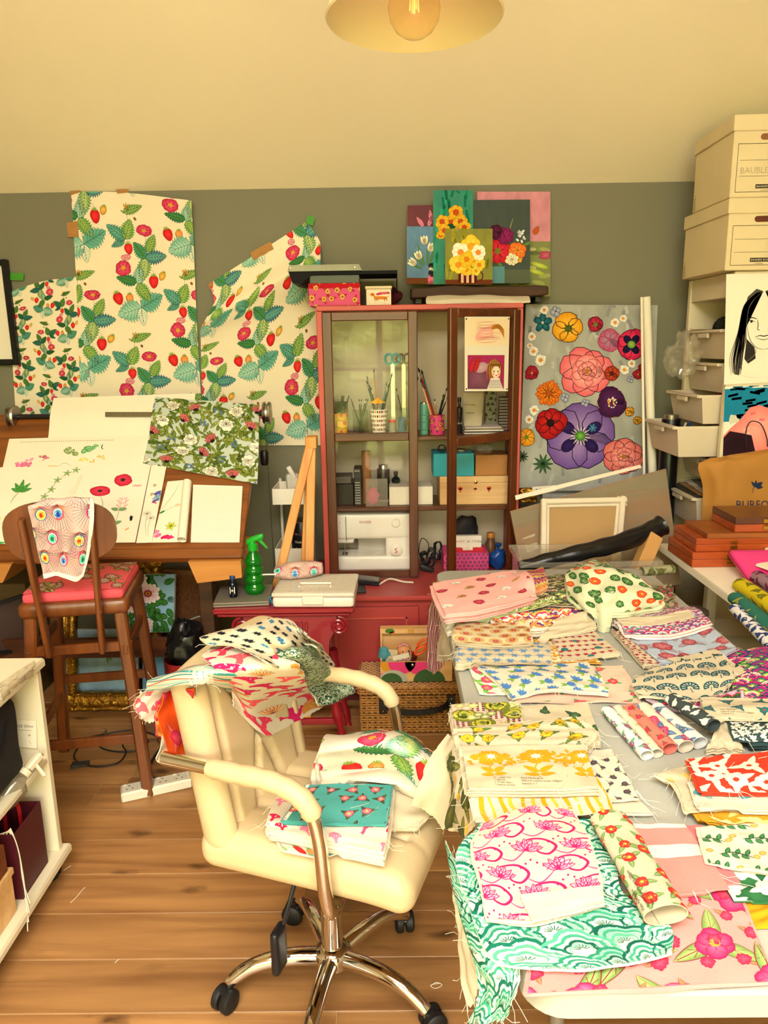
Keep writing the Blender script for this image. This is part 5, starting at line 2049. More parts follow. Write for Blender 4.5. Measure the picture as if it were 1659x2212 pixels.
def f_blocks(p):
 R = p.R
 for i in range(4):
  for j in range(3):
   x,y = (i + .1) * p.w / 4,(j + .1) * p.h / 3
   p.nxt()
   k = (i + j) % 3
   if k == 0:
    for q in range(4):
     for z in range(7):
      p.rect(x + q * .012,y + z * .007,x + q * .012 + .006,y + z * .007 + .005,'#7a1848')
   elif k == 1:
    for q in range(5,0,-1):
     p.ell(x + .02,y + .02,.006 * q,.005 * q,['#5a6420','#98a040','#3a4418','#c8b840','#6a7428'][q - 1],layer=5 - q)
   else:
    for q in range(4):
     p.ell(x + q * .014,y + .01 + .01 * (q % 2),.012,.009,R.choice(['#5a6428','#98a058','#e08a98']),'#d8d8a0',.4,layer=q % 2)
def f_branch(p):
 for x,y,j in lattice(p,.085,.04,.1):
  p.nxt()
  p.squig([(x,y),(x + .03,y + .006),(x + .055,y - .004)],.0022,'#2a4a30')
  for k in range(6):
   p.leaf(x + .008 * k + .004,y + .002,.016,.008,(1 if k % 2 else -1) * 1.0 + .3,'#1c5a38','#4a8a50','#143020',veins=0,ow=.0006)
  for k in range(2):
   p.ell(x + .06 - k * .075,y + .008 * k,.006,.005,'#b08a38','#d8b868')
def f_peony_pink(p):
 for x,y,j in lattice(p,.085,.06,.15):
  p.nxt()
  k = (int(x * 50) + j) % 3
  if k == 0:
   p.flower(x,y,.019,8,'#a8203c','#d8586a','#e8a0a0','#5a1020',.2,.2,.75,ow=.0007)
   p.flower(x,y,.011,6,'#b83048','#e07a88',None,'#5a1020',.5,.2,.75,ow=.0006,layer=4)
  elif k == 1:
   for q in range(6):
    p.leaf(x,y,.024,.008,q * .5 + .3,'#f2eee2','#fbf8f0','#4a3c34',veins=0,ow=.0006)
   p.squig([(x,y),(x - .015,y + .012),(x - .022,y + .008)],.0016,'#3a302c')
  else:
   p.flower(x,y,.015,6,'#b87a38','#e0b070','#8a3020','#4a2410',.2,.25,.7,ow=.0007)
   p.leaf(x,y,.026,.008,3.6,'#8a8a50','#b8b478','#3a3820',veins=0,ow=.0006)
def f_nast(p):
 for x,y,j in lattice(p,.05,.042,.25):
  p.nxt()
  if p.R.random() < .68:
   r = p.R.uniform(.012,.021)
   p.ell(x,y,r,r * .92,'#234a22','#4a7a3a',n=11,wob=.1)
   for k in range(6):
    p.line([(x,y),(x + math.cos(k * 1.05) * r * .85,y + math.sin(k * 1.05) * r * .8)],.0007,'#b8cc98',1)
   p.squig([(x,y),(x + .015,y - .012),(x + .02,y - .03)],.0009,'#7a9a60',0)
  else:
   p.flower(x,y,.016,5,'#c8341c','#f07a38','#d8c040','#7a1c10',p.R.uniform(0,3),.2,.95,ow=.0006)
def f_peacock(p):
 R = p.R
 for x,y,j in lattice(p,.075,.08,.24):
  p.nxt()
  cs = R.choice([('#1c3c9c','#3a78d8','#d05a70'),('#1c3c9c','#4a90d8','#c84a60'),('#0e6a58','#4ac0a0','#c81c70'),('#c03018','#f0b030','#3a6a9c')])
  for k in range(26):
   a = -PI / 2 + (k - 12.5) * .19
   p.squig([(x,y + .03),(x + math.cos(a) * .026,y + .01 + math.sin(a) * .022),(x + math.cos(a) * .058,y + .004 + math.sin(a) * .066)],.0012,R.choice(['#3a3434','#c8783c','#5a4a48','#b83a68']),0)
  p.ell(x,y,.018,.022,cs[2],None,0,12,1,wob=.06)
  p.ell(x,y,.015,.0185,'#9fd4c8' if cs[1] != '#f0b030' else '#f4d890',None,0,12,2)
  p.ell(x,y - .001,.011,.013,cs[1],None,0,12,3)
  p.ell(x,y - .002,.006,.008,cs[0],None,0,10,4)
def f_combo(*fs_):
 def f(p):
  for q in fs_:
   q(p)
 return f
def f_label(lines,x=.6,y=.02,s=.0075,col='#202020',a=0.0):
 def f(p):
  p.lo = .0016
  for k,l in enumerate(lines):
   p.text(l,p.w * x + math.sin(a) * s * 1.3 * k,p.h * y + (len(lines) - 1 - k) * s * 1.25,s,col,a)
 return f
LAB = ['Kate Parkington','Natural Luxury Linen 220gsm','Swatch x 1']
# ---------------------------------------------------------------- placing fabrics
def net_from(rows,z):
 out = []
 for r in rows:
  q = []
  for p in r:
   if isinstance(p,Vector):
    q.append(p)
   elif len(p) == 2:
    q.append(PZ(p[0],p[1],z))
   else:
    q.append(PZ(p[0],p[1],z + p[2]))
  out.append(q)
 return out
class HeightField:
 """what already lies on a surface, so that the next cloth rests on it"""
 def __init__(self,x0,x1,y0,y1,z,res=.005):
  self.x0,self.y0,self.res = x0,y0,res
  self.H = np.full((int((y1 - y0) / res),int((x1 - x0) / res)),z)
  self.x1,self.y1 = x1,y1
 def inside(self,G):
  c = G.reshape(-1,3).mean(0)
  return self.x0 < c[0] < self.x1 and self.y0 < c[1] < self.y1
 def ij(self,x,y):
  return np.clip(((y - self.y0) / self.res).astype(int),0,self.H.shape[0] - 1),np.clip(((x - self.x0) / self.res).astype(int),0,self.H.shape[1] - 1)
 def get(self,G,rad=2):
  D = self.H
  for ax in (0,1):
   D = np.max([np.roll(D,k,ax) for k in range(-rad,rad + 1)],axis=0)
  i,j = self.ij(G[...,0],G[...,1])
  return D[i,j]
 def put(self,G):
  F = G
  for _ in range(2):      # finer samples
   F = np.insert((F),0,0,axis=0)[1:]
   m = (F[:-1] + F[1:]) / 2
   N = np.empty((F.shape[0] * 2 - 1,) + F.shape[1:])
   N[::2],N[1::2] = F,m
   m2 = (N[:,:-1] + N[:,1:]) / 2
   F = np.empty((N.shape[0],N.shape[1] * 2 - 1,3))
   F[:,::2],F[:,1::2] = N,m2
  i,j = self.ij(F[...,0],F[...,1])
  np.maximum.at(self.H,(i,j),F[...,2])
HFT = HeightField(TX0 - .06,1.05,.72,2.70,TZ)
FABQ = []
def fab(*a,**k):
 """table and seat cloths wait in a queue and are laid from the bottom up"""
 if k.get('down',True):
  FABQ.append((a,k))
 else:
  lay_fab(*a,**k)
def lay_all(hf):
 for a,k in sorted(FABQ,key=lambda q: q[0][2] if not isinstance(q[0],str) else 0):
  lay_fab(*a,hf=hf,**k)
 FABQ.clear()
FRINGE = []
def lay_fab(label,pts,z,base,pat,thick=.004,lay=1,wr=.0025,fq=2.2,seed=1,n=22,sub=.018,fray=0,jag=.0015,name='fabric_swatch',group=None,down=True,cat='fabric',hf=None):
 rows = pts if isinstance(pts[0],list) else [[pts[0],pts[1]],[pts[3],pts[2]]]
 G = grid_from(net_from(rows,z),n,n)
 if wr:
  G = wrinkle(G,wr,fq,seed)
  G[...,2] += wr * .5
 if hf is not None:
  bot = hf.get(G) + .0012
  top = np.maximum(G[...,2],bot + .0022)
  for _ in range(2):
   top[1:-1,1:-1] = np.maximum(bot[1:-1,1:-1] + .0022,(top[:-2,1:-1] + top[2:,1:-1] + top[1:-1,:-2] + top[1:-1,2:] + 2 * top[1:-1,1:-1]) / 6)
  G[...,2] = top
  thick = np.minimum(top - bot,max(thick,.0025))
  hf.put(G)
 w,h = size_of(G)
 p = Pr(w,h,seed)
 if pat:
  pat(p)
 m = base if not isinstance(base,str) else cloth_mat(base)
 o = sheet(name,label,cat,G,m,p,thick=thick,lay=lay,sub=sub,down=down,jag=jag if hf is None else 0.0,fray=fray if hf is None else 0,group=group)
 if fray and hf is not None:
  FRINGE.append((o,G,fray))
 return o
def fringes(hf):
 """loose threads at the cut edges, lying on whatever is there"""
 for o,G,k in FRINGE:
  rg = np.random.RandomState(k + G.shape[0])
  ed = np.concatenate([G[0],G[-1],G[:,0],G[:,-1]])
  ctr = G.reshape(-1,3).mean(0)
  fb = MB()
  for l in rg.randint(0,len(ed),k):
   p = ed[l]
   dv = p - ctr
   dv[2] = 0
   dv /= np.linalg.norm(dv) + 1e-9
   ln = rg.uniform(.006,.03)
   e_ = np.array([rg.uniform(-1,1),rg.uniform(-1,1),0]) * .5
   q = np.array([[p,p + (dv + e_) * ln * .5,p + (dv + 2 * e_) * ln]])
   zz = hf.get(q,1) + .0014
   q[...,2] = np.maximum(zz,p[2] - .012 if True else 0)
   q[0,0,2] = max(zz[0,0],p[2] + .0006)
   fb.tube([V(x) for x in q[0]],.00035,3)
  fb.obj('fringe',MATS['thread'],o)['kind'] = 'stuff'
 FRINGE.clear()
def roll(label,a,b,r,base,pat,flat=.75,seed=1,name='fabric_roll',turns=1.04,n=26,parent=None,cat='fabric roll',hf=None):
 a,b = V(a),V(b)
 if hf is not None:
  L_ = np.array([[tuple(a.lerp(b,k / 10) + V((q,0,0))) for k in range(11)] for q in (-r * .5,0,r * .5)])
  zz = float(hf.get(L_,1).max()) + r * flat * 1.2
  a.z = b.z = zz
 d = (b - a).normalized()
 up = V((0,0,1))
 s = d.cross(up).normalized()
 up = s.cross(d)
 rows = []
 for j in range(n + 1):
  th = -PI / 2 - .3 + 2 * PI * turns * j / n
  rr = r * (1 + .10 * j / n)
  o = s * (rr * math.cos(th)) + up * (rr * flat * math.sin(th))
  rows.append([a + o + V((0,0,.0)),a.lerp(b,.33) + o * 1.03,a.lerp(b,.66) + o,b + o * .98])
 G = grid_from(rows,14,n)
 G = wrinkle(G,r * .06,2,seed)
 w,h = size_of(G)
 p = Pr(w,h,seed)
 if pat:
  pat(p)
 m = base if not isinstance(base,str) else cloth_mat(base)
 return sheet(name,label,cat,G,m,p,thick=.0012,sub=.014,parent=parent)
T0 = TZ + .001
# ---- near end of the table
fab('pink botanical cloth with magenta blooms along the near edge of the grey table',[(1140,2146),(1675,2120),(1590,1925),(1180,1930)],T0 + .006,'#e09a94',
f_combo(f_scatter(('#c01860','#e878a8'),('#6a8a40','#a8c078'),'#d8a040',6,.034,.105,'#8a3040',4),f_scatter(('#c8204c','#e05a78'),('#8a5a40','#b88a68'),None,9,.011,.05,None,1)),.006,2,.002,seed=11,n=26)
fab('malachite green scalloped cloth spread over the near corner of the grey table',
[[(1178,2098,.0),(1320,2092,.004),(1452,2058,.006)],[(1062,2070,.002),(1240,2030,.004),(1445,2000,.004)],[(1010,1950,.003),(1150,1930,.003),(1345,1930,.003)],[(985,1850,.002),(1120,1840,.004),(1330,1850,.003)],[(1040,1782,.002),(1150,1775,.004),(1290,1770,.002)]],
T0 + .016,'#d6ead6',f_wave(['#0e5a4a','#12705a'],['#3aa07e','#58b894','#2c8a6c'],['#a8dcc8','#c4e8d8','#88ccb0'],.075),.003,1,.003,seed=12,n=34,sub=.014)
# its fall over the table edge
E = TX0
fallA = [[PZ(1010,2212,.62),PZ(1055,2215,.645),PZ(1095,2200,.67)],[PZ(1035,2130,.685),PZ(1075,2140,.71),PZ(1112,2140,.735)],
[PZ(1005,2020,.705),PZ(1040,2062,.742),V((E + .01,.87,TZ + .018))],[PZ(975,1905,.715),PZ(1008,1955,.75),V((E + .012,1.02,TZ + .018))],[PZ(960,1820,.73),PZ(990,1850,.755),V((E + .012,1.18,TZ + .018))]]
fab('malachite green cloth corner hanging off the grey table edge',fallA,0,'#d6ead6',f_wave(['#0e5a4a','#12705a'],['#3aa07e','#58b894','#2c8a6c'],['#a8dcc8','#c4e8d8','#88ccb0'],.07),.0015,1,.004,2,13,26,.014,30,.004,down=False)
hang = [[PZ(1000,2175,.60),PZ(1060,2130,.66)],[PZ(985,2060,.63),PZ(1030,2060,.68)],[PZ(990,1990,.66),PZ(1015,1960,.70)],[PZ(980,1935,.68),PZ(1010,1890,.72)]]
fab('frayed cream linen hanging beneath the malachite green cloth',hang,0,LINEN,None,.0015,1,.006,3,14,18,None,26,.008,down=False)
fab('pink scroll print cloth folded on the malachite green cloth',
[[(1052,1985,-.002),(1155,1990,.0),(1302,1950,.0)],[(1038,1900,.004),(1140,1900,.006),(1290,1875,.004)],[(1022,1830,.004),(1120,1800,.008),(1265,1800,.004)],[(1045,1782,.0),(1140,1745,.004),(1235,1752,.0)]],
T0 + .030,COTTON,f_combo(f_scroll('#c81c68','#d8508c')),.012,3,.003,seed=15,n=26,fray=16)
fab('plain cream hem of folded linen below the pink scroll print',[(1150,1992),(1303,1955),(1300,1915),(1122,1935)],T0 + .0365,COTTON,None,.003,1,.0018,seed=16,fray=10)
# striped and sprigged pieces at the near right
fab('pink and cream striped cloth beside the sprigged roll',[(1418,1932),(1573,1922),(1478,1780),(1362,1782)],T0 + .016,'#d98a84',f_stripe([(None,.075),('#efe2cc',.03),(None,.042),('#efe2cc',.028),(None,.03)],0,False),.008,3,.002,seed=17,fray=12)
fab('plain rose pink cloth edge under the pink striped cloth',[(1540,1920),(1600,1915),(1515,1785),(1470,1782)],T0 + .010,'#d4767a',None,.004,1,.002,seed=18)
fab('white cloth with dark green olive branches at the table side',[[(1530,1868),(1680,1885)],[(1520,1825),(1680,1830)],[(1510,1788),(1680,1782)]],T0 + .020,COTTON,f_branch,.010,3,.003,seed=19)
fab('green cloth with white leaf shapes under the olive branch cloth',[(1585,1952),(1690,1950),(1690,1878),(1540,1872)],T0 + .009,'#2f6a40',f_scatter(('#dfe6cc','#f2f0e0'),('#dfe6cc','#f0eedc'),None,6,.016,.05,None,3),.004,1,.003,seed=20)
fab('golden yellow cloth beside the pink botanical cloth',[(1625,2005),(1700,2005),(1690,1945),(1595,1950)],T0 + .003,'#d89a1c',None,.002,1,.002,seed=21)
ROLLQ = []
a,b = PZ(1315,1775,T0 + .035),PZ(1440,1985,T0 + .035)
ROLLQ.append(('cream sprigged linen rolled loosely on the malachite green cloth',b,a,.030,LINEN,f_combo(f_scatter(('#c01c20','#f05a40'),('#5a7a40','#8aa868'),'#e0b040',6,.011,.04,None,4),f_label(LAB,.02,.62,.006)),.5,22))
# ---- yellow pile on the left
fab('cream linen stack with frayed edges beside the gold tree swatch',[[(1150,1762),(1408,1758)],[(1140,1690),(1350,1690)],[(1130,1620),(1320,1620)]],T0 + .008,COTTON,None,.007,2,.003,seed=23,fray=30,jag=.004)
fab('white fabric with small brown sprigs sticking out of the yellow pile',[(1240,1735),(1380,1725),(1330,1635),(1200,1640)],T0 + .018,COTTON,f_scatter(('#3a3040','#6a5a60'),('#5a6040','#8a8a60'),None,5,.006,.03,None,2),.006,2,.003,seed=24,fray=24)
fab('yellow striped cloth under the gold tree swatch',[[(1030,1782,-.004),(1180,1770),(1326,1752)],[(1018,1735),(1160,1735),(1310,1715)],[(1010,1690),(1150,1690),(1290,1680)]],T0 + .022,COTTON,
f_stripe([(None,.013),('#e0a018',.009),(None,.009),('#e8b838',.007)],.0018),.016,4,.002,seed=25,fray=16)
fab('cream linen stack with green blots behind the daffodil cloth',[(1130,1592),(1300,1600),(1270,1522),(1120,1524)],T0 + .020,LINEN,f_scatter(('#2c4a30','#5a7a50'),('#2a3a28','#4a5a40'),None,6,.014,.07,None,1),.018,5,.003,seed=26,fray=20)
fab('cream cloth with burgundy dashes and olive motifs at the table edge',[(985,1580),(1130,1572),(1122,1518),(974,1522)],T0 + .030,LINEN,f_blocks,.028,5,.003,seed=27,fray=10)
fab('daffodil print cloth folded above the gold tree swatch',[[(1000,1618,-.002),(1120,1616),(1262,1612)],[(990,1590,.002),(1130,1585,.004),(1280,1580)],[(990,1572),(1150,1560,.004),(1245,1548,.006)]],T0 + .040,LINEN,
f_scatter(('#d8a418','#f4d848'),('#3a5a28','#6a8a40'),'#b87a10',6,.013,.055,'#3a3a10',4),.034,6,.003,seed=28,fray=10)
fab('linen swatch printed with golden flowering trees and a maker label',[(1012,1702),(1292,1702),(1262,1610),(998,1614)],T0 + .044,LINEN,
f_combo(f_tree('#dc9418'),f_label(['O: 100081103','I: 482105','J: 711057 Shore','1 Fabrics 15 linen'],.21,.03,.0052),f_label(LAB,.42,.06,.0062)),.020,4,.0022,seed=29,fray=14)
# ---- cloths falling between table and chair
fallB = [[PZ(1012,1800,.62),PZ(1000,1815,.625),PZ(1032,1780,.67)],[PZ(962,1790,.60),PZ(985,1740,.67),PZ(1020,1720,.735)],[PZ(975,1700,.68),PZ(992,1680,.72),V((E + .012,1.40,TZ + .012))],
[PZ(960,1640,.70),PZ(982,1610,.745),V((E + .014,1.55,TZ + .016))]]
fab('cream linen with khaki leaf print hanging off the table beside the chair',fallB,0,LINEN,f_scatter(('#3a4020','#6a6a38'),('#4a5228','#8a8a48'),None,6,.022,.075,None,3,extra='#d8a838'),.0015,1,.004,2,31,24,.016,10,.002,down=False)
fallC = [[PZ(960,1795,.57),PZ(930,1760,.58),PZ(890,1740,.61)],[PZ(985,1745,.63),PZ(955,1700,.65),PZ(905,1695,.65)],[PZ(1000,1690,.70),PZ(975,1650,.70),PZ(930,1640,.69)],
[V((E + .012,1.50,TZ + .008)),PZ(988,1592,.748),PZ(968,1588,.735)]]
fab('cream cloth with scarlet flower border slung from table to chair seat',fallC,0,LINEN,f_scatter(('#b01030','#e04058'),('#4a6a38','#8aa860'),'#d8a838',5,.022,.12,'#3a1818',3),.0015,1,.003,2,32,24,.016,16,.002,down=False)
# ---- rolls in the middle
for k,(pa,pb,r,base,pat,lab) in enumerate((
((1312,1535),(1398,1632),.0135,'#e4e4dc',f_scatter(('#8a3a78','#c070a0'),('#4a8a5a','#80b890'),'#d85a3a',5,.010,.045,None,3),'pale grey rolled fabric with violet posies, nearest the daffodil pile'),
((1335,1532),(1420,1628),.0125,COTTON,f_scatter(('#d86a38','#f0a868'),('#8a9a60','#b8c090'),None,5,.008,.04,None,2),'white rolled fabric with tiny orange flowers in the row of rolls'),
((1360,1532),(1448,1618),.0155,'#dc7a6c',f_scatter(('#a82030','#d8505c'),('#4a4a30','#7a7a50'),None,5,.007,.04,None,2),'coral pink rolled fabric in the row of rolls'),
((1388,1530),(1482,1614),.0165,COTTON,f_scatter(('#c83060','#e88aa0'),('#2a5a90','#6a98c0'),None,5,.017,.055,'#7a1838',2),'white rolled fabric with raspberry and blue flowers in the row of rolls'),
((1420,1530),(1512,1606),.0165,'#cfd2d0',f_scatter(('#4a6484','#8aa0b8'),('#5a7490','#90a8c0'),None,5,.012,.05,'#2a3a50',2),'grey blue floral rolled fabric in the row of rolls'),
((1450,1532),(1540,1592),.0165,'#3c4444',f_scatter(('#d8d4c4','#e8e4d8'),('#c8c4b4','#d8d4c8'),None,4,.007,.03,None,2),'charcoal rolled fabric with white dashes in the row of rolls'))):
 A,B = PZ(pa[0],pa[1],T0 + r * .8),PZ(pb[0],pb[1],T0 + r * .8)
 ROLLQ.append((lab,B,A,r,base,pat,.78,40 + k))
fab('crumpled white linen folded beside the row of rolls',[[(1525,1618),(1605,1622)],[(1540,1592,.006),(1595,1588,.008)],[(1545,1565),(1580,1550)]],T0 + .014,LINEN,None,.012,2,.005,3,seed=47,fray=14)
fab('slate cloth with cream feather dashes at the table side',[[(1585,1605),(1690,1605)],[(1580,1580,.008),(1690,1575,.008)],[(1575,1552),(1690,1545)]],T0 + .020,'#33494c',f_scatter(('#dcd8c8','#ece8dc'),('#dcd8c8','#ece8dc'),None,2,.007,.02,None,2),.018,3,.003,seed=48)
fab('cream linen swatch with teal leaf sprigs above the slate cloth',[[(1530,1552,.002),(1690,1560)],[(1520,1530,.006),(1690,1532,.006)],[(1512,1508),(1690,1512)]],T0 + .030,LINEN,f_combo(f_scatter(('#1c5a60','#3a7a80'),('#1c4a50','#3a6a70'),'#a02828',4,.010,.06,None,3),f_label(LAB,.2,.15,.006)),.012,2,.003,seed=49,fray=16)
# ---- red damask pile on the right
fab('mustard yellow damask cloth at the bottom of the red pile',[[(1515,1775),(1690,1790)],[(1475,1720),(1690,1730)],[(1440,1672),(1600,1640)]],T0 + .012,'#d49a2c',f_scatter(('#eed68c','#f4e4b0'),('#e8c868','#f0d890'),None,6,.022,.07,None,4),.011,3,.004,seed=50,fray=24)
fab('cream linen folded under the red damask swatch',[[(1480,1752),(1600,1748)],[(1462,1700),(1560,1690)],[(1418,1678),(1500,1650)]],T0 + .020,LINEN,f_scatter(('#d8a848','#e8c878'),('#c8b070','#d8c890'),None,5,.012,.07,None,2),.008,2,.004,seed=51,fray=24,jag=.004)
fab('white cloth with turquoise flowers between mustard and red damask',[(1510,1748),(1700,1750),(1700,1690),(1490,1690)],T0 + .028,COTTON,f_scatter(('#3a9ab0','#80c8d4'),('#5a8a90','#90b8b8'),'#e8c050',6,.014,.08,None,2),.010,3,.003,seed=52)
fab('brick red damask swatch topping the pile at the table side',[[(1515,1712),(1700,1715)],[(1500,1672,.004),(1700,1672,.004)],[(1485,1640),(1690,1622)]],T0 + .038,'#c43c28',f_combo(f_scatter(('#f0d8c8','#f6e8dc'),('#ecd0bc','#f4e0d0'),'#c43c28',7,.020,.06,None,4)),.012,3,.003,seed=53,fray=10)
# ---- upper half of the table
fab('blush pink cloth with green sprigs laid across the table',[[(1110,1518),(1385,1516)],[(1150,1480),(1370,1480)],[(1200,1440),(1345,1438)]],T0 + .005,'#e6c0ac',f_scatter(('#c82848','#e87080'),('#3c8a48','#78b070'),'#e0a040',5,.013,.075,None,3),.004,1,.003,seed=55)
fab('white cloth with blue flower sprigs on the blush cloth',[[(1105,1508,.0),(1180,1490,.012),(1315,1498,.006)],[(1070,1470,.003),(1180,1462,.016),(1310,1480,.008)],[(1030,1440,.004),(1150,1438,.004),(1270,1432,.004)]],T0 + .014,COTTON,f_bluefl,.010,2,.004,seed=56,n=28,fray=14)
fab('bright green and pink cloth corner under the blue flower cloth',[(1035,1498),(1110,1500),(1090,1445),(1012,1440)],T0 + .006,'#e4e4cc',f_scatter(('#c82860','#e87898'),('#4a9a30','#88c050'),'#e0a040',5,.016,.05,None,3),.004,1,.002,seed=57)
fab('cream linen swatch with teal fan flowers',[[(1380,1502),(1500,1512),(1562,1498)],[(1365,1475,.004),(1480,1465,.01),(1585,1462,.004)],[(1405,1446),(1470,1430,.006),(1560,1418)]],T0 + .020,LINEN,f_combo(f_fan('#12505c'),f_label(LAB,.72,.66,.006,a=-.5)),.012,2,.003,seed=58,n=24,fray=12)
fab('cream swatch with dark leaf squares behind the teal fan swatch',[(1560,1480),(1612,1458),(1545,1405),(1440,1425)],T0 + .016,LINEN,f_scatter(('#1c3a3c','#3a5a58'),('#1c3a38','#3a5a50'),None,4,.010,.05,None,2),.010,2,.003,seed=59)
fab('rainbow marbled cloth at the far right of the table',[[(1590,1520,-.002),(1640,1530),(1700,1530)],[(1580,1470,.004),(1640,1465,.008),(1700,1460)],[(1565,1410),(1640,1400,.004),(1700,1390)]],T0 + .012,'#e8d8c8',
f_scallop(['#c81c68','#6a2a78','#2a7a58','#98b83c','#e8d8c0','#d84a78','#1c4a7c'],.05,5),.010,2,.004,seed=60,n=26)
fab('violet and green cloth folded in front of the rainbow marbled cloth',[(1440,1530),(1600,1528),(1600,1500),(1390,1502)],T0 + .012,'#c8b0c0',f_marble(['#8a1c68','#3a5a30','#c8a8c8','#c81c50','#2a3a6a'],.03),.011,2,.004,seed=61,fray=10)
fab('pale blue cloth with red outlined peonies',[[(1425,1432),(1520,1440),(1598,1408)],[(1385,1400),(1480,1395),(1570,1385)],[(1345,1370),(1440,1365),(1535,1352)]],T0 + .012,'#a9b8cc',f_combo(f_scatter(('#a01c30','#c8a0a8'),('#8a8088','#b0a8b0'),'#c86a70',6,.024,.085,'#7a1424',3)),.008,2,.003,seed=62,n=24,fray=12)
fab('cream label strip with crimson squares along the pale blue cloth',[(1390,1436),(1425,1436),(1345,1368),(1320,1358)],T0 + .016,LINEN,f_rows('#8c1030',.016,dx=.018),.012,3,.002,seed=63,fray=14)
fab('pink rainbow scallop cloth folded above the pale blue cloth',[[(1350,1372,.0),(1450,1372),(1537,1348)],[(1335,1345,.006),(1430,1342,.008),(1520,1328,.004)],[(1308,1322),(1400,1316),(1500,1312)]],T0 + .028,'#e8d4d0',f_scallop(['#d0507c','#e8e0d8','#5a9aa0','#c81c50','#f0c8cc','#4a5a9c'],.034,4,'#7a2040'),.022,4,.004,seed=64,n=24,fray=10)
fab('cream linen hem folded on the pink rainbow scallop cloth',[[(1345,1352,.002),(1420,1352),(1500,1335)],[(1330,1334,.006),(1420,1330,.008),(1490,1318,.004)]],T0 + .036,LINEN,None,.006,1,.003,seed=65,fray=12)
fab('cream swatch with columns of crimson leaves',[[(1215,1424),(1340,1412)],[(1195,1385),(1300,1378)],[(1172,1352),(1262,1345)]],T0 + .018,LINEN,f_combo(f_rows('#a01438',.028,dx=.020),f_scatter(('#1c5a60','#3a8088'),('#a01438','#c84060'),None,4,.008,.07,None,1)),.012,3,.003,seed=66,n=24,fray=18)
fab('mustard scallop cloth peeking out beside the blue sprig swatch',[(1188,1432),(1300,1434),(1235,1384),(1145,1380)],T0 + .008,'#d8a848',f_scallop(['#c88a1c','#efe4c8','#d8a030'],.03,3,None),.006,2,.003,seed=67)
fab('cream swatch with rows of blue sprigs',[[(985,1432),(1090,1434),(1190,1436)],[(988,1405,.004),(1090,1408,.004),(1188,1410,.002)],[(998,1382),(1090,1384),(1188,1390)]],T0 + .024,LINEN,f_rows('#3c6a9c',.03,col2='#7aa0c8',dx=.034),.020,4,.003,seed=68,n=26,fray=16)
fab('cream cloth with golden paisley ovals',[[(985,1388),(1070,1396),(1148,1392)],[(978,1366,.004),(1065,1372,.006),(1145,1368,.002)],[(990,1345),(1065,1348),(1140,1346)]],T0 + .038,LINEN,
lambda p: [(p.nxt(),p.ring(x,y,.017,.012,.004,'#c8982c'),p.ring(x,y,.011,.007,.0016,'#8a6a20'),p.flower(x,y,.008,6,'#a01c38','#d86070','#e0b040',None)) for x,y,j in lattice(p,.05,.032,.1)],.032,5,.003,seed=69,n=24)
# linen folds drooping over the far left table edge
fallD = [[PZ(945,1432,.58),PZ(968,1428,.64),PZ(987,1420,.745)],[PZ(948,1380,.66),PZ(966,1375,.72),PZ(988,1376,.765)],[PZ(958,1345,.73),PZ(975,1340,.77),V((E + .04,2.02,TZ + .045))],[V((E - .01,2.12,TZ + .05)),V((E + .03,2.10,TZ + .055)),V((E + .09,2.06,TZ + .05))]]
fab('cream linen folds drooping over the table edge by the wicker hamper',fallD,0,LINEN,None,.004,1,.008,3,70,26,None,26,.006,down=False)
fallE = [[PZ(925,1448,.45),PZ(940,1456,.47),PZ(958,1440,.52)],[PZ(922,1390,.54),PZ(938,1395,.56),PZ(955,1385,.62)],[PZ(925,1335,.64),PZ(942,1335,.67),PZ(958,1325,.71)],[PZ(932,1285,.745),PZ(950,1280,.80),V((E + .04,2.24,TZ + .07))]]
fab('red and cream striped cloth hanging beside the pink peony stack',fallE,0,'#d8c0b4',f_stripe([('#7a2038',.007),('#e8d4c8',.006),('#c03a50',.004),('#3a2a38',.006),('#d8a0a0',.006)],.001),.002,1,.005,3,71,24,.014,22,.004,down=False)
# far pile
fab('dark paisley marbled cloth in the far pile on the table',[[(1130,1318),(1250,1320),(1330,1305)],[(1150,1275,.02),(1230,1268,.03),(1290,1262,.02)],[(1165,1248,.0),(1230,1240,.01),(1280,1238,.0)]],T0 + .035,'#c8bca0',f_scallop(['#3a2a4c','#98a848','#d8c8a8','#7a1c48','#5a7a38'],.04,4),.034,5,.005,3,seed=72,n=26)
fab('bold violet and yellow floral cloth in front of the far pile',[[(1075,1352),(1170,1358),(1262,1340)],[(1050,1325,.01),(1160,1328,.014),(1250,1312,.01)],[(1035,1300),(1140,1296,.006),(1240,1290)]],T0 + .030,'#e8d8c4',f_combo(f_marble(['#d8305c','#e8b048','#5a2a68','#e8e0d0','#e07a38','#2a6a78'],.05),f_scatter(('#4a1c58','#a05a98'),('#b8b040','#d8d078'),'#e8c030',6,.022,.09,'#2a1030',3)),.028,4,.006,3,seed=73,n=28,fray=10)
fab('cream linen fold with bright floral lining in front of the far pile',[[(1165,1378),(1245,1366),(1290,1354)],[(1190,1358,.003),(1245,1348,.004),(1280,1340,.003)],[(1210,1344),(1245,1336),(1268,1330)]],T0 + .030,LINEN,None,.016,2,.004,seed=74,fray=10)
fab('orange and purple marbled cloth standing up behind the pink peony stack',[[(1122,1268,.0),(1150,1280,.0),(1182,1268,.0)],[(1125,1248,.015),(1150,1252,.03),(1180,1248,.015)],[(1132,1236,.01),(1155,1230,.02),(1175,1226,.01)]],T0 + .075,'#d8a078',f_marble(['#d86a2c','#c83a5c','#6a3a78','#e8b070','#98a838'],.04),.07,4,.005,seed=75)
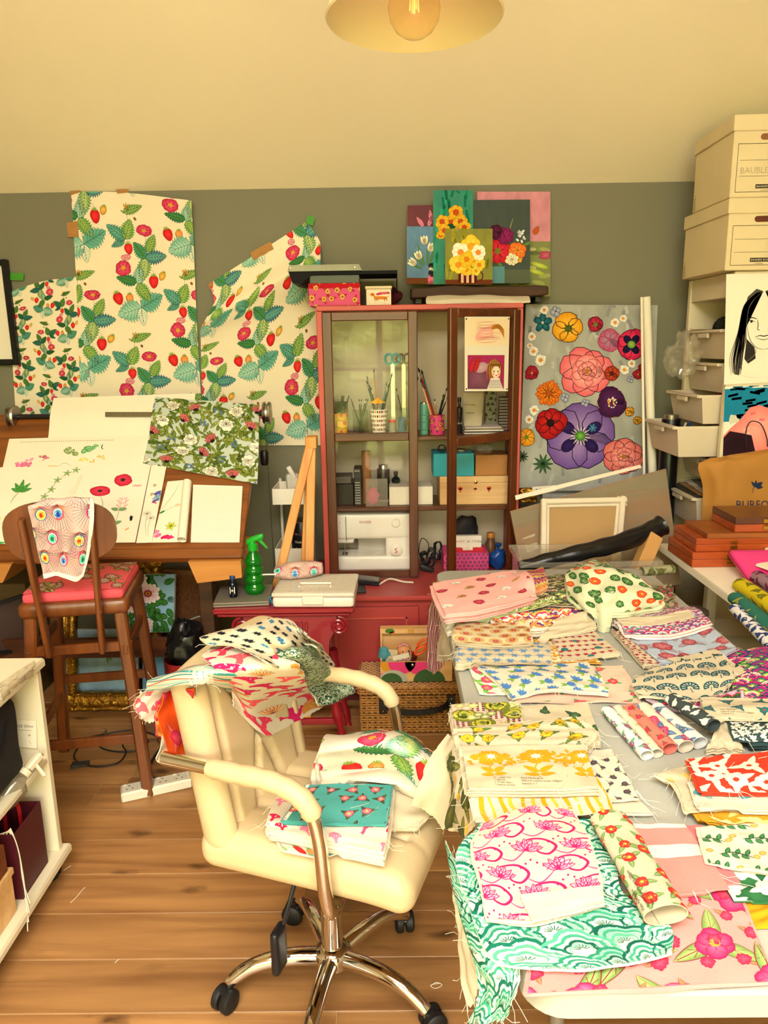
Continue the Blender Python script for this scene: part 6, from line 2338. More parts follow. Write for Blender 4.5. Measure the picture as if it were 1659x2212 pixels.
fab('folded pink peony and crane cloth topping the far left stack',[[(962,1327,.0),(1060,1312,.0),(1156,1288,.0)],[(945,1290,.003),(1040,1278,.006),(1140,1258,.003)],[(934,1260,.0),(1020,1246,.002),(1112,1231,.0)]],T0 + .085,'#e4aaa4',f_peony_pink,.030,5,.002,seed=76,n=26)
fab('white folded cloth under the pink peony cloth',[(966,1340),(1160,1300),(1115,1240),(938,1272)],T0 + .054,COTTON,None,.050,6,.002,seed=77)
fab('green scallop and cherry cloth fold beside the white folded cloth',[[(1015,1332),(1110,1326),(1200,1306)],[(1060,1305,.01),(1130,1300,.014),(1190,1288,.01)]],T0 + .050,'#c8d0a0',f_scallop(['#5a7a2c','#b8c878','#8a2038','#e0dcb8'],.035,4),.045,4,.005,seed=78)
# nasturtium mound
fab('pale green nasturtium print fabric heaped at the far end of the table',
[[(1255,1318,.0),(1300,1326,.01),(1350,1325,.01),(1410,1316,.0)],[(1228,1290,.02),(1290,1292,.05),(1350,1288,.055),(1435,1298,.02)],[(1222,1258,.05),(1280,1255,.08),(1345,1250,.085),(1418,1275,.045)],[(1225,1236,.05),(1265,1222,.10),(1320,1228,.09),(1390,1258,.06)],[(1250,1232,.02),(1280,1216,.05),(1315,1222,.05),(1375,1250,.03)]],
T0 + .046,'#c6c8a8',f_nast,.13,2,.009,2.6,seed=79,n=36,sub=.012)
a,b = PZ(1385,1258,T0 + .07),PZ(1452,1252,T0 + .07)
ROLLQ.append(('khaki leaf print fabric rolled behind the nasturtium heap',a,b,.016,'#8a8668',f_scatter(('#3a4020','#6a6a40'),('#3a3a20','#6a6a40'),None,5,.012,.05,None,3),.85,80))
fab('crumpled khaki and cherry fabrics at the far right table corner',[[(1360,1322,.0),(1430,1318,.0),(1465,1308,.0)],[(1380,1296,.02),(1430,1290,.03),(1455,1284,.02)],[(1395,1276,.03),(1430,1268,.04),(1450,1264,.02)]],T0 + .018,'#9a8c70',f_scatter(('#8a2038','#c85a6a'),('#3a4a28','#6a7a48'),None,5,.015,.05,'#2a1418',3),.017,3,.008,3,seed=81)
fab('pink and teal cloth strip along the far right of the nasturtium heap',[(1290,1330),(1470,1322),(1455,1300),(1300,1312)],T0 + .012,'#d8b8b8',f_scatter(('#c82858','#e88098'),('#1c6a70','#4a9a98'),None,5,.012,.04,None,2),.011,3,.004,seed=82)
lay_all(HFT)
for q in ROLLQ:
 roll(*q,hf=HFT)
fringes(HFT)
# ================================================================ fabrics on the office chair
CM = mw(bpy.data.objects['office_chair'])
cfx = (CM.to_3x3() @ V((1,0,0))).normalized()
def onback(px,py,off=.0):
 q = PP(px,py,CM @ V((-.185 + off,0,.70)),(cfx + V((0,0,.17))).normalized())
 return q
def onrear(px,py,off=.0):
 return PP(px,py,CM @ V((-.305 - off,0,.70)),cfx)
def top_(px,py,dz=0.0):
 return PZ(px,py,.915 + dz)
SEATZ = .538
fab('strawberry print cloth corner at the bottom of the chair seat pile',[[(612,1838),(690,1852),(745,1838)],[(590,1790),(660,1800),(800,1800)],[(600,1740),(700,1740),(800,1740)]],SEATZ + .008,COTTON,f_strawb(.55),.008,2,.004,seed=90,n=24)
fab('cream linen fold sticking out beyond the chair seat pile',[[(800,1790),(900,1790)],[(790,1740,.01),(935,1740,.012)],[(800,1690,.01),(910,1690,.02)]],SEATZ + .012,LINEN,None,.012,2,.006,3,seed=91,fray=16)
fab('white cloth with raspberry coral print in the chair seat pile',[[(582,1790,-.002),(690,1812,.0),(828,1842,.0)],[(578,1765,.006),(690,1775,.008),(838,1795,.008)],[(610,1700,.01),(720,1700,.01),(850,1700,.01)]],SEATZ + .040,COTTON,f_coral(['#c81c48','#d84a70','#e07a98'],.036,shell=None),.034,6,.003,seed=92,n=26,fray=20)
fab('teal cloth with pink rosebud sprigs folded on the chair seat',[[(610,1772),(720,1778),(832,1780)],[(640,1732,.002),(745,1734,.004),(840,1736,.002)],[(662,1696),(758,1694),(846,1696)]],SEATZ + .060,'#4a9a96',
f_combo(f_scatter(('#d84a68','#f4a8a8'),('#3a4a28','#6a7a3c'),'#e8c060',4,.010,.05,'#2a2018',5),f_stripe([('#efe9da',.008),(None,9)],0)),.016,3,.0015,seed=93,n=24)
fab('cream cloth with large strawberry leaves heaped on the chair seat',
[[(672,1670,.0),(748,1664,.0),(856,1668,.0),(900,1735,-.05)],[(680,1645,.03),(750,1638,.04),(862,1640,.05),(925,1705,.0)],[(690,1620,.06),(760,1618,.08),(860,1615,.09),(945,1670,.04)],[(705,1588,.05),(775,1592,.09),(865,1590,.09),(938,1638,.06)],[(730,1590,.0),(790,1580,.03),(870,1584,.03),(930,1630,.02)]],
SEATZ + .062,COTTON,f_strawb(.95,cx=.2),.09,3,.004,2,seed=94,n=34,sub=.014)
HFS = HeightField(-.45,.25,1.15,1.95,SEATZ + .004)
lay_all(HFS)
fringes(HFS)
# heaped over the backrest
BT = .905
fab('orange cotton hanging behind the chair back',[[onrear(375,1650),onrear(400,1655),onrear(415,1640)],[onrear(345,1570),onrear(380,1560),onrear(410,1550)],[onrear(352,1500),onrear(385,1490),top_(420,1490)]],0,'#e0541c',f_scatter(('#c81c50','#e85a70'),('#c81c50','#e87a50'),None,5,.02,.12,None,2),.002,1,.004,2,95,18,.016,0,.002,down=False)
fab('plain white cotton tongue hanging behind the chair back',[[onrear(338,1640,.02),onrear(352,1652,.02),onrear(380,1630,.01)],[onrear(360,1570,.02),onrear(385,1575,.015),onrear(412,1570,.0)],[onrear(385,1490,.01),onrear(400,1485),top_(425,1478)]],0,COTTON,None,.002,1,.004,2,96,18,None,0,.001,down=False)
fab('magenta tie-dye cloth hanging beside the orange cotton',[[onrear(335,1590,.03),onrear(352,1595,.03),onrear(362,1580,.025)],[onrear(338,1540,.03),onrear(358,1540,.03),onrear(372,1530,.02)],[onrear(352,1500,.02),onrear(372,1496,.02),onrear(390,1490,.01)]],0,'#d82c60',f_marble(['#e88a30','#e03a70','#f0c060','#c81c58'],.04),.002,1,.004,2,97,14,.016,0,.002,down=False)
fab('white cloth with pink coral branch hanging at the outer side of the chair back',[[onrear(305,1555,.06),onrear(330,1562,.055),onrear(352,1545,.045)],[onrear(290,1520,.07),onrear(325,1520,.055),onrear(365,1510,.04)],[onrear(305,1495,.06),onrear(340,1485,.05),onrear(395,1475,.02)]],0,COTTON,f_coral(['#e87a7a','#d8606a'],.09,shell='#a06a70'),.002,1,.004,2,98,20,.016,22,.004,down=False)
fab('aqua and orange wavy striped cloth over the chair back corner',[[onrear(320,1495,.05),top_(420,1478,.008),onback(502,1490,.03)],[onrear(318,1470,.05),top_(415,1452,.014),top_(510,1460,.012)],[onrear(345,1462,.04),top_(440,1435,.012),top_(525,1440,.012)]],0,COTTON,
f_stripe([('#3a9a9c',.006),(None,.008),('#88c4bc',.006),(None,.006),('#c8502c',.005),(None,.007),('#2a7a80',.004),(None,.008)],.004,False),.003,1,.003,2,99,24,.016,8,.002,down=False)
fab('white cloth with red coral print draped over the chair back',[[onback(505,1530,.02),onback(575,1590,.018),onback(640,1560,.02),onback(700,1530,.03)],[onback(500,1490,.035),onback(545,1530,.035),onback(620,1510,.03),onback(670,1500,.035)],[top_(470,1450,.016),top_(530,1458,.02),top_(600,1450,.02),top_(650,1450,.02)],[top_(440,1425,.02),top_(500,1405,.03),top_(570,1400,.03),top_(620,1410,.03)],[top_(455,1400,.01),top_(505,1385,.02),top_(570,1385,.02),top_(610,1392,.02)]],0,COTTON,
f_coral(['#d83a58','#e85a68','#c81c60','#c8883c'],.075,shell='#e0904a'),.003,1,.005,2.2,100,34,.014,14,.003,down=False)
fab('green scale print cloth hanging from the chair back towards the arm',[[onback(690,1528,.035),onback(735,1512,.04),onback(765,1495,.05)],[onback(665,1490,.045),onback(710,1475,.05),onback(750,1470,.055)],[top_(610,1430,.03),top_(660,1425,.03),onback(705,1435,.06)],[top_(595,1395,.03),top_(640,1390,.03),top_(685,1400,.02)]],0,'#dfe4cc',
f_scallop(['#3c6a4c','#e8ecd8','#8ab088','#d8e4c8','#1c4a38'],.035,4,'#1c3a2c'),.003,1,.004,2,101,26,.014,10,.003,down=False)
fab('cream cloth with black and blue squiggle print heaped on the chair back',[[top_(520,1400,.04),top_(600,1440,.045),onback(660,1450,.06),onback(722,1442,.07)],[top_(455,1395,.035),top_(560,1392,.06),top_(640,1400,.05),onback(705,1410,.07)],[top_(432,1380,.03),top_(540,1358,.075),top_(625,1358,.07),top_(675,1385,.05)],[top_(470,1368,.03),top_(560,1345,.07),top_(612,1336,.07),top_(645,1358,.05)]],0,LINEN,
f_squig(['#14181e','#1c2028','#2c5c80','#3a7a98','#1c2c2e'],.042),.003,1,.004,2,102,34,.012,10,.003,down=False)
# ================================================================ scarf on the stool
def onstool(px,py,off=0.0):
 return PP(px,py,STOOLM @ V((0,-.155 - .078 - off,.985)),(STOOLM.to_3x3() @ V((0,-1,-.10))).normalized())
sc = [[onstool(95,1250,.03),onstool(122,1243,.02),onstool(142,1250,.035),onstool(165,1256,.02),onstool(180,1245,.03)],[onstool(84,1200,.02),onstool(115,1200,.035),onstool(140,1200,.015),onstool(165,1200,.035),onstool(192,1200,.02)],
[onstool(70,1140,.02),onstool(108,1135,.03),onstool(138,1135,.018),onstool(165,1135,.03),onstool(202,1135,.02)],[onstool(60,1095,.012),onstool(100,1085,.014),onstool(135,1082,.014),onstool(165,1080,.014),onstool(203,1080,.012)],
[onstool(64,1092,-.02),onstool(102,1079,-.025),onstool(135,1077,-.025),onstool(166,1075,-.025),onstool(200,1078,-.02)]]
G = wrinkle(grid_from(sc,34,34),.003,3,6)
w,h = size_of(G)
p = Pr(w,h,12)
f_peacock(p)
p.lo = .0012
p.rect(0,0,w,.016,'#efe9dc')
p.rect(w - .012,0,w,h,'#e8ddd4')
sheet('feather_scarf','mauve silk scarf with peacock feather print draped over the bar stool back','scarf',G,mat('mauve_silk','#cbb0ac',.55,var=.04,bump=.1,bscale=300),p,thick=.0012,sub=.012)
# ================================================================ helpers for small things
def spanx(px0,px1,py,Y):
 return PY(px0,py,Y).x,PY(px1,py,Y).x
def zat(px,py,Y):
 return PY(px,py,Y).z
def pbox(name,label,cat,px0,px1,pyt,Y,z0,depth,m,b=.002,pr=None,pyb=None,h=None,rotz=0.0,lid=None,group=None):
 """a box whose front face stands at depth Y between two pixel columns"""
 xa,xb = spanx(px0,px1,pyb or pyt + 40,Y)
 z1 = (z0 + h) if h else zat((px0 + px1) / 2,pyt,Y)
 t = thing(name,label,cat,((xa + xb) / 2,Y + depth / 2,z0 + .0003),rotz,group)
 M = mw(t)
 w = (xb - xa) / 2
 H = z1 - z0
 MB(M).box(-w,w,-depth / 2,depth / 2,0,H - (lid[1] if lid else 0),b=b).obj('body',m,t)
 if lid:
  MB(M).box(-w - .004,w + .004,-depth / 2 - .004,depth / 2 + .004,H - lid[1],H,b=b).obj('lid',lid[0],t)
 if pr:
  p = Pr(2 * w,H,len(label))
  pr(p)
  c = [M @ V((-w,-depth / 2 - .0006,0)),M @ V((w,-depth / 2 - .0006,0)),M @ V((w,-depth / 2 - .0006,H)),M @ V((-w,-depth / 2 - .0006,H))]
  face_print(p,c,t)
 return t,M,w,H
def face_print(p,c,parent,name='print'):
 if not p.P:
  return
 c = [np.array(tuple(q)) for q in c]
 P = np.array(p.P)
 u,v = (P[:,0] / p.w)[:,None],(P[:,1] / p.h)[:,None]
 n = np.cross(c[1] - c[0],c[3] - c[0])
 n /= np.linalg.norm(n)
 pos = c[0] * (1 - u) * (1 - v) + c[1] * u * (1 - v) + c[2] * u * v + c[3] * (1 - u) * v + n * np.array(p.Z)[:,None]
 b = MB()
 b.v,b.f,b.mi,b.col = pos.tolist(),p.T,[0] * len(p.T),p.C
 return b.obj(name,print_mat(),parent)
def wrap_print(p,M,r0,r1,z0,z1,parent,a0=-PI,a1=0.0):
 """print wrapped on the camera side of an upright pot"""
 if not p.P:
  return
 P = np.array(p.P)
 t = P[:,1] / p.h
 a = a0 + (a1 - a0) * P[:,0] / p.w
 r = r0 + (r1 - r0) * t + np.array(p.Z) + .0003
 L = np.stack([r * np.cos(a),r * np.sin(a),z0 + (z1 - z0) * t,np.ones_like(r)],1)
 W = L @ np.array(M).T
 b = MB()
 b.v,b.f,b.mi,b.col = W[:,:3].tolist(),p.T,[0] * len(p.T),p.C
 b.obj('print',print_mat(),parent)
def pot(name,label,cat,px,pyt,Y,z0,r,m,r_top=None,pr=None,lid=None,neck=None,n=24,open_=False,h=None,group=None):
 x = PY(px,pyt,Y).x
 H = h or (zat(px,pyt,Y) - z0)
 t = thing(name,label,cat,(x,Y,z0 + .0003),group=group)
 M = mw(t)
 rt = r_top or r
 if open_:
  prof = [(r * .98,0),(r,.002),(rt,H),(rt - .0015,H),(r - .002,.004),(.0005,.004)]
  MB(M).lathe([(.0005,0)] + prof,n=n,cap=False).obj('body',m,t)
 elif neck:
  rn,hn = neck
  MB(M).lathe([(r * .9,0),(r,.004),(r,H - hn - r * .5),(rn,H - hn),(rn,H)],n=n).obj('body',m,t)
 else:
  MB(M).lathe([(r * .97,0),(r,.003),(rt,H - .003),(rt * .97,H)],n=n).obj('body',m,t)
 if lid:
  lm,lr,lh = lid
  MB(M).lathe([(lr,H - .001),(lr,H + lh - .002),(lr * .93,H + lh)],n=n).obj('cap',lm,t)
 if pr:
  p = Pr(PI * r,H,len(label))
  pr(p)
  wrap_print(p,M,r,rt,0,H,t)
 return t,M,H
def stick(name,label,cat,a,b,r,m,tip=None,ferr=None,group=None):
 t = thing(name,label,cat,a,group=group)
 a,b = V(a),V(b)
 d = b - a
 MB().tube([a,a.lerp(b,.5),a.lerp(b,.80),a.lerp(b,.86)],[r * .6,r,r * .8,r * .7],8).obj('handle',m,t)
 if ferr:
  MB().tube([a.lerp(b,.84),a.lerp(b,.93)],r * .75,8).obj('ferrule',ferr,t)
 if tip:
  MB().tube([a.lerp(b,.93),a.lerp(b,.96),b],[r * .8,r * .95,r * .15],8).obj('bristles',tip,t)
 return t
RB = random.Random(77)
BRIST = mat('dark_bristles','#241a12',.8)
OCH = mat('ochre_handle','#b86a24',.45)
TEALH = mat('teal_handle','#1c6a64',.35)
BLKH = mat('black_handle','#161414',.35)
SILV = STEEL
def fill_pot(M,H,r,specs,what):
 """brushes and pens standing in a pot: (height, colour material, has bristles, label)"""
 for k,(ht,m,br,lab) in enumerate(specs):
  a = RB.uniform(0,6.28)
  q = r * RB.uniform(.1,.5)
  e = r * RB.uniform(.6,1.0)
  p0 = M @ V((-math.cos(a) * q,-math.sin(a) * q * .5,.008))
  p1 = M @ V((math.cos(a) * (e + ht * .12),math.sin(a) * e * .5,ht))
  stick('paintbrush' if br else 'pen',lab,'brush' if br else 'pen',p0,p1,.0032 if br else .004,m,BRIST if br else None,SILV if br else None,group='brushes and pens in ' + what)
# ================================================================ inside the cabinet: top shelf
S1 = SH1 + .0005
t,M,H = pot('storage_tin','yellow tin with painted green sprigs on the top cabinet shelf','tin',735,893,3.36,S1,.034,mat('yellow_tin','#d8a41c',.4),open_=True,
pr=lambda p: [(p.nxt(),p.squig([(x,y),(x + .02,y + .012),(x + .045,y + .004)],.002,'#2a4a30'),p.flower(x,y - .008,.008,5,'#b01c30','#d84a50','#e8c040',None)) for x,y,j in lattice(p,.04,.035,.2)])
fill_pot(M,H,.03,[(H + .05,BLKH,False,'pen or brush standing in the yellow tin')] * 4 + [(H + .035,mat('red_pencil','#b8301c',.4),False,'pen or brush standing in the yellow tin'),(H + .03,mat('green_pencil','#1c7a4c',.4),False,'pen or brush standing in the yellow tin')],'the yellow tin')
t,M,H = pot('pen_jar','smoky glass jar packed with pens behind the yellow tin','jar',736,868,3.46,S1,.032,glassy('smoke_glass','#8a9490',1.5,.05,.2,'#3a4a4a'),open_=True)
fill_pot(M,H,.03,[(H + .055,BLKH,False,'pen standing in the smoky glass jar')] * 5,'the smoky jar')
t,M,H = pot('pen_jar','clear square jar of black pens next to the patterned cup','jar',778,885,3.40,S1,.036,glassy('jar_glass','#f0f0ea',1.6,.03),open_=True,n=4)
fill_pot(M,H,.03,[(H + .05,BLKH,i % 2 == 0,'pen or brush standing in the clear square jar') for i in range(7)] + [(H + .08,STEEL,False,'pen or brush standing in the clear square jar')],'the clear jar')
def cup_print(p):
 for j in range(6):
  for i in range(12):
   x,y = (i + .5) * p.w / 12,(j + .5) * p.h / 6
   col = ['#b8202c','#2a3a34','#e0982c','#4a7a3c'][(i + 2 * j) % 4]
   p.ell(x,y,p.w / 32,p.h / 18,col,n=8)
   if (i + j) % 2:
    p.line([(x,y + .003),(x + .002,y + .007)],.0012,'#2a5a2c')
t,M,H = pot('paper_cup','white paper cup printed with tiny fruit holding brushes','cup',818,884,3.345,S1,.028,mat('cup_white','#efe8d8',.6),r_top=.040,pr=cup_print,open_=True)
fill_pot(M,H,.03,[(H + h_,m_,True,'brush standing in the fruit print cup') for h_,m_ in ((.10,BLKH),(.13,BLKH),(.16,DARKSTEEL),(.12,TEALH),(.15,BLKH),(.18,OCH),(.11,DARKSTEEL))],'the fruit print cup')
# paper parasol in the cup
t = thing('cocktail_parasol','yellow paper cocktail parasol stuck in the fruit print cup','parasol',M @ V((-.004,-.01,H)))
q = M @ V((-.004,-.015,H + .052))
MB().tube([M @ V((0,0,.01)),q + V((0,0,.004))],.0012,6).obj('stick',PALEW,t)
vs,fs_ = [q + V((0,0,.002))],[]
for k in range(16):
 a = 2 * PI * k / 16
 r = .036 * (1 - .08 * (k % 2))
 vs.append(q + V((r * math.cos(a),r * math.sin(a) * .8,-.022 - .003 * (k % 2))))
fs_ = [(0,1 + k,1 + (k + 1) % 16) for k in range(16)]
MB().add(vs,fs_).obj('paper_canopy',mat('parasol_yellow','#e8ac20',.7),t,smooth=False)
pot('paint_jar','small paint jar with red lid in front of the cabinet brushes','jar',847,912,3.35,S1,.015,glassy('jar_pale','#e8e4d8',1.5,.05,.3,'#d8d0c0'),lid=(mat('red_lid','#b01c24',.4),.0165,.012))
pot('paint_jar','small blue paint jar beside the red lidded jar','jar',868,908,3.36,S1,.016,glassy('jar_blue','#9ac0d0',1.5,.05,.4,'#5a8ab0'),lid=(mat('blue_lid','#2a4a78',.4),.0165,.012))
t,M,H = pot('glass_tumbler','clear glass of thin brushes behind the blue paint jar','glass',876,880,3.46,S1,.034,MATS['jar_glass'],open_=True)
fill_pot(M,H,.03,[(H + h_,m_,True,'thin brush standing in the back glass') for h_,m_ in ((.09,DARKSTEEL),(.12,BLKH),(.14,BLKH),(.10,OCH),(.13,TEALH))],'the back glass')
t,M,H = pot('spray_canister','mint green canister with black lettering block by the pink tin','canister',916,872,3.37,S1,.019,mat('mint_tin','#5a9a82',.4),lid=(STEEL,.018,.006),
pr=lambda p: [p.rect(p.w * .3,p.h * (.15 + .08 * k),p.w * (.6 + .1 * (k % 3)),p.h * (.18 + .08 * k),'#1c4a40') for k in range(8)])
t,M,H = pot('storage_tin','hot pink floral tin with red rim holding long brushes','tin',944,896,3.36,S1,.033,mat('pink_tin','#d8407c',.4),open_=True,
pr=f_combo(f_scatter(('#e8962c','#f4c050'),('#5a2a50','#7a3a6a'),'#c81c30',6,.010,.035,'#3a1030',2),lambda p: p.rect(0,p.h - .008,p.w,p.h,'#a81420')))
for k,(ht,dx,m_) in enumerate(((.30,-.085,mat('red_handle','#8a1c1c',.4)),(.29,-.07,TEALH),(.22,-.06,OCH),(.16,-.01,OCH),(.25,-.075,PALEW),(.18,.03,BLKH),(.21,.045,BLKH),(.17,.05,BLKH))):
 p0 = M @ V((.012 - .004 * k,.006 * (k % 3),.008))
 p1 = M @ V((dx,.01 * (k % 2) - .004,ht))
 stick('paintbrush','long paintbrush leaning in the hot pink floral tin','brush',p0,p1,.005 if k < 3 else .0036,m_,BRIST,SILV,group='long brushes in the pink tin')
for k,(px,col,lab) in enumerate(((848,'#1c8a98','scissors with turquoise handles in the cabinet'),(872,'#4a1820','scissors with maroon handles in the cabinet'))):
 c0 = PY(px,785,3.44)
 t = thing('scissors',lab,'scissors',V((c0.x,c0.y,S1)))
 hm = mat('handle_' + col[1:],col,.4)
 for s in (-1,1):
  MB().tube([c0 + V((s * .016 + .018 * math.cos(a * .52),0,.02 + .022 * math.sin(a * .52))) for a in range(12)],.006,8,closed=True).obj('handle_loop',hm,t)
  MB().bar(c0 + V((s * .004,.001 * s,.01)),V((c0.x + s * .004,c0.y,S1 + .06)),.010,.002,up=(0,1,0)).obj('blade',STEEL,t)
# right half of the top shelf
t,M,H = pot('ink_bottle','tall black bottle behind the open cabinet door','bottle',992,868,3.40,S1,.016,mat('black_bottle','#101014',.2),neck=(.007,.02),lid=(BLACKP,.009,.02),pr=lambda p: [p.rect(p.w * .3,p.h * .2,p.w * .75,p.h * .55,'#1c1c1e'),p.text('BLAD',p.w * .34,p.h * .3,.009,'#d8d0c0')])
bg = [PY(1003,905,3.42),PY(1040,905,3.42),PY(1046,848,3.44),PY(1000,848,3.44)]
c_ = [V((bg[0].x,3.42,S1 + .028)),V((bg[1].x,3.42,S1 + .028)),bg[2],bg[3]]
t = thing('calico_bag','small calico bag with printed words on the top cabinet shelf','bag',(bg[0].x,3.44,S1))
G = quad_grid(c_,12,12)
uu,vv = np.meshgrid(np.linspace(-1,1,13),np.linspace(-1,1,13))
G[...,1] -= .022 * (1 - uu ** 2) * (1 - .6 * vv ** 2)
p = Pr(*size_of(G))
p.text('not crazy,',.004,p.h * .62,.014,'#2a2420')
p.text('creative',.010,p.h * .38,.014,'#2a2420')
sheet('front',None,None,G,LINEN,p,thick=.012,parent=t,sub=.02)
stackc = ['#d8d2c4','#3a3a3c','#e4dccc','#8a7a50','#c8c4bc']
for k in range(5):
 pbox('sketchbook',('white','black','cream','tan','grey')[k] + ' sketchbook in the flat pile on the top cabinet shelf','book',1003 + (k * 5) % 9,1092 - (k * 7) % 10,0,3.34 + .008 * (k % 2),S1 + k * .0062,.17,mat('book_' + stackc[k][1:],stackc[k],.6),h=.006,pyb=925)
for k,(a,b,col,lab) in enumerate(((1048,1072,'#8a8a72','patterned paper packet standing behind the sketchbook pile'),(1078,1098,'#3a3a34','dark striped card standing at the end of the sketchbook pile'))):
 pbox('paper_packet',lab,'packet',a,b,845 + 12 * k,3.52,S1,.02,mat('packet_' + col[1:],col,.6),pr=f_scatter(('#2a2a24','#4a4a3c'),('#2a2a24','#4a4a3c'),None,4,.007,.03,None,2) if k == 0 else f_stripe([('#b8b09c',.006),(None,.008)],0,False))
# ---------------- middle shelf
S2 = SH2 + .0005
t,M,w,H = pbox('black_case','black case with brass catch on the middle cabinet shelf','case',722,764,1046,3.35,S2,.14,mat('black_case','#17130f',.35))
pbox('black_case','flat grey tray stacked on the black case','tray',722,760,1030,3.36,S2 + H + .0008,.12,mat('grey_tray','#4a4440',.4))
pbox('card_game_box','tall black box with white dots on the middle cabinet shelf','box',765,781,1012,3.34,S2,.10,mat('black_card','#121212',.4),pr=lambda p: [p.rect(x,y,x + .0025,y + .004,'#d8d4c8') for x in (.004,.009,.014,.019,.024) for y in [p.h * .92] + [.01 + .012 * q for q in range(9)]])
x = PY(793,1088,3.40).x
MB().lathe([(.021,0),(.021,.25),(.019,.25),(.019,.004),(.0005,.004)],(x,3.40,S2),22,cap=False)
t = thing('cardboard_tube','brown cardboard tube standing on the middle cabinet shelf','tube',(x,3.40,S2))
MB().lathe([(.0005,0),(.021,0),(.021,.245),(.0185,.245),(.0185,.004),(.0005,.004)],(x,3.40,S2 + .0003),22,cap=False).obj('body',mat('brown_card','#8a5a30',.7,var=.1),t)
t,M,H = pot('drinks_flask','dark flask with silver dome lid on the middle cabinet shelf','flask',828,1012,3.44,S2 + .012,.030,mat('gunmetal','#3a3838',.3,.7),lid=(STEEL,.022,.018))
pbox('flask_box','grey card box under the dark flask','box',812,845,1084,3.41,S2,.08,mat('grey_card','#8a8478',.6),h=.0115,pyb=1088)
pot('ink_bottle','squat ink bottle with black stopper on the white box','bottle',855,1025,3.44,S2 + .0865,.020,mat('dark_ink','#0e1014',.12),neck=(.009,.012),lid=(BLACKP,.011,.012),h=.042)
t,M,w,H = pbox('card_box','white card box on the middle cabinet shelf','box',841,935,1055,3.34,S2,.15,mat('white_card','#dcd4c0',.6),h=.085,pyb=1088)
# pink net bag
c0 = PY(806,1070,3.335)
t = thing('net_bag','pink mesh bag of bits slumped on the middle cabinet shelf','bag',(c0.x,3.35,S2))
MB().ell((c0.x,3.345,S2 + .042),.030,.022,.042,16,12,fn=lambda p: p + V((.004 * math.sin(p.z * 200),0,0)) + p * .12 * noise.noise(p * 60)).obj('body',mat('pink_net','#e0508c',.6,var=.2,scale=160),t)
cw = pbox('cosmetic_pouch','clear plastic pouch lying over the cardboard tube and net bag','pouch',790,838,1005,3.31,S2,.006,FILMP,h=.13,pyb=1080)
# the wooden box with hearts, turquoise and cardboard boxes on it
def hearts(p):
 for k,x in enumerate((.30,.52,.72)):
  cx,cy = p.w * x,p.h * .55
  col = '#c84a3c' if k != 1 else '#d8a078'
  p.ell(cx - .004,cy + .004,.0065,.0075,col,None,.4)
  p.ell(cx + .004,cy + .004,.0065,.0075,col,None,-.4)
  p.fan([(cx - .009,cy + .002),(cx + .009,cy + .002),(cx,cy - .018)],col)
 p.line([(0,p.h * .78),(p.w,p.h * .78)],.0012,'#4a2c14')
t,M,w,H = pbox('wooden_box','pale wooden box painted with three hearts in the cabinet','box',950,1097,1029,3.33,S2,.19,PALEW,pr=hearts,pyb=1075)
MB(M).lathe([(.008,0),(.008,.003),(.004,.005)],n=12,L=lambda p: V((w * .05 + p.x,-.096 - p.z,H * .80 + p.y))).obj('clasp',BRASS,t)
WBH = S2 + H + .0012
t,M,w,H = pbox('card_box','turquoise box stacked on the painted heart box','box',936,1024,980,3.33,WBH,.16,mat('turquoise_card','#1c98a8',.5),pyb=1020)
TQ = WBH + H
t,M,w,H2 = pbox('card_box','brown card box stacked on the painted heart box','box',1027,1096,983,3.34,WBH,.15,MATS['brown_card'] if False else mat('kraft_card','#a8743c',.7,var=.08),pyb=1020)
x = PY(995,970,3.40).x
t = thing('tin_lid','round tin with pale lid on the turquoise box','tin',(x,3.40,TQ))
MB().lathe([(.034,0),(.035,.002),(.035,.010),(.033,.012)],(x,3.40,TQ + .0005),24).obj('body',STEEL,t)
x2 = PY(955,978,3.36).x
t = thing('lens_cap','dark round lens ring leaning on the turquoise box','ring',(x2,3.37,TQ))
MB().tube([(x2 + .016 * math.cos(a * .35),3.37 + .006 * math.sin(a * .35),TQ + .019 + .015 * math.sin(a * .35)) for a in range(18)],.0035,8,closed=True).obj('body',BLACKP,t)
t = thing('plastic_wrap','crumpled clear plastic on the brown card box','wrap',(PY(1050,975,3.42).x,3.42,WBH + H2))
MB().ell((PY(1050,975,3.42).x,3.42,WBH + H2 + .022),.04,.03,.022,18,10,fn=lambda p: p * (1 + .5 * noise.noise(p * 50))).obj('body',FILMP,t,smooth=False)
# ---------------- bottom: sewing machine
S3 = CZB + .0005
xa,xb = spanx(722,889,1180,3.36)
za = zat(800,1108,3.36)
W_,H_ = xb - xa,za - S3
t = thing('sewing_machine','white sewing machine with red badge at the bottom of the cabinet','sewing machine',((xa + xb) / 2,3.42,S3))
SW = mat('sewing_white','#e2ddd0',.35,var=.02)
MB().rbox(((xa + xb) / 2,3.42,S3 + .04),W_ / 2,.075,.04,.012,8).obj('bed',SW,t,weld=True)
MB().rbox((xb - W_ * .17,3.42,S3 + H_ * .495),W_ * .168,.066,H_ * .49,.016,8).obj('column',SW,t,weld=True)
MB().rbox(((xa + xb) / 2,3.42,S3 + H_ * .78),W_ / 2,.07,H_ * .22,.018,8).obj('arm',SW,t,weld=True)
MB().rbox((xa + W_ * .14,3.42,S3 + H_ * .60),W_ * .12,.055,H_ * .12,.012,6).obj('needle_head',SW,t,weld=True)
MB().box(xa + W_ * .3,xa + W_ * .66,3.455,3.462,S3 + .08,S3 + H_ * .58).obj('throat_back',mat('sewing_grey','#a8a298',.5),t)
nb = MB().tube([(xa + W_ * .13,3.37,S3 + H_ * .5),(xa + W_ * .13,3.37,S3 + .085)],.0022,6)
nb.box(xa + W_ * .10,xa + W_ * .17,3.36,3.385,S3 + .084,S3 + .09)
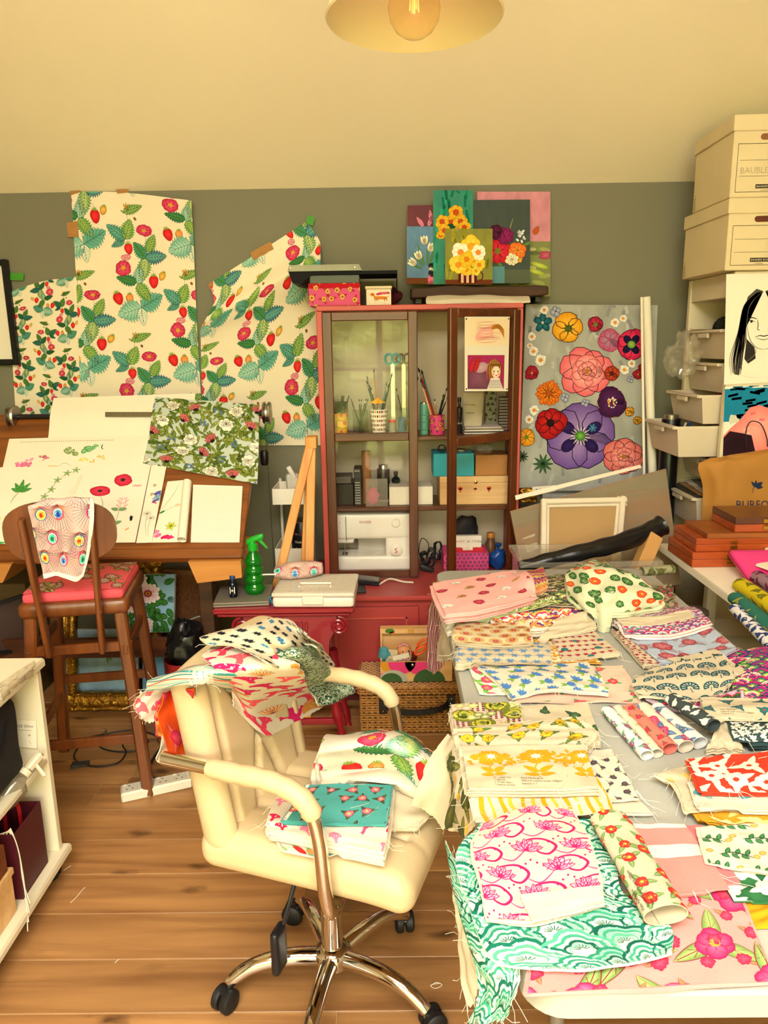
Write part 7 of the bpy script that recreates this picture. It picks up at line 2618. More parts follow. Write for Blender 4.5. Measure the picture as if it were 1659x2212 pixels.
nb.tube([(xa + W_ * .16,3.345,S3 + H_ * .96),(xa + W_ * .16,3.345,S3 + H_ * .55)],.002,6)
nb.obj('needle_bar',STEEL,t)
for (fx,fz,r,nm) in ((.80,.84,.020,'tension_dial'),(.80,.38,.030,'stitch_dial')):
 d_ = MB().lathe([(r,0),(r,.008),(r * .85,.011),(.001,.011)],n=28,L=lambda p: V((xa + W_ * fx + p.x,3.35 - p.z,S3 + H_ * fz + p.y))).obj(nm,SW,t)
 if r > .025:
  q = Pr(.06,.06)
  for k in range(14):
   a = k * .42
   q.line([(.03 + .021 * math.cos(a),.03 + .021 * math.sin(a)),(.03 + .025 * math.cos(a),.03 + .025 * math.sin(a))],.0016,'#a83a34')
  q.text('S',.0215,.0175,.036,'#c02c28')
  cxx,czz = xa + W_ * fx,S3 + H_ * fz
  face_print(q,[V((cxx - .03,3.338,czz - .03)),V((cxx + .03,3.338,czz - .03)),V((cxx + .03,3.338,czz + .03)),V((cxx - .03,3.338,czz + .03))],t)
q = Pr(W_,.04)
q.text('SINGER',W_ * .33,.010,.017,'#a83a3a')
q.text('S',W_ * .075,.010,.014,'#a83a3a')
face_print(q,[V((xa,3.3495,S3 + H_ * .80)),V((xb,3.3495,S3 + H_ * .80)),V((xb,3.3495,S3 + H_ * .80 + .04)),V((xa,3.3495,S3 + H_ * .80 + .04))],t)
# cables
for k in range(4):
 px,py = (925,935,945,918)[k],(1200,1215,1190,1228)[k]
 c0 = PY(px,py,3.42 + .012 * k)
 c0.z = max(c0.z,S3 + .035)
 t = thing('black_cable',('tall looping','knotted low','slack upper','flat coiled')[k] + ' black cable in the open middle of the cabinet','cable',V((c0.x,c0.y,S3)))
 pts = []
 for i in range(26):
  a = i * .62
  r = .022 + .014 * math.sin(i * 1.3 + k)
  pts.append(c0 + V((r * math.cos(a + k),.010 * math.sin(i * .7),(r * 1.3 if k in (0,2) else r) * math.sin(a + k))))
 for q in pts:
  q.z = max(q.z,S3 + .005)
 MB().tube(spline(pts,4),.003,6).obj('cord',BLACKR,t)
 if k == 0:
  MB().tube(spline([c0,c0 + V((.0,0,.06)),c0 + V((-.03,0,.085)),c0 + V((-.045,0,.03)),c0 + V((-.04,0,-.01))],6),.0022,6).obj('loop',BLACKR,t)
t = thing('power_adapter','black adapter with white label among the cabinet cables','adapter',PY(918,1240,3.36))
c0 = PY(922,1240,3.35)
MB(Matrix.Translation((c0.x,3.35,S3 + .017)) @ Matrix.Rotation(.35,4,'Y')).rbox((0,0,0),.034,.016,.012,.004,4).obj('body',BLACKP,t)
xa,xb = spanx(958,1056,1220,3.34)
def pinkp(p):
 for x,y,j in lattice(p,.02,.018,.05):
  p.flower(x,y,.006,6,'#5a2050','#a04a80','#e8d0d8',None)
t,M,w,H = pbox('patterned_box','pink flower patterned box at the bottom of the cabinet','box',958,1056,1196,3.33,S3,.16,mat('pink_box','#d84a88',.6),pr=pinkp,pyb=1225)
PKH = S3 + H
def hb(p):
 cols = ['#2a8a94','#d85a3a','#c8a02c','#6a3a7a','#c8305c','#3a6a3a']
 k = 0
 for r in range(3):
  x = -.012 * r
  for ch in 'HAPPY BIRTHDAY HAPPY':
   p.text(ch,x,p.h * (.70 - .31 * r),.016,cols[k % 6])
   x += .0105
   k += 1
pbox('birthday_paper','happy birthday printed card pack standing in the pink patterned box','card',980,1040,1158,3.365,PKH - .03,.03,mat('white_gift_card','#e8e2d4',.6),pr=hb,pyb=1190)
pbox('red_paper','red card tucked under the happy birthday pack','card',975,1046,1188,3.36,PKH + .0005,.004,mat('red_card','#c81c2c',.6),pyb=1195,h=.02)
x = PY(1010,1198,3.38).x
t = thing('white_fluff','white stuffing spilling from the pink patterned box','stuffing',(x,3.40,PKH))
MB().ell((x,3.40,PKH + .014),.065,.045,.016,20,8,fn=lambda p: p * (1 + .25 * noise.noise(p * 45))).obj('body',mat('fluff','#e4dccc',.9),t)
x = PY(1005,1140,3.46).x
t = thing('black_cloth_bundle','black cloth bundle on top of the bottom cabinet boxes','cloth',(x,3.46,PKH))
MB().ell((x,3.47,PKH + .075),.075,.06,.072,24,14,fn=lambda p: p * (1 + .35 * noise.noise(p * 22))).obj('body',mat('black_cloth','#121318',.8),t)
pot('glue_bottle','amber glue bottle with dark cap beside the happy birthday pack','bottle',1060,1160,3.46,S3 + .0,.026,mat('amber_bottle','#6a4a2c',.3),neck=(.018,.02),lid=(mat('amber_cap','#b8782c',.4),.02,.022))
x = PY(1076,1220,3.38).x
t = thing('blue_plastic_bag','knotted blue plastic bag at the bottom of the cabinet','bag',(x,3.38,S3))
MB().ell((x,3.39,S3 + .048),.042,.035,.047,20,12,fn=lambda p: p * (1 + .35 * noise.noise(p * 40))).obj('body',mat('blue_bag','#144a98',.25),t)
MB().lathe([(.002,0),(.012,.004),(.005,.016),(.018,.036),(.014,.04)],(x,3.385,S3 + .085),10).obj('knot',MATS['blue_bag'],t)
# the two prints pinned on the open door
c_ = []
for (px,py) in ((1004,845),(1097,845),(1101,684),(1004,684)):
 pl = HR_ @ V((-.2,-.0235,1.4))
 c_.append(PP(px,py,pl,(HR_.to_3x3() @ V((0,-1,0)))))
def dprints(p):
 w,h = p.w,p.h
 p.rect(.0,h * .62,w,h * .98,'#f0dcb8')
 p.rect(w * .06,h * .03,w * .90,h * .49,'#a82a5c',1)
 p.lo = .0006
 for k in range(14):
  y = h * (.66 + .02 * k)
  p.squig([(w * .25,y),(w * .5,y + .008 * math.sin(k)),(w * (.7 + .1 * math.sin(k * .8)),y + .004)],.0022,'#e08a88')
 p.ell(w * .45,h * .78,w * .24,h * .08,'#f0b4a4','#f4c8b4',.3,wob=.1)
 p.ell(w * .70,h * .83,w * .13,h * .055,'#f0cba0','#f6dcc0',-.3,layer=2)
 for k in range(10):
  p.squig([(w * .58,h * (.88 - .006 * k)),(w * .75,h * (.895 - .006 * k)),(w * .88,h * (.82 - .012 * k))],.003,'#c8802c',3)
 # girl with fringe on a sofa
 p.lo = .0012
 p.fan([(w * x,h * y) for x,y in ((.06,.03),(.55,.03),(.50,.22),(.34,.34),(.06,.30))],'#6a3a50','#8a5468',1)
 p.ell(w * .36,h * .32,w * .16,h * .07,'#b08a98','#c8a4b0',.3,layer=2,wob=.1)
 for k in range(2):
  p.leaf(w * (.10 + .10 * k),h * .25,w * .3,w * .09,1.1,'#b81420','#d83a38','#5a0c14',layer=3)
 p.ell(w * .66,h * .30,w * .17,h * .14,'#8a5a24','#a8702c',0,layer=3,wob=.06)
 for k in range(14):
  x = w * (.50 + .025 * k)
  p.squig([(w * .66,h * .44),(x,h * .34),(x - .002 + .004 * math.sin(k),h * .14)],.0025,'#5a3814' if k % 2 else '#c89a48',4)
 p.ell(w * .70,h * .26,w * .10,h * .085,'#f0d4b8','#f8e4d0',0,layer=5)
 for s in (-1,1):
  p.ell(w * (.70 + s * .045),h * .27,w * .016,h * .012,'#2a2420',layer=6)
  p.ell(w * (.70 + s * .06),h * .235,w * .022,h * .013,'#e88a84',layer=6)
 p.ell(w * .71,h * .215,w * .022,h * .008,'#b83038',layer=6)
 p.rect(w * .56,h * .34,w * .84,h * .37,'#7a4c1c',6)
 p.fan([(w * x,h * y) for x,y in ((.50,.03),(.58,.18),(.78,.18),(.88,.03))],'#e8e0d4',None,5)
 for k in range(6):
  p.line([(w * .53,h * (.05 + .02 * k)),(w * .85,h * (.05 + .02 * k))],.0016,'#2a2428',6)
p = Pr(*facing(c_))
dprints(p)
o = panel('pinned_print','white sheet with two drawings of girls pinned to the open cabinet door','picture',c_,.0008,PAPER,p)
for i,q in enumerate(c_):
 ctr = sum(c_,V()) / 4
 s = q.lerp(ctr,.06)
 MB().lathe([(.0035,0),(.003,.0015),(.0005,.002)],n=8,L=lambda v: s + HR_.to_3x3() @ V((v.x,-.001 - v.z,v.y))).obj('pin',DARKSTEEL,o)
# ================================================================ on top of the cabinet
CT = CZT + .0006
pbox('patterned_box','hot pink blossom box with red band on the cabinet top','box',667,778,612,3.30,CT,.17,mat('hotpink_box','#cc3a74',.5),pyb=645,
pr=f_combo(f_scatter(('#e8a83c','#f4d078'),('#c81c30','#d83a48'),'#8a1c38',6,.012,.045,'#5a1030',2),lambda p: p.rect(0,p.h * .78,p.w,p.h,'#b81424')))
PB = zat(720,612,3.30)
pbox('grey_box','sage grey box between the pink box and the black tray','box',669,776,594,3.31,PB + .0008,.15,mat('sage_card','#5a6458',.6),pyb=604)
GB = zat(720,594,3.31)
# black tray
xa,xb = spanx(624,858,600,3.31)
t = thing('black_tray','shallow black tray laid upside down on the cabinet boxes','tray',((xa + xb) / 2,3.42,GB))
TRB = mat('black_tray','#0b0b0c',.6,spec=.15)
zt = zat(740,586,3.31)
MB().prism([(xa,3.30,zt),(xa + .015,3.30,zt - .045),(xa + .05,3.30,zt - .052),(xa + .10,3.30,GB + .001),(xb,3.30,GB + .001),(xb,3.30,zt)],(0,.24,0)).obj('body',TRB,t)
MB().box(xb - .002,xb + .001,3.305,3.535,CT + .06,zt).obj('end_flap',TRB,t)
# acrylic lightbox on it
xa,xb = spanx(622,782,578,3.31)
t = thing('acrylic_tray','frosted acrylic light panel with screws lying on the black tray','panel',((xa + xb) / 2,3.42,zt))
AC = glassy('frosted_acrylic','#e8ecdc',1.6,.15,.5,'#c8ccb4')
MB().prism([(xa,3.29,zt + .001),(xb,3.29,zt + .001),(xb - .012,3.29,zt + .026),(xa + .008,3.29,zt + .026)],(0,.2,0)).obj('body',AC,t)
for xx in (xa + .012,xb - .03):
 MB().lathe([(.0055,0),(.0055,.004),(.003,.005)],n=10,L=lambda p: V((xx + p.x,3.288 - p.z,zt + .013 + p.y))).obj('screw',STEEL,t)
def doggy(p):
 k = p.w / 180.0
 B = '#d88434'
 def q(x,y):
  return (x * k,(135 - y) * k)
 p.fan([q(x,y) for x,y in ((60,72),(120,72),(150,76),(152,92),(120,94),(80,95),(58,90))],B)
 p.fan([q(x,y) for x,y in ((35,52),(48,45),(58,55),(68,78),(60,90),(50,70),(38,66),(22,62))],B,layer=1)
 p.leaf(*q(46,52),22 * k,12 * k,-1.8,'#a85a1c','#b8661f',None,veins=0,layer=2)
 for x in (62,76,130,146):
  p.line([q(x,88),q(x + 2,104)],7 * k,B,0)
 p.line([q(150,80),q(164,70)],4 * k,B,0)
 p.fan([q(x,y) for x,y in ((70,54),(100,44),(165,42),(172,56),(110,60),(76,66))],'#c8305c')
 p.squig([q(100,54),q(112,47),q(120,54),q(132,47),q(145,53),q(156,47)],2.2 * k,'#f4e0d8',2)
 for i in range(60):
  x,y = p.R.uniform(6,174),p.R.uniform(10,128)
  if not (20 < x < 172 and 40 < y < 108):
   p.line([q(x,y),q(x + 2,y + 4)],1.4 * k,'#3a3430',0)
pbox('dog_box','small white lidded box with an orange sausage dog on the cabinet top','box',791,845,618,3.31,CT,.09,mat('dogbox_white','#e6dac0',.5),pyb=640,pr=doggy,lid=(mat('dogbox_lid','#dccba8',.5),.012))
x = PY(845,640,3.42).x
t = thing('maroon_cloth','crumpled maroon cloth behind the sausage dog box','cloth',(x,3.47,CT))
MB().ell((x - .02,3.48,CT + .045),.07,.05,.044,20,12,fn=lambda p: p * (1 + .3 * noise.noise(p * 30))).obj('body',mat('maroon_cloth','#4a0c18',.85),t)
# folded white towel
G = grid_from([[PY(922,658,3.28),PY(1030,656,3.27),PY(1142,660,3.28)],[PY(920,646,3.30),PY(1030,644,3.30),PY(1146,650,3.30)],[V((PY(925,640,3.45).x,3.45,CT + .05)),V((PY(1030,640,3.45).x,3.45,CT + .052)),V((PY(1140,640,3.45).x,3.45,CT + .048))]],26,12)
G[...,2] = np.maximum(G[...,2],CT + .006)
sheet('folded_towel','folded white sheet on the cabinet top under the driftwood shelf','cloth',wrinkle(G,.004,3,8),COTTON,None,thick=.005,down=True,lay=1)
# ================================================================ on the crimson side table and cabinet ledge
SZ_ = .6006
xa,xb = spanx(455,583,1300,2.66)
t = thing('laptop','closed silver laptop on the crimson side table','laptop',((xa + xb) / 2,2.72,SZ_))
LM = Matrix.Translation(((xa + xb) / 2,2.735,SZ_)) @ Matrix.Rotation(.08,4,'Z')
AL = mat('aluminium','#8f8b80',.35,.45,var=.04)
MB(LM).box(-.105,.105,-.10,.11,0,.009,b=.003).obj('base',AL,t)
MB(LM).box(-.105,.105,-.10,.11,.0105,.018,b=.003).obj('lid',AL,t)
LT = SZ_ + .0186
t,M,H = pot('ink_bottle','small black ink bottle with blue cap standing on the laptop','bottle',502,1250,2.70,LT,.016,glassy('ink_dark','#1c2430',1.5,.03,.6,'#101828'),neck=(.010,.006),lid=(mat('navy_cap','#1c3a6a',.35),.011,.012),pr=lambda p: p.rect(p.w * .3,p.h * .2,p.w * .7,p.h * .6,'#e4dccc'))
# green spray bottle: rings of clear green plastic
c0 = PZ(553,1277,LT)
t = thing('spray_bottle','ribbed clear green spray bottle on the side table','spray bottle',V((c0.x,2.74,LT)))
GRN = mat('green_plastic','#12a028',.25,var=.03)
GRB = glassy('green_bottle','#6cd870',2.0,.04,.32,'#0c9a24')
prof = [(.030,0)]
zz = 0.0
for k in range(4):
 r = (.040,.038,.036,.034)[k]
 prof += [(r * .80,zz + .004),(r,zz + .016),(r,zz + .024),(r * .80,zz + .036)]
 zz += .036
prof += [(.024,zz + .008),(.016,zz + .020),(.015,zz + .028)]
bo = V((c0.x,2.745,LT + .0005))
MB().lathe(prof,bo,26).obj('bottle',GRB,t)
hz = zz + .028
MB().lathe([(.019,0),(.019,.022),(.015,.026)],bo + V((0,0,hz)),18).obj('collar',GRN,t)
MB().rbox(bo + V((.010,0,hz + .045)),.034,.011,.013,.009,6,fn=lambda p: p + V((0,0,p.x * .35 - 3 * p.x * p.x))).obj('head',GRN,t,weld=True)
MB().lathe([(.013,.02),(.010,.045)],bo + V((0,0,hz)),12).obj('neck',GRN,t)
MB().prism([bo + V(q) for q in ((.020,-.005,hz + .040),(.032,-.005,hz + .045),(.058,-.005,hz + .008),(.054,-.005,hz + .006))],(0,.01,0)).obj('trigger',GRN,t)
MB().tube([bo + V((0,0,.008)),bo + V((0,0,hz))],.003,6).obj('dip_tube',GRN,t)
# white plastic craft case
xa,xb = spanx(592,768,1310,2.62)
t = thing('craft_case','white plastic craft case with clear lid on the crimson side table','case',((xa + xb) / 2,2.73,SZ_))
WP = mat('white_plastic','#e8e2d2',.35,var=.02)
w_ = (xb - xa) / 2
CMx = Matrix.Translation(((xa + xb) / 2 - .002,2.735,SZ_)) @ Matrix.Rotation(-.03,4,'Z')
MB(CMx).rbox((0,0,.021),w_,.122,.021,.012,8).obj('base',WP,t,weld=True)
ld = MB(CMx).rbox((0,0,.050),w_ + .003,.125,.0085,.007,8).obj('lid',glassy('milky_lid','#f0ece0',1.5,.15,.85,'#e6dfce'),t,weld=True)
hd_ = MB(CMx)
hd_.tube([(-.06,-.05,.0605),(-.06,-.02,.064),(.06,-.02,.064),(.06,-.05,.0605)],.004,8)
hd_.obj('handle',WP,ld)
MB(CMx).box(-.04,.04,-.129,-.120,.014,.045,b=.003).obj('latch',WP,t)
p = Pr(.18,.05)
p.text('REECH',.004,.006,.007,'#2a2a28')
p.text('FOLIARE',.036,.006,.007,'#2a2a28')
face_print(p,[CMx @ V((-.10,-.11,.0592)),CMx @ V((.08,-.11,.0592)),CMx @ V((.08,-.06,.0592)),CMx @ V((-.10,-.06,.0592))],ld)
CTOP = SZ_ + .0592
# pencil case with feather print
pa,pb = PZ(594,1236,CTOP + .030),PZ(696,1228,CTOP + .030)
G = []
for j in range(17):
 th = -PI / 2 + 2 * PI * j / 16
 row_ = []
 for i in range(5):
  s = 1 - .35 * (abs(i - 2) / 2) ** 3
  c0 = pa.lerp(pb,i / 4)
  row_.append(c0 + V((0,-math.cos(th) * .046 * s,math.sin(th) * .032 * s)))
 G.append(row_)
G = grid_from(G,22,32)
G = wrinkle(G,.004,2.5,5)
G[...,2] = np.maximum(G[...,2],CTOP + .002)
w,h = size_of(G)
p = Pr(w,h,5)
f_peacock(p)
sheet('pencil_case','pale pencil case with peacock feather print on the craft case','pencil case',G,mat('pale_pink_canvas','#d8bcb0',.8),p,thick=.001,sub=.012)
t = thing('zip_pull','white cord tag hanging from the feather pencil case','cord',pa)
MB().tube(spline([pa + V((.01,-.03,.0)),pa + V((-.03,-.035,.002)),pa + V((-.055,-.03,-.002))],5),.003,6).obj('cord',WP,t)
# blue clip
t = thing('bulldog_clip','small bright blue clip between laptop and craft case','clip',PZ(588,1300,SZ_))
c0 = PZ(589,1296,SZ_ + .012)
BL = mat('blue_clip','#1c8ac0',.35)
MB().box(c0.x - .006,c0.x + .008,c0.y - .012,c0.y + .012,SZ_ + .0005,SZ_ + .010,b=.002).obj('jaw',BL,t)
MB().tube([c0 + V((-.004,-.01,0)),c0 + V((-.008,-.012,.016)),c0 + V((.004,-.012,.018))],.003,6).obj('lever',BL,t)
# stapler and scissors on the cabinet ledge
LZ = CZB + .0006
c0 = PZ(795,1262,LZ)
t = thing('stapler','black and grey stapler on the red cabinet ledge','stapler',V((c0.x,c0.y,LZ)))
SM = Matrix.Translation((c0.x,c0.y,LZ)) @ Matrix.Rotation(-.25,4,'Z')
MB(SM).rbox((0,0,.006),.055,.018,.006,.004,5).obj('base',BLACKP,t)
MB(SM).rbox((.004,0,.030),.052,.014,.010,.008,6,fn=lambda p: p + V((0,0,-.05 * abs(p.x + .05)))).obj('arm',mat('grey_grip','#6a6864',.4),t)
c1 = PZ(775,1270,LZ)
t = thing('notebook','black notebook under the stapler on the cabinet ledge','book',V((c1.x,c1.y,LZ)))
MB(Matrix.Translation((c1.x - .02,3.10,LZ)) @ Matrix.Rotation(.1,4,'Z')).box(-.055,.05,-.06,.04,0,.008,b=.002).obj('cover',BLACKP,t)
rp = [PZ(820,1264,LZ + .004),PZ(832,1256,LZ + .02),PZ(845,1252,LZ + .018),PZ(870,1258,LZ + .006),PZ(893,1260,LZ + .010)]
G = grid_from([[q for q in rp],[q + V((0,.006,.006)) for q in rp]],30,2)
sheet('white_ribbon','curl of white ribbon on the red cabinet ledge','ribbon',G,COTTON,None,thick=.0006)
# ================================================================ easel and paint trolley by the cabinet
t = thing('wooden_easel','pine easel leaning beside the cabinet','easel',PZ(640,1500,0))
tp = PY(672,950,3.02)
lf0,rf0 = PY(610,1212,2.955),PY(668,1212,2.955)
d1,d2 = (lf0 - tp),(rf0 - tp)
k1,k2 = (tp.z - .02) / (tp.z - lf0.z),(tp.z - .02) / (tp.z - rf0.z)
MB().bar(tp + V((-.004,0,-.02)),tp + d1 * k1,.036,.022,up=(0,1,0),b=.003).obj('leg',PINE,t)
MB().bar(tp + V((.0,.01,-.02)),tp + V((d2.x,d2.y,d2.z)) * k2 + V((0,.0,0)),.036,.022,up=(0,1,0),b=.003).obj('leg',PINE,t)
MB().bar(tp + V((-.01,.045,-.03)),V((tp.x - .09,2.93,.02)),.03,.02,up=(0,1,0),b=.003).obj('leg',PINE,t)
MB().box(tp.x - .024,tp.x + .022,tp.y - .014,tp.y + .06,tp.z - .035,tp.z + .012,b=.003).obj('head_block',PINE,t)
# white trolley behind
xa,xb = spanx(594,672,1190,3.32)
t = thing('white_trolley','white metal tray trolley behind the pine easel','trolley',((xa + xb) / 2,3.42,0))
for (yt,yb) in ((1185,1230),(1056,1088)):
 z1,z0 = zat(630,yt,3.32),zat(630,yb,3.32)
 mb = MB().box(xa,xb,3.32,3.325,z0,z1).box(xa,xb,3.52,3.525,z0,z1).box(xa,xa + .005,3.325,3.52,z0,z1).box(xb - .005,xb,3.325,3.52,z0,z1).box(xa,xb,3.32,3.525,z0 - .004,z0)
 mb.obj('tray',WHITE,t)
for xx in (xa + .008,xb - .008):
 MB().tube([(xx,3.53,0.001),(xx,3.53,zat(630,1050,3.32))],.007,8).obj('post',WHITE,t)
 MB().tube([(xx,3.335,0.001),(xx,3.335,zat(630,1185,3.32) - .03)],.007,8).obj('post',WHITE,t)
ztr = zat(630,1230,3.32) + .0006
def magn(p):
 x = p.w * .30
 for ch,col in zip('MAGNETIC',('#d8702c','#2a6ac0','#c83a38','#c83a38','#e0b030','#2a8a50','#c83a38','#d8702c')):
  p.text(ch,x,p.h * .72,.017,col)
  x += .0125
 p.text('Chalkboard',p.w * .30,p.h * .55,.015,'#e4e0d4')
 p.rect(p.w * .33,p.h * .18,p.w * .52,p.h * .45,'#a8b030')
 p.rect(p.w * .56,p.h * .18,p.w * .72,p.h * .45,'#2a2a2c')
 p.rect(p.w * .30,p.h * .05,p.w * .72,p.h * .12,'#2a4a60')
pot('paint_can','black can of magnetic chalkboard paint on the lower trolley tray','can',652,1125,3.40,ztr,.052,mat('black_can','#0e1014',.3),lid=(STEEL,.050,.006),pr=magn)
ztr2 = zat(630,1088,3.32) + .0006
c0 = PY(632,1040,3.42)
t = thing('carton_bottle','white eight-sided bottle with lever cap on the upper trolley tray','bottle',V((c0.x,3.43,ztr2)))
WB = mat('white_bottle','#ddd8cc',.4)
MB().lathe([(.022,0),(.026,.01),(.034,.09),(.034,.11),(.026,.12)],(c0.x,3.43,ztr2),8).obj('body',WB,t,ang=.3)
MB(Matrix.Translation((c0.x - .002,3.41,ztr2 + .13)) @ Matrix.Rotation(-.5,4,'Y')).rbox((0,0,0),.012,.012,.032,.008,5).obj('lever_cap',WB,t)
# ================================================================ under the drafting table
def d_daisies(p,c,k):
 R = p.R
 p.rect(0,0,p.w,p.h,'#8ab4cc')
 for i in range(70):
  q = c(R.uniform(275,366),R.uniform(1240,1366))
  if q[0] < p.w * .9 or q[1] > p.h * .6:
   p.nxt()
   p.leaf(q[0],q[1],26 * k,14 * k,R.uniform(0,6),'#1c4a1c','#4a8a38',None,veins=2,vein='#0e2c10')
 for (x,y,r,a) in ((320,1282,26,0),(292,1305,24,.3),(295,1252,24,.2),(312,1352,22,.1),(250,1330,22,.2),(240,1295,20,.4)):
  q = c(x,y)
  p.lo = .0012
  p.flower(q[0],q[1],r * k,14,'#f0e8e4','#c83a78',None,'#d8a8b8',a,.2,.95,.0008)
  p.ell(q[0],q[1],9 * k,8 * k,'#8a1438',layer=5)
  p.ell(q[0],q[1],6 * k,5 * k,'#c89018','#3a2410',layer=6)
canvas('canvas_painting','painted canvas of white and magenta daisies under the drafting table',[(272,1241),(378,1241),(375,1366),(272,1366)],3.03,.02,'#8ab4cc',d_daisies,21,lean=.03)
xa,xb = spanx(376,452,1300,3.20)
z0,z1 = zat(400,1400,3.20),zat(400,1232,3.20)
t = thing('cork_board','framed cork board standing behind the daisy canvas','board',((xa + xb) / 2,3.22,0.0))
CK = mat('cork','#6a4220',.9,var=.35,scale=90,bump=.5,bscale=160)
MB().box(xa - .25,xb,3.20,3.212,.02,z1 - .02).obj('cork_sheet',CK,t)
FRW = wood('cork_frame_wood','#6a4018','#8a5a28','z',5,.5)
MB().box(xb,xb + .03,3.192,3.218,.001,z1).obj('frame_bar',FRW,t)
MB().box(xa - .25,xb,3.192,3.218,z1 - .02,z1).obj('frame_bar',FRW,t)
MB().box(xa - .25,xb,3.192,3.218,.001,.021).obj('frame_bar',FRW,t)
# gilt frame
GILT = mat('gilt','#9a7024',.32,.85,var=.45,scale=60,bump=.9,bscale=110)
gx0,gx1 = spanx(126,345,1500,2.99)
gz1 = .66
GL = lambda p: V((p.x,p.y + p.z * .26,p.z))
t = thing('gilt_frame','ornate gold picture frame on the floor under the drafting table','picture frame',((gx0 + gx1) / 2,3.0,0))
def orn(p):
 q = V(p)
 q.y -= .010 * abs(math.sin(p.x * 70)) * abs(math.cos(p.z * 70)) + .006 * noise.noise(p * 60)
 return q
fw = .075
for (a,b,c,d,nm) in ((gx0,gx0 + fw,.004,gz1,'frame_side'),(gx1 - fw,gx1,.004,gz1,'frame_side'),(gx0 + fw * .8,gx1 - fw * .8,.004,.004 + fw,'frame_rail'),(gx0 + fw * .8,gx1 - fw * .8,gz1 - fw,gz1,'frame_rail')):
 s = MB().rbox(((a + b) / 2,2.995,(c + d) / 2),(b - a) / 2,.022,(d - c) / 2,.014,26,fn=orn,L=GL).obj(nm,GILT,t,weld=True)
 bd = MB()
 L_ = max(b - a,d - c)
 nbd = int(L_ / .014)
 for i in range(nbd):
  u = (i + .5) / nbd
  if nm == 'frame_rail':
   zz_ = d - .008 if c < .1 else c + .008
   bd.ell(GL(V((a + (b - a) * u,2.970,zz_))),.0055,.005,.005,6,4)
  else:
   xx_ = b - .008 if a < (gx0 + gx1) / 2 - .1 else a + .008
   bd.ell(GL(V((xx_,2.970,c + (d - c) * u))),.005,.005,.0055,6,4)
 tag(bd.obj('beading',GILT,s),kind='stuff')
for (x,z) in ((gx0 + .03,.035),(gx1 - .03,.035),(gx0 + .03,gz1 - .03),(gx1 - .03,gz1 - .03)):
 MB().ell(GL(V((x,2.975,z))),.05,.018,.045,16,10,fn=lambda p: p * (1 + .4 * noise.noise(p * 70))).obj('corner_ornament',GILT,t)
canvas('canvas_painting','unfinished sky blue canvas inside the gilt frame opening',[(166,1360),(300,1360),(298,1492),(164,1492)],3.06,.012,'#8fb4cc',lambda p,c,k: [p.leaf(*c(232,1420),14 * k,5 * k,-1.4 + i,'#4a7a48','#6a9a60',None) for i in range(3)],22,lean=.02)
canvas('canvas_painting','mid blue canvas leaning beside the gilt frame',[(308,1408),(372,1408),(372,1528),(308,1528)],2.95,.02,'#5a92b8',None,23,lean=.04)
# black bag over a red patterned bin
c0 = PZ(395,1470,.20)
xb_ = PY(395,1420,2.88).x
t = thing('waste_bin','red patterned bin holding a black bag beside the side table','bin',(xb_,2.88,0))
bz = zat(395,1425,2.88)
MB().lathe([(.0005,0),(.075,0),(.085,bz),(.082,bz),(.072,.006),(.0005,.006)],(xb_,2.90,.0005),26,cap=False).obj('body',mat('red_pattern_bin','#8a1c1c',.6,var=.5,scale=40),t)
t = thing('bin_bag','crumpled black plastic bag sticking out of the red patterned bin','bag',(xb_,2.88,bz))
MB().ell((xb_ + .02,2.88,bz + .045),.085,.07,.10,30,20,fn=lambda p: V((p.x,p.y,p.z * (1.25 if p.z > 0 else .6))) * (1 + .30 * noise.noise(p * 26) + .10 * noise.noise(p * 70))).obj('body',mat('black_bag','#0c0d10',.3),t)
t = thing('grey_cable','grey cable arching over the black bin bag','cable',PY(420,1350,2.95))
MB().tube(spline([PY(395,1350,2.86),PY(415,1337,2.90),PY(440,1330,2.95),PY(470,1330,3.0)],6),.004,6).obj('cord',mat('grey_cable','#8a8680',.5),t)
pbox('storage_crate','grey plastic crate behind the black bin bag','crate',415,470,1380,3.02,.0005,.12,mat('grey_crate','#5a5850',.5),h=.26,pyb=1420)
# left dark corner: guillotine board and files
t = thing('dark_portfolio','black framed portfolio leaning under the left end of the drafting table','portfolio',PZ(10,1500,0) * .8)
c_ = [PY(-80,1420,2.80),PY(60,1400,2.95),PY(50,1285,3.0),PY(-80,1330,2.86)]
o = panel('board',None,None,c_,.012,mat('brown_card_dark','#3a2416',.7),None,t)
for a,b in ((0,1),(1,2),(2,3),(3,0)):
 MB().bar(c_[a] + V((0,-.006,0)),c_[b] + V((0,-.006,0)),.012,.02,up=(0,1,0)).obj('edge_bar',BLACKP,t)
pbox('storage_chest','wooden storage chest under the left end of the drafting table','chest',-60,62,1262,3.13,.0005,.3,wood('olive_wood','#4a3818','#6a5428','x',5,.5),pyb=1330)
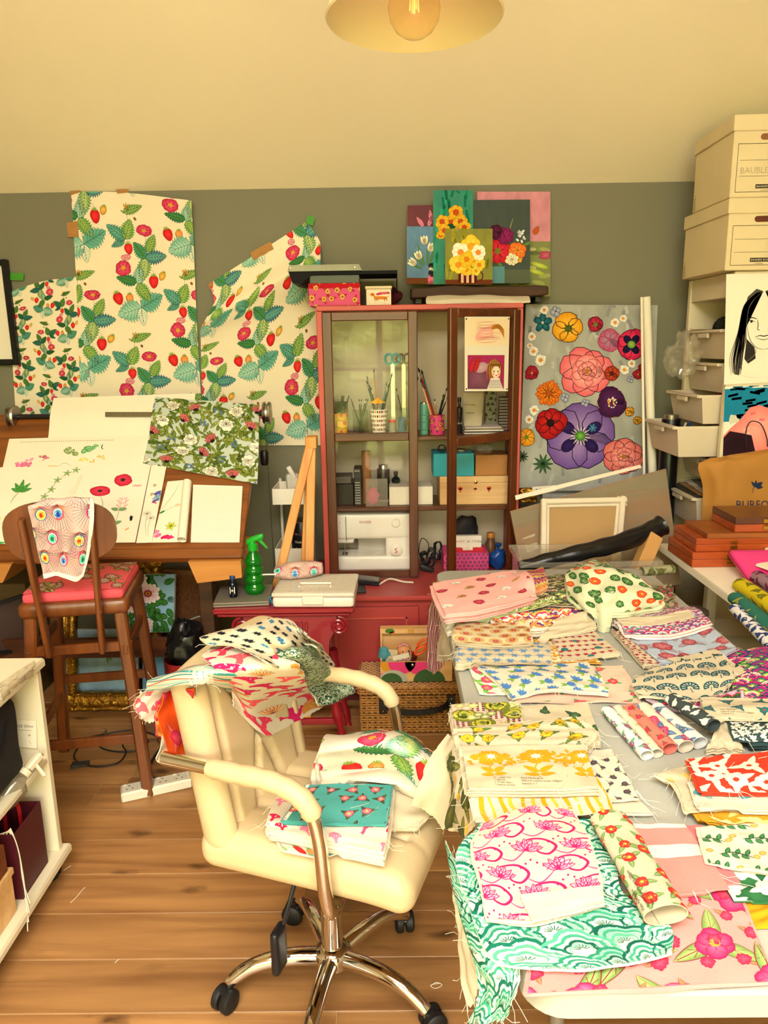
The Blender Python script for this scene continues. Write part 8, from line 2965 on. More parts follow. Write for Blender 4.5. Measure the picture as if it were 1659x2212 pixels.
# ================================================================ floor: cables, adapter, power strip, threads
Z0 = .004
def fl(px,py,z=Z0):
 return PZ(px,py,z)
t = thing('black_lead','black lead looped on the floor under the bar stool','cable',fl(230,1620,0))
MB().tube(spline([fl(345,1592),fl(300,1578),fl(240,1583),fl(185,1602),fl(160,1630),fl(172,1648),fl(210,1656),fl(255,1648),fl(272,1625),fl(265,1608),fl(285,1595),fl(320,1600),fl(300,1620),fl(255,1624),fl(218,1615),fl(222,1600),fl(260,1588),fl(310,1590)],6),.003,6).obj('cord',BLACKR,t)
c0 = fl(212,1603,0)
t = thing('metal_clamp','small metal clamp on the floor inside the black lead loop','clamp',c0)
MB(Matrix.Translation(c0) @ Matrix.Rotation(.4,4,'Z')).box(-.03,.03,-.012,.012,.0005,.028,b=.004).obj('block',DARKSTEEL,t)
MB(Matrix.Translation(c0) @ Matrix.Rotation(.4,4,'Z')).tube([(.028,0,.028),(.034,0,.045),(.02,0,.05)],.005,8).obj('screw',STEEL,t)
c0 = fl(170,1655,0)
t = thing('door_wedge','grey wedge lying on the floor at the end of the black lead','wedge',c0)
MB(Matrix.Translation(c0) @ Matrix.Rotation(.35,4,'Z')).prism([(-.03,-.015,.0005),(.04,-.015,.0005),(.04,-.015,.008),(-.02,-.015,.016)],(0,.03,0)).obj('body',mat('grey_wedge','#3a3a38',.5),t)
t = thing('power_lead','thick black power lead by the orange cotton behind the chair','cable',fl(330,1680,0))
MB().tube(spline([fl(420,1600,.01),fl(372,1596,.006),fl(345,1620,.006),fl(325,1650,.006),fl(322,1670,.008),fl(338,1685,.01),fl(362,1688,.02)],6),.0055,8).obj('cord',BLACKR,t)
MB().tube([fl(322,1658,.008),fl(321,1670,.008)],.008,10).obj('collar',STEEL,t)
a,b = fl(262,1726,0),fl(414,1692,0)
d = b - a
t = thing('extension_socket','long white extension socket lying on the floor beside the chair','socket',a.lerp(b,.5))
M = Matrix.Translation(a.lerp(b,.5)) @ Matrix.Rotation(math.atan2(d.y,d.x),4,'Z')
L2 = d.length / 2
SOCK = mat('socket_plastic','#d8d2c4',.4)
MB(M).box(-L2,L2,-.032,.032,.0005,.036,b=.005).obj('body',SOCK,t)
for k in range(4):
 cx = -L2 + (k + .55) * (2 * L2 / 4.3)
 g = MB(M).box(cx - .026,cx + .026,-.026,.026,.036,.0372,b=.0005).obj('socket_plate',mat('socket_face','#cfc8b8',.4),t)
 for (u,v) in ((0,.012),(-.010,-.008),(.010,-.008)):
  MB(M).box(cx + u - .003,cx + u + .003,v - .002,v + .002,.0372,.0376).obj('slot',BLACKP,g)
 MB(M).box(cx - .020,cx - .008,.016,.024,.0372,.040,b=.001).obj('switch',SOCK,g)
MB().tube(spline([b + V((.0,0,.018)),b + V((.04,.01,.02)),fl(470,1660,.02)],4),.004,6).obj('lead',SOCK,t)
THR = MATS['thread']
for k,(pts,lab) in enumerate((([(152,1950),(165,1938),(178,1922),(184,1917)],'curved cream thread on the floorboards in front of the white cart'),([(138,1880),(145,1875),(153,1870)],'short thread on the floorboards by the cart caster'),
([(248,2080),(252,2076),(257,2072)],'white thread scrap on the nearest floorboards'),([(930,2130),(942,2122),(955,2128),(940,2135),(930,2128),(950,2124)],'tangle of white thread on the floor beside the chair base'))):
 t = thing('thread_scrap',lab,'thread',fl(*pts[0],0))
 MB().tube(spline([fl(x,y,.0016) for x,y in pts],4),.0009,4).obj('strand',THR,t)
for k,(pts,lab) in enumerate(([[(985,1530),(1000,1545),(992,1560)],'x'],)):
 pass
# ================================================================ wicker hamper with painted box
hx0,hx1 = PY(781,1560,2.76).x,PY(781,1560,2.76).x + .50
HY0,HY1,HZ = 2.76,2.98,.215
t = thing('wicker_hamper','wicker picnic hamper with black leather strap on the floor under the table','hamper',((hx0 + hx1) / 2,2.88,0))
WK = mat('wicker','#a5743c',.55,var=.25,scale=40)
WKD = mat('wicker_dark','#5a3a1a',.7)
MB().box(hx0 + .008,hx1 - .008,HY0 + .008,HY1 - .008,.004,HZ - .006).obj('inner_box',WKD,t)
wv = MB()
nst = 44
for r in range(15):
 z = .012 + r * .0108
 pts = [(hx0 + (hx1 - hx0) * i / nst,HY0 + (.004 if (i + r) % 2 else -.003),z) for i in range(nst + 1)]
 wv.tube(pts,.0046,5)
 pts = [(hx0 + (.004 if (i + r) % 2 else -.003),HY0 + (HY1 - HY0) * i / 20,z) for i in range(21)]
 wv.tube(pts,.0046,5)
tag(wv.obj('weave',WK,t),kind='stuff')
st = MB()
for i in range(0,nst + 1,2):
 x = hx0 + (hx1 - hx0) * i / nst
 st.tube([(x,HY0,.005),(x,HY0,HZ - .03)],.0035,5)
tag(st.obj('stakes',WK,t),kind='stuff')
lidw = MB()
for r in range(20):
 y = HY0 - .004 + (HY1 - HY0 + .008) * r / 19
 lidw.tube([(hx0 - .006 + (hx1 - hx0 + .012) * i / nst,y,HZ - .004 + (.004 if (i + r) % 2 else -.003)) for i in range(nst + 1)],.0058,5)
for r in range(3):
 z = HZ - .010 - r * .011
 lidw.tube([(hx0 - .006 + (hx1 - hx0 + .012) * i / nst,HY0 - .008 + (.004 if (i + r) % 2 else -.003),z) for i in range(nst + 1)],.0055,5)
 lidw.tube([(hx0 - .008 + (.004 if (i + r) % 2 else -.003),HY0 + (HY1 - HY0) * i / 20,z) for i in range(21)],.0055,5)
tag(lidw.obj('lid',WK,t),kind='stuff')
sx_a,sx_b = PY(828,1555,2.74).x,PY(975,1540,2.74).x
BLT = mat('black_leather','#101012',.4)
hp = spline([(sx_a + .015,HY0 - .012,.135),(sx_a + .05,HY0 - .030,.118),((sx_a + sx_b) / 2,HY0 - .036,.112),(sx_b - .05,HY0 - .030,.122),(sx_b - .01,HY0 - .012,.138)],8)
s_ = MB()
for i in range(len(hp) - 1):
 s_.bar(hp[i],hp[i + 1],.006,.024,up=(0,0,1))
s_.obj('handle_strap',BLT,t)
for xx in (sx_a,sx_b):
 b_ = MB().box(xx - .016,xx + .016,HY0 - .013,HY0 - .007,.095,.175,b=.002).obj('strap_loop',BLT,t)
 for zz_ in (.108,.16):
  MB().lathe([(.004,0),(.003,.002)],n=8,L=lambda p: V((xx + p.x,HY0 - .013 - p.z,zz_ + p.y))).obj('rivet',BRASS,b_)
# open painted wooden box on the hamper
HT = HZ + .0085
bx0,bx1 = PY(822,1470,2.78).x,PY(822,1470,2.78).x + .29
t = thing('painted_box','open wooden box painted with coloured discs on the wicker hamper','box',((bx0 + bx1) / 2,2.86,HT))
by0,by1 = 2.775,2.93
bh = zat(880,1430,2.775) - HT
PW2 = wood('box_pine','#c8965a','#e0b47c','x',6,.5)
MB().box(bx0,bx1,by0,by0 + .008,HT,HT + bh).obj('front_board',PW2,t)
MB().box(bx0,bx1,by1 - .008,by1,HT,HT + bh).obj('back_board',PW2,t)
MB().box(bx0,bx0 + .008,by0 + .008,by1 - .008,HT,HT + bh).obj('side_board',PW2,t)
MB().box(bx1 - .008,bx1,by0 + .008,by1 - .008,HT,HT + bh).obj('side_board',PW2,t)
MB().box(bx0 + .008,bx1 - .008,by0 + .008,by1 - .008,HT,HT + .006).obj('bottom_board',PW2,t)
p = Pr(bx1 - bx0,bh,3)
w = p.w
for (x,y,r,col,z) in ((.02,-.02,.07,'#d86a88',0),(.16,bh * .95,.05,'#c88a28',1),(.30,bh * .95,.055,'#d83a78',2),(.55,bh * .95,.06,'#d83a78',2),(.18,.0,.06,'#a8a898',3),(.15,.0,.045,'#3c5a34',4),(.68,.0,.065,'#3c5a34',5)):
 p.ell(w * x,y,r,r * .85,col,n=24,layer=z)
face_print(p,[V((bx0,by0 - .0004,HT)),V((bx1,by0 - .0004,HT)),V((bx1,by0 - .0004,HT + bh)),V((bx0,by0 - .0004,HT + bh))],t)
lh = zat(880,1350,2.94) - HT - bh
ld = MB().box(bx0,bx1,by1,by1 + .006,HT + bh,HT + bh + lh).obj('lid',PW2,t)
lr = MB().box(bx0,bx1,by1 - .03,by1,HT + bh + lh - .022,HT + bh + lh).box(bx0,bx0 + .008,by1 - .03,by1,HT + bh,HT + bh + lh - .022)
lr.obj('lid_rim',PW2,ld)
p = Pr(.05,.022)
p.ell(.02,.012,.02,.011,'#4a7a34',n=12)
p.ell(.03,.0,.012,.010,'#d8802c',n=12)
face_print(p,[V((bx0 + .02,by1 - .0304,HT + bh + lh - .022)),V((bx0 + .07,by1 - .0304,HT + bh + lh - .022)),V((bx0 + .07,by1 - .0304,HT + bh + lh)),V((bx0 + .02,by1 - .0304,HT + bh + lh))],ld)
MB().box(bx0 + .115,bx0 + .140,by1 - .033,by1 - .030,HT + bh + lh - .018,HT + bh + lh - .004).obj('catch',BRASS,ld)
MB().lathe([(.006,0),(.006,.006),(.003,.008)],n=10,L=lambda q: V((bx0 + .13 + q.x,by0 - q.z,HT + bh * .86 + q.y))).obj('catch_stud',STEEL,t)
BZ = HT + .0068
# things in the painted box
SKN = mat('doll_wood','#c88a5c',.5)
c0 = PY(872,1388,2.84)
t = thing('doll','small wooden doll with ribbon lying in the painted box','doll',V((c0.x,2.84,BZ)))
hb_ = V((c0.x,2.84,BZ + bh + .005))
body_ = MB()
body_.ell(hb_ + V((.005,.01,-.045)),.026,.022,.045,16,10)
body_.obj('body',SKN,t)
MB().ell(hb_ + V((0,0,.012)),.030,.028,.027,20,12).obj('head',SKN,t)
MB().lathe([(.019,0),(.020,.006),(.012,.010)],n=16,L=lambda p: hb_ + V((.026 + p.z * .6,p.x - .012,-.008 + p.y))).obj('snout',SKN,t)
for (u,v) in ((.020,.018),(-.004,.016)):
 MB().ell(hb_ + V((u,-.026,v)),.003,.002,.004,8,6).obj('eye',BLACKP,t)
MB().tube([hb_ + V((-.02,-.01,.032)),hb_ + V((.0,-.015,.045)),hb_ + V((.018,-.012,.034))],.005,6).obj('hair_tuft',mat('pink_wool','#c88a8c',.9),t)
MB().tube(spline([hb_ + V((-.01,-.03,-.012)),hb_ + V((.005,-.038,-.03)),hb_ + V((.03,-.035,-.05))],5),.003,6).obj('ribbon',COTTON,t)
c0 = PY(842,1408,2.82)
G = wrinkle(quad_grid([V((c0.x - .02,2.80,BZ + .03)),V((c0.x + .03,2.80,BZ + .02)),V((c0.x + .032,2.83,BZ + bh + .022)),V((c0.x - .014,2.83,BZ + bh + .026))],8,8),.002,2,3)
p = Pr(*size_of(G))
p.text('sea',.008,p.h * .7,.012,'#5a4a3a')
p.text('sal',.010,p.h * .5,.012,'#5a4a3a')
p.text('the',.010,p.h * .3,.012,'#5a4a3a')
sheet('paper_tag','crumpled paper tag with handwriting in the painted box','paper',G,mat('old_paper','#b8a684',.8),p,thick=.0006)
c0 = PY(862,1418,2.79)
t = thing('hearts_packet','white packet printed with pink hearts in the painted box','packet',V((c0.x,2.80,BZ)))
M = Matrix.Translation((c0.x + .01,2.805,BZ + bh * .95)) @ Matrix.Rotation(-.25,4,'Y') @ Matrix.Rotation(.5,4,'X')
MB(M).box(-.035,.035,-.012,.012,-.014,.014,b=.002).obj('body',COTTON,t)
p = Pr(.07,.028)
for k in range(6):
 p.ell(.008 + k * .011,.014 + .006 * (k % 2),.004,.004,'#d83a6c',n=8)
face_print(p,[M @ V((-.035,-.0125,-.014)),M @ V((.035,-.0125,-.014)),M @ V((.035,-.0125,.014)),M @ V((-.035,-.0125,.014))],t)
MB(Matrix.Translation((c0.x + .01,2.81,BZ)))
c0 = PY(905,1400,2.82)
t = thing('scissors','scissors with bright orange handles in the painted box','scissors',V((c0.x,2.82,BZ)))
OR_ = mat('orange_handle','#d8500c',.35)
for s in (0,1):
 cc_ = PY(908 + s * 6,1405 - s * 16,2.81 + .008 * s)
 ax = V((.82,0,.57))
 ay = V((-.57,0,.82))
 MB().tube([cc_ + ax * (.026 * math.cos(a * .45)) + ay * (.011 * math.sin(a * .45)) for a in range(14)],.0055,8,closed=True).obj('handle_loop',OR_,t)
 MB().bar(cc_ - ax * .024,V((cc_.x - .07,2.83,BZ + .02)),.010,.0025,up=(0,1,0)).obj('blade',STEEL,t)
c0 = PY(826,1392,2.86)
t = thing('knitted_scrap','tuft of turquoise knitting poking out of the painted box','yarn',V((c0.x,2.85,BZ)))
MB().ell((c0.x + .008,2.83,BZ + bh + .004),.026,.018,.030,16,10,fn=lambda p: p * (1 + .35 * noise.noise(p * 90))).obj('body',mat('turquoise_wool','#4a90a0',.95,bump=.8,bscale=300),t)
c0 = PY(890,1412,2.85)
t = thing('wool_ball','magenta wool ball in the painted box','yarn',V((c0.x,2.86,BZ)))
MB().ell((c0.x,2.86,BZ + bh * .75),.022,.022,.022,14,10).obj('body',mat('magenta_wool','#9a1c4c',.95,bump=.9,bscale=300),t)
# ================================================================ right back corner
# paper tubes
for k,(px0,px1,r,lab) in enumerate(((1396,1418,.019,'thick white paper roll standing in the corner by the flower canvas'),(1384,1396,.006,'thin white paper roll beside the thick one'))):
 a,b = PY(px1 - 2,1200,3.36 - .05 * k),PY(px0 + (0 if k == 0 else 2),642,3.46 - .05 * k)
 t = thing('paper_roll',lab,'paper roll',V((a.x,a.y,0)))
 d = (b - a)
 a0 = b - d * ((b.z - .002) / d.z)
 mb = MB()
 for q in range(3 if k == 0 else 1):
  mb.tube([a0 + V((.006 * q,.004 * q,0)),b + V((.004 * q,.003 * q,-.004 * q))],r * (1 - .15 * q),16,cap=False)
 mb.obj('roll',PAPER,t)
 MB().tube([b - d.normalized() * .002,b - d.normalized() * .02],r * .55,10).obj('core',mat('roll_core','#c8b890',.8),t)
# black portfolio/bottles in the dark gap
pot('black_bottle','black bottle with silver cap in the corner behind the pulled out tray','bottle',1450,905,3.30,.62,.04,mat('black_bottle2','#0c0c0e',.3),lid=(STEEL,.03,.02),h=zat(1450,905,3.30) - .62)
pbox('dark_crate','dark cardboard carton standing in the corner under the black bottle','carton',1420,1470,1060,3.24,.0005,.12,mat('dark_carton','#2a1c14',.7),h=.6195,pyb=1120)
# brown parcel canvases in clear film
def lean_panel(name,label,cat,tl,tr,br,bl,Yb,Yt,th,m,pr=None,parent=None,edge=None):
 c = [PY(bl[0],bl[1],Yb),PY(br[0],br[1],Yb),PY(tr[0],tr[1],Yt),PY(tl[0],tl[1],Yt)]
 p = None
 if pr:
  p = Pr(*facing(c))
  pr(p)
 return panel(name,label,cat,c,th,m,p,parent,edge=edge),c
KR = mat('brown_parcel','#8a6a44',.55,var=.15,scale=6)
def parcel(p):
 p.rect(0,p.h * .60,p.w,p.h * .78,'#9a6a34')
 p.rect(0,p.h * .84,p.w,p.h * .98,'#8a8068')
 p.fan([(p.w * .055,p.h * .52),(p.w * .135,p.h * .54),(p.w * .125,p.h * .70),(p.w * .045,p.h * .68)],'#e8e2d4',layer=2)
 for k in range(7):
  p.line([(p.w * .062,p.h * (.55 + .017 * k)),(p.w * (.10 + .004 * (k % 3)),p.h * (.555 + .017 * k))],.0022,'#4a443c',3)
o,c_ = lean_panel('wrapped_canvas','canvas parcel wrapped in brown paper and clear film under the flower painting','parcel',(1102,1104),(1438,1012),(1470,1262),(1142,1305),2.93,3.18,.05,KR,parcel)
f_ = [q + V((0,-.006,.0)) for q in c_]
sheet('film_wrap',None,None,wrinkle(quad_grid(f_,40,28),.0016,3,4),glassy('parcel_film','#f2efe6',refl=2.0,rough=.2,body=.10,bodycol='#d8d0c0'),None,thick=.0004,parent=o)
t = thing('white_paper_edge','white card lying along the top of the wrapped canvas parcel','card',c_[3])
pa,pb = PY(1114,1080,3.19),PY(1386,1010,3.23)
panel('sheet',None,None,[pa,pb,pb + V((0,.02,.010)),pa + V((0,.02,.016))],.001,PAPER,None,t)
# white picture frame
c_ = [PY(1166,1220,2.98),PY(1342,1200,2.98),PY(1353,1074,3.12),PY(1168,1078,3.12)]
t = thing('picture_frame','empty white picture frame with tan backing leaning on the wrapped parcel','picture frame',(c_[0] + c_[1]) / 2)
n_ = (c_[1] - c_[0]).cross(c_[3] - c_[0]).normalized()
c_[0] = c_[3] + (c_[0] - c_[3]) * 1.25
c_[1] = c_[2] + (c_[1] - c_[2]) * 1.25
for a,b in ((0,1),(1,2),(2,3),(3,0)):
 d = (c_[b] - c_[a]).normalized()
 inw = n_.cross(d)
 MB().bar(c_[a] + inw * .014,c_[b] + inw * .014,.024,.030,up=n_,b=.004).obj('frame_bar',mat('frame_white','#d8ccb4',.5),t)
 MB().bar(c_[a] + inw * .031 - n_ * .004,c_[b] + inw * .031 - n_ * .004,.014,.008,up=n_,b=.002).obj('inner_slip',MATS['frame_white'],t)
panel('backing',None,None,[q - n_ * .008 for q in c_],.004,mat('tan_backing','#a88858',.8,var=.06),None,t)
# black plastic roll
t = thing('black_plastic_roll','roll of black plastic lying across the clear storage bin','roll',PY(1260,1210,2.72))
rp = [PY(1122,1228,2.70),PY(1180,1212,2.70),PY(1260,1192,2.71),PY(1330,1175,2.74),PY(1400,1150,2.80),PY(1430,1135,2.82)]
MB().tube(spline(rp,6),[.026 + .002 * math.sin(i * 1.3) + .0005 * i for i in range(31)],14).obj('body',mat('black_film','#0d0e11',.28,bump=.4,bscale=30),t)
# cardboard postal tube, square
t = thing('postal_box','long tan cardboard postal box sticking up from the clear storage bin','box',PY(1380,1240,2.72))
a,b = PY(1362,1275,2.66),PY(1412,1158,2.78)
KRT = mat('tan_cardboard','#b88a50',.7,var=.06)
MB().bar(a,b,.055,.05,up=(0,1,0),b=.002).obj('body',KRT,t)
MB().bar(b + V((.014,.01,.0)),b + V((.03,.012,.03)),.022,.003,up=(0,1,0)).obj('flap',KRT,t)
MB().bar(b + V((-.018,.01,.0)),b + V((-.01,.02,.022)),.022,.003,up=(0,1,0)).obj('flap',KRT,t)
# clear storage bin behind the table
xa,xb = PY(1130,1225,2.68).x,PY(1420,1205,2.68).x
t = thing('storage_bin','large clear plastic storage bin behind the far end of the grey table','bin',((xa + xb) / 2,2.78,0))
zb1 = zat(1300,1212,2.68)
CB = CLEARP
MB().box(xa,xb,2.68,2.683,.30,zb1 - .02).obj('front_wall',CB,t)
MB().box(xa,xb,2.917,2.92,.30,zb1 - .02).obj('back_wall',CB,t)
MB().box(xa,xa + .003,2.683,2.917,.30,zb1 - .02).obj('side_wall',CB,t)
MB().box(xb - .003,xb,2.683,2.917,.30,zb1 - .02).obj('side_wall',CB,t)
MB().box(xa,xb,2.68,2.92,.296,.30).obj('bottom',CB,t)
rm = MB().box(xa - .015,xb + .02,2.665,2.684,zb1 - .02,zb1,b=.003).box(xa - .015,xb + .02,2.916,2.935,zb1 - .02,zb1,b=.003).box(xa - .015,xa + .004,2.684,2.916,zb1 - .02,zb1,b=.003).box(xb - .004,xb + .02,2.684,2.916,zb1 - .02,zb1,b=.003)
rm.obj('rim',CB,t)
pbox('storage_crate','white lidded crate carrying the clear storage bin','crate',1140,1410,1400,2.69,.0005,.23,WHITE,h=.294,pyb=1300)
# gilt frame corner with number
gx = PY(1140,1060,3.40)
t = thing('gilt_frame','corner of a gilt frame behind the wrapped canvas parcel','picture frame',gx)
MB().rbox((gx.x,3.40,gx.z - .02),.045,.02,.035,.014,14,fn=orn).obj('frame_side',GILT,t)
c_ = [PY(1150,1072,3.37),PY(1200,1060,3.37),PY(1200,1048,3.37),PY(1150,1052,3.37)]
p = Pr(*facing(c_))
p.text('36.',p.w * .12,p.h * .2,p.h * .8,'#1c1c1c')
panel('number_card','white card numbered 36 behind the wrapped parcel','card',c_,.002,PAPER,p)
# trays in the drawer tower
TRM = mat('tray_plastic','#cdbfa6',.4,var=.03)
def tray(label,pxl,pyrim,hh,pull,seed=0):
 """pull: how far it slides out to the left of the tower"""
 z1 = PX(1530,pyrim,UX0 + .12).z if False else PY(1520,pyrim,UY0 + .05).z
 xo = UX0 - pull
 t = thing('plastic_tray',label,'tray',(xo + .15,(UY0 + UY1) / 2,z1 - hh))
 ya,yb = UY0 + .048,UY1 - .048
 xi = xo + .30
 ins = .02
 vs = [(xo,ya,z1),(xi,ya,z1),(xi,yb,z1),(xo,yb,z1),(xo + ins,ya + ins,z1 - hh),(xi - ins,ya + ins,z1 - hh),(xi - ins,yb - ins,z1 - hh),(xo + ins,yb - ins,z1 - hh)]
 i_ = .005
 vs += [(xo + i_,ya + i_,z1),(xi - i_,ya + i_,z1),(xi - i_,yb - i_,z1),(xo + i_,yb - i_,z1),(xo + ins + i_,ya + ins + i_,z1 - hh + .004),(xi - ins - i_,ya + ins + i_,z1 - hh + .004),(xi - ins - i_,yb - ins - i_,z1 - hh + .004),(xo + ins + i_,yb - ins - i_,z1 - hh + .004)]
 f_ = [(0,4,5,1),(1,5,6,2),(2,6,7,3),(3,7,4,0),(4,7,6,5),(8,9,13,12),(9,10,14,13),(10,11,15,14),(11,8,12,15),(12,13,14,15),(0,1,9,8),(1,2,10,9),(2,3,11,10),(3,0,8,11)]
 MB().add(vs,f_).obj('tub',TRM,t,smooth=False)
 rm = MB().box(xo - .014,xi,ya,ya + .004,z1 - .004,z1 + .008,b=.002).box(xo - .014,xi,yb - .004,yb,z1 - .004,z1 + .008,b=.002).box(xo - .018,xo + .004,ya + .004,yb - .004,z1 - .004,z1 + .008,b=.002)
 rm.obj('rim',TRM,t)
 MB().box(xo - .016,xo - .004,(ya + yb) / 2 - .05,(ya + yb) / 2 + .05,z1 - .026,z1 - .004,b=.003).obj('grip',TRM,t)
 return z1,xo
tray('upper plastic tray with dark wool above it in the drawer tower',1490,716,.11,.0)
tray('second plastic tray in the drawer tower behind the crumpled film',1490,790,.11,.0)
z3,x3 = tray('third plastic tray partly slid out of the drawer tower',1452,858,.11,.07)
z4,x4 = tray('plastic tray pulled furthest out of the drawer tower',1390,925,.12,.16)
tray('shadowed plastic tray below the pulled out one',1490,1000,.09,.0)
tray('plastic tray heaped with papers low in the drawer tower',1440,1080,.12,.06)
zc = PY(1520,716,UY0 + .05).z
c0 = V((UX0 + .08,UY0 + .23,zc + .001))
t = thing('yarn_ball','dark green ball of yarn in the upper tower tray','yarn',c0)
yb_ = MB()
for k in range(14):
 ax = V((RB.uniform(-1,1),RB.uniform(-1,1),RB.uniform(-1,1))).normalized()
 u = ax.orthogonal().normalized()
 v = ax.cross(u)
 yb_.tube([c0 + V((0,0,.012)) + (u * math.cos(a * .4) + v * math.sin(a * .4)) * .046 + ax * .012 * math.sin(k) for a in range(16)],.004,5,closed=True)
yb_.ell(c0 + V((0,0,.012)),.043,.043,.043,14,10)
yb_.obj('strands',mat('dark_wool','#23241c',.95),t)
t = thing('cotton_cone','white thread cone lying in the upper tower tray','cone',c0 + V((.03,-.1,0)))
MB().lathe([(.012,-.05),(.030,.04),(.024,.042),(.008,.03)],n=18,L=lambda p: c0 + V((.06 - p.z,-.09 + p.x,.03 + p.y))).obj('cone',COTTON,t)
t = thing('cream_bowl','shiny cream pot at the top of the upper tower tray','pot',c0 + V((.08,-.1,.05)))
MB().ell(c0 + V((.09,-.10,.085)),.035,.035,.032,18,12).obj('body',mat('glazed_cream','#c8b898',.15),t)
t = thing('crumpled_film','crumpled clear plastic film hanging from the drawer tower','plastic film',PY(1480,800,3.2))
c0 = PY(1478,770,3.22)
MB().ell(c0,.07,.05,.085,30,20,fn=lambda p: p * (1 + .55 * noise.noise(p * 28) + .2 * noise.noise(p * 80))).obj('body',FILMP,t,smooth=False)
for k,(dx,dy,col,lab) in enumerate(((.08,.12,'#2a2a30','black marker'),(.10,.20,'#1c3a6a','navy ruler'),(.05,.16,'#cfc6b0','white stick'),(.14,.08,'#b85a2c','orange pencil'))):
 p0 = V((x4 + dx,UY0 + .08 + dy * .5,z4 - .10))
 p1 = p0 + V((-.04 + .03 * k,-.02,.115))
 t = thing('drawing_tool',lab + ' lying in the furthest pulled out tower tray','tool',p0)
 MB().bar(p0,p1,.012,.006,b=.002).obj('shaft',mat('tool_' + col[1:],col,.4),t)
t = thing('pink_strap','hot pink strap in the third tower tray','strap',V((x3 + .1,3.2,z3 - .05)))
MB().tube(spline([V((x3 + .10,3.2,z3 - .05)),V((x3 + .13,3.16,z3 + .004)),V((x3 + .20,3.14,z3 + .006)),V((x3 + .25,3.15,z3 - .04))],5),.006,6).obj('band',mat('hot_pink','#d83a6c',.5),t)
zp = PY(1520,1080,UY0 + .05).z
for k in range(4):
 t = thing('loose_papers',('dark sketch','wood-toned card','white paper','grey patterned sheet')[k] + ' heaped on the low tower tray','paper',V((UX0 + .02,3.2,zp)))
 c_ = [V((UX0 - .06 + .02 * k,UY0 + .06 + .01 * k,zp + .012 + .006 * k)),V((UX0 + .20,UY0 + .06,zp + .012 + .006 * k)),V((UX0 + .2,UY0 + .36,zp + .014 + .006 * k)),V((UX0 - .05 + .03 * k,UY0 + .36,zp + .014 + .006 * k))]
 panel('sheet',None,None,c_,.003,mat('loose_%d' % k,('#3a342c','#9a7a4c','#cfc6b0','#6a645a')[k],.7,var=.3,scale=30),None,t)
# archive boxes
def archive(label,xa,ya,yb,z0,h,words_,rot=0.0,hand=None,holecol='#8a5a34'):
 wd = .40
 t = thing('archive_box',label,'box',(xa + wd / 2,(ya + yb) / 2,z0),rot)
 M = mw(t)
 w2,d2 = wd / 2,(yb - ya) / 2
 BXM = mat('archive_card','#d6c69c',.65,var=.04)
 MB(M).box(-w2,w2,-d2,d2,0,h - .002,b=.003).obj('body',BXM,t)
 MB(M).box(-w2 - .006,w2 + .006,-d2 - .006,d2 + .006,h - .055,h,b=.003).obj('lid',BXM,t)
 hl = MB(M)
 hp_ = [(.02 + .03 * math.cos(a * PI / 8 + PI / 2),.0,.0) for a in range(0)]
 pts = []
 for k in range(16):
  a = 2 * PI * k / 16
  pts.append((-w2 + .130 + (.022 if math.cos(a) > 0 else -.022) + .012 * math.cos(a),-d2 - .001,h - .075 + .011 * math.sin(a)))
 hl.prism([V(q) for q in pts],(0,.0008,0))
 hl.obj('hand_hole',mat('hole_' + holecol[1:],holecol,.8),t)
 p = Pr(wd,h - .06)
 X0,X1,Y0_,Y1_ = .018,wd - .018,.018,h - .098
 for q in (((X0,Y0_),(X1,Y0_)),((X0,Y1_),(X1,Y1_)),((X0,Y0_),(X0,Y1_)),((X1,Y0_),(X1,Y1_))):
  p.line(q,.0016,'#1c1a16')
 for f_ in (.33,.66):
  p.line([(X0 + .01,Y0_ + (Y1_ - Y0_) * f_),(X1 - .01,Y0_ + (Y1_ - Y0_) * f_)],.001,'#1c1a16')
 p.rect(.092,Y0_ + .012,.165,Y0_ + .026,'#1c1a16')
 p.text('BANKERS BOX',.095,Y0_ + .0155,.0105,'#e0d4b0',fit=.067)
 p.text('by Fellowes',.112,Y0_ + .004,.006,'#1c1a16')
 if hand:
  p.text(hand,X0 + .012,Y0_ + (Y1_ - Y0_) * .39,.030,'#b0a27c')
 face_print(p,[M @ V((-w2,-d2 - .0006,0)),M @ V((w2,-d2 - .0006,0)),M @ V((w2,-d2 - .0006,h - .06)),M @ V((-w2,-d2 - .0006,h - .06))],t)
 p = Pr(2 * d2,h - .06)
 for k in range(8):
  p.line([(.016,.012 + .006 * k),(.026,.012 + .006 * k)],.002 + .001 * (k % 2),'#5a4a2c')
 for q in (((.010,.006),(.030,.006)),((.010,.066),(.030,.066)),((.010,.006),(.010,.066)),((.030,.006),(.030,.066))):
  p.line(q,.001,'#5a4a2c')
 face_print(p,[M @ V((-w2 - .0006,d2,0)),M @ V((-w2 - .0006,-d2,0)),M @ V((-w2 - .0006,-d2,h - .06)),M @ V((-w2 - .0006,d2,h - .06))],t)
 return t
A1 = archive('lower cardboard archive box on top of the drawer tower',1.285,2.96,3.38,UZ + .0006,.258,'',.0,None,'#5a2a18')
archive('upper cardboard archive box with pencilled baubles label, highest in the stack',1.280,2.95,3.31,UZ + .0006 + .2586,.282,'',-.015,'BAUBLES')
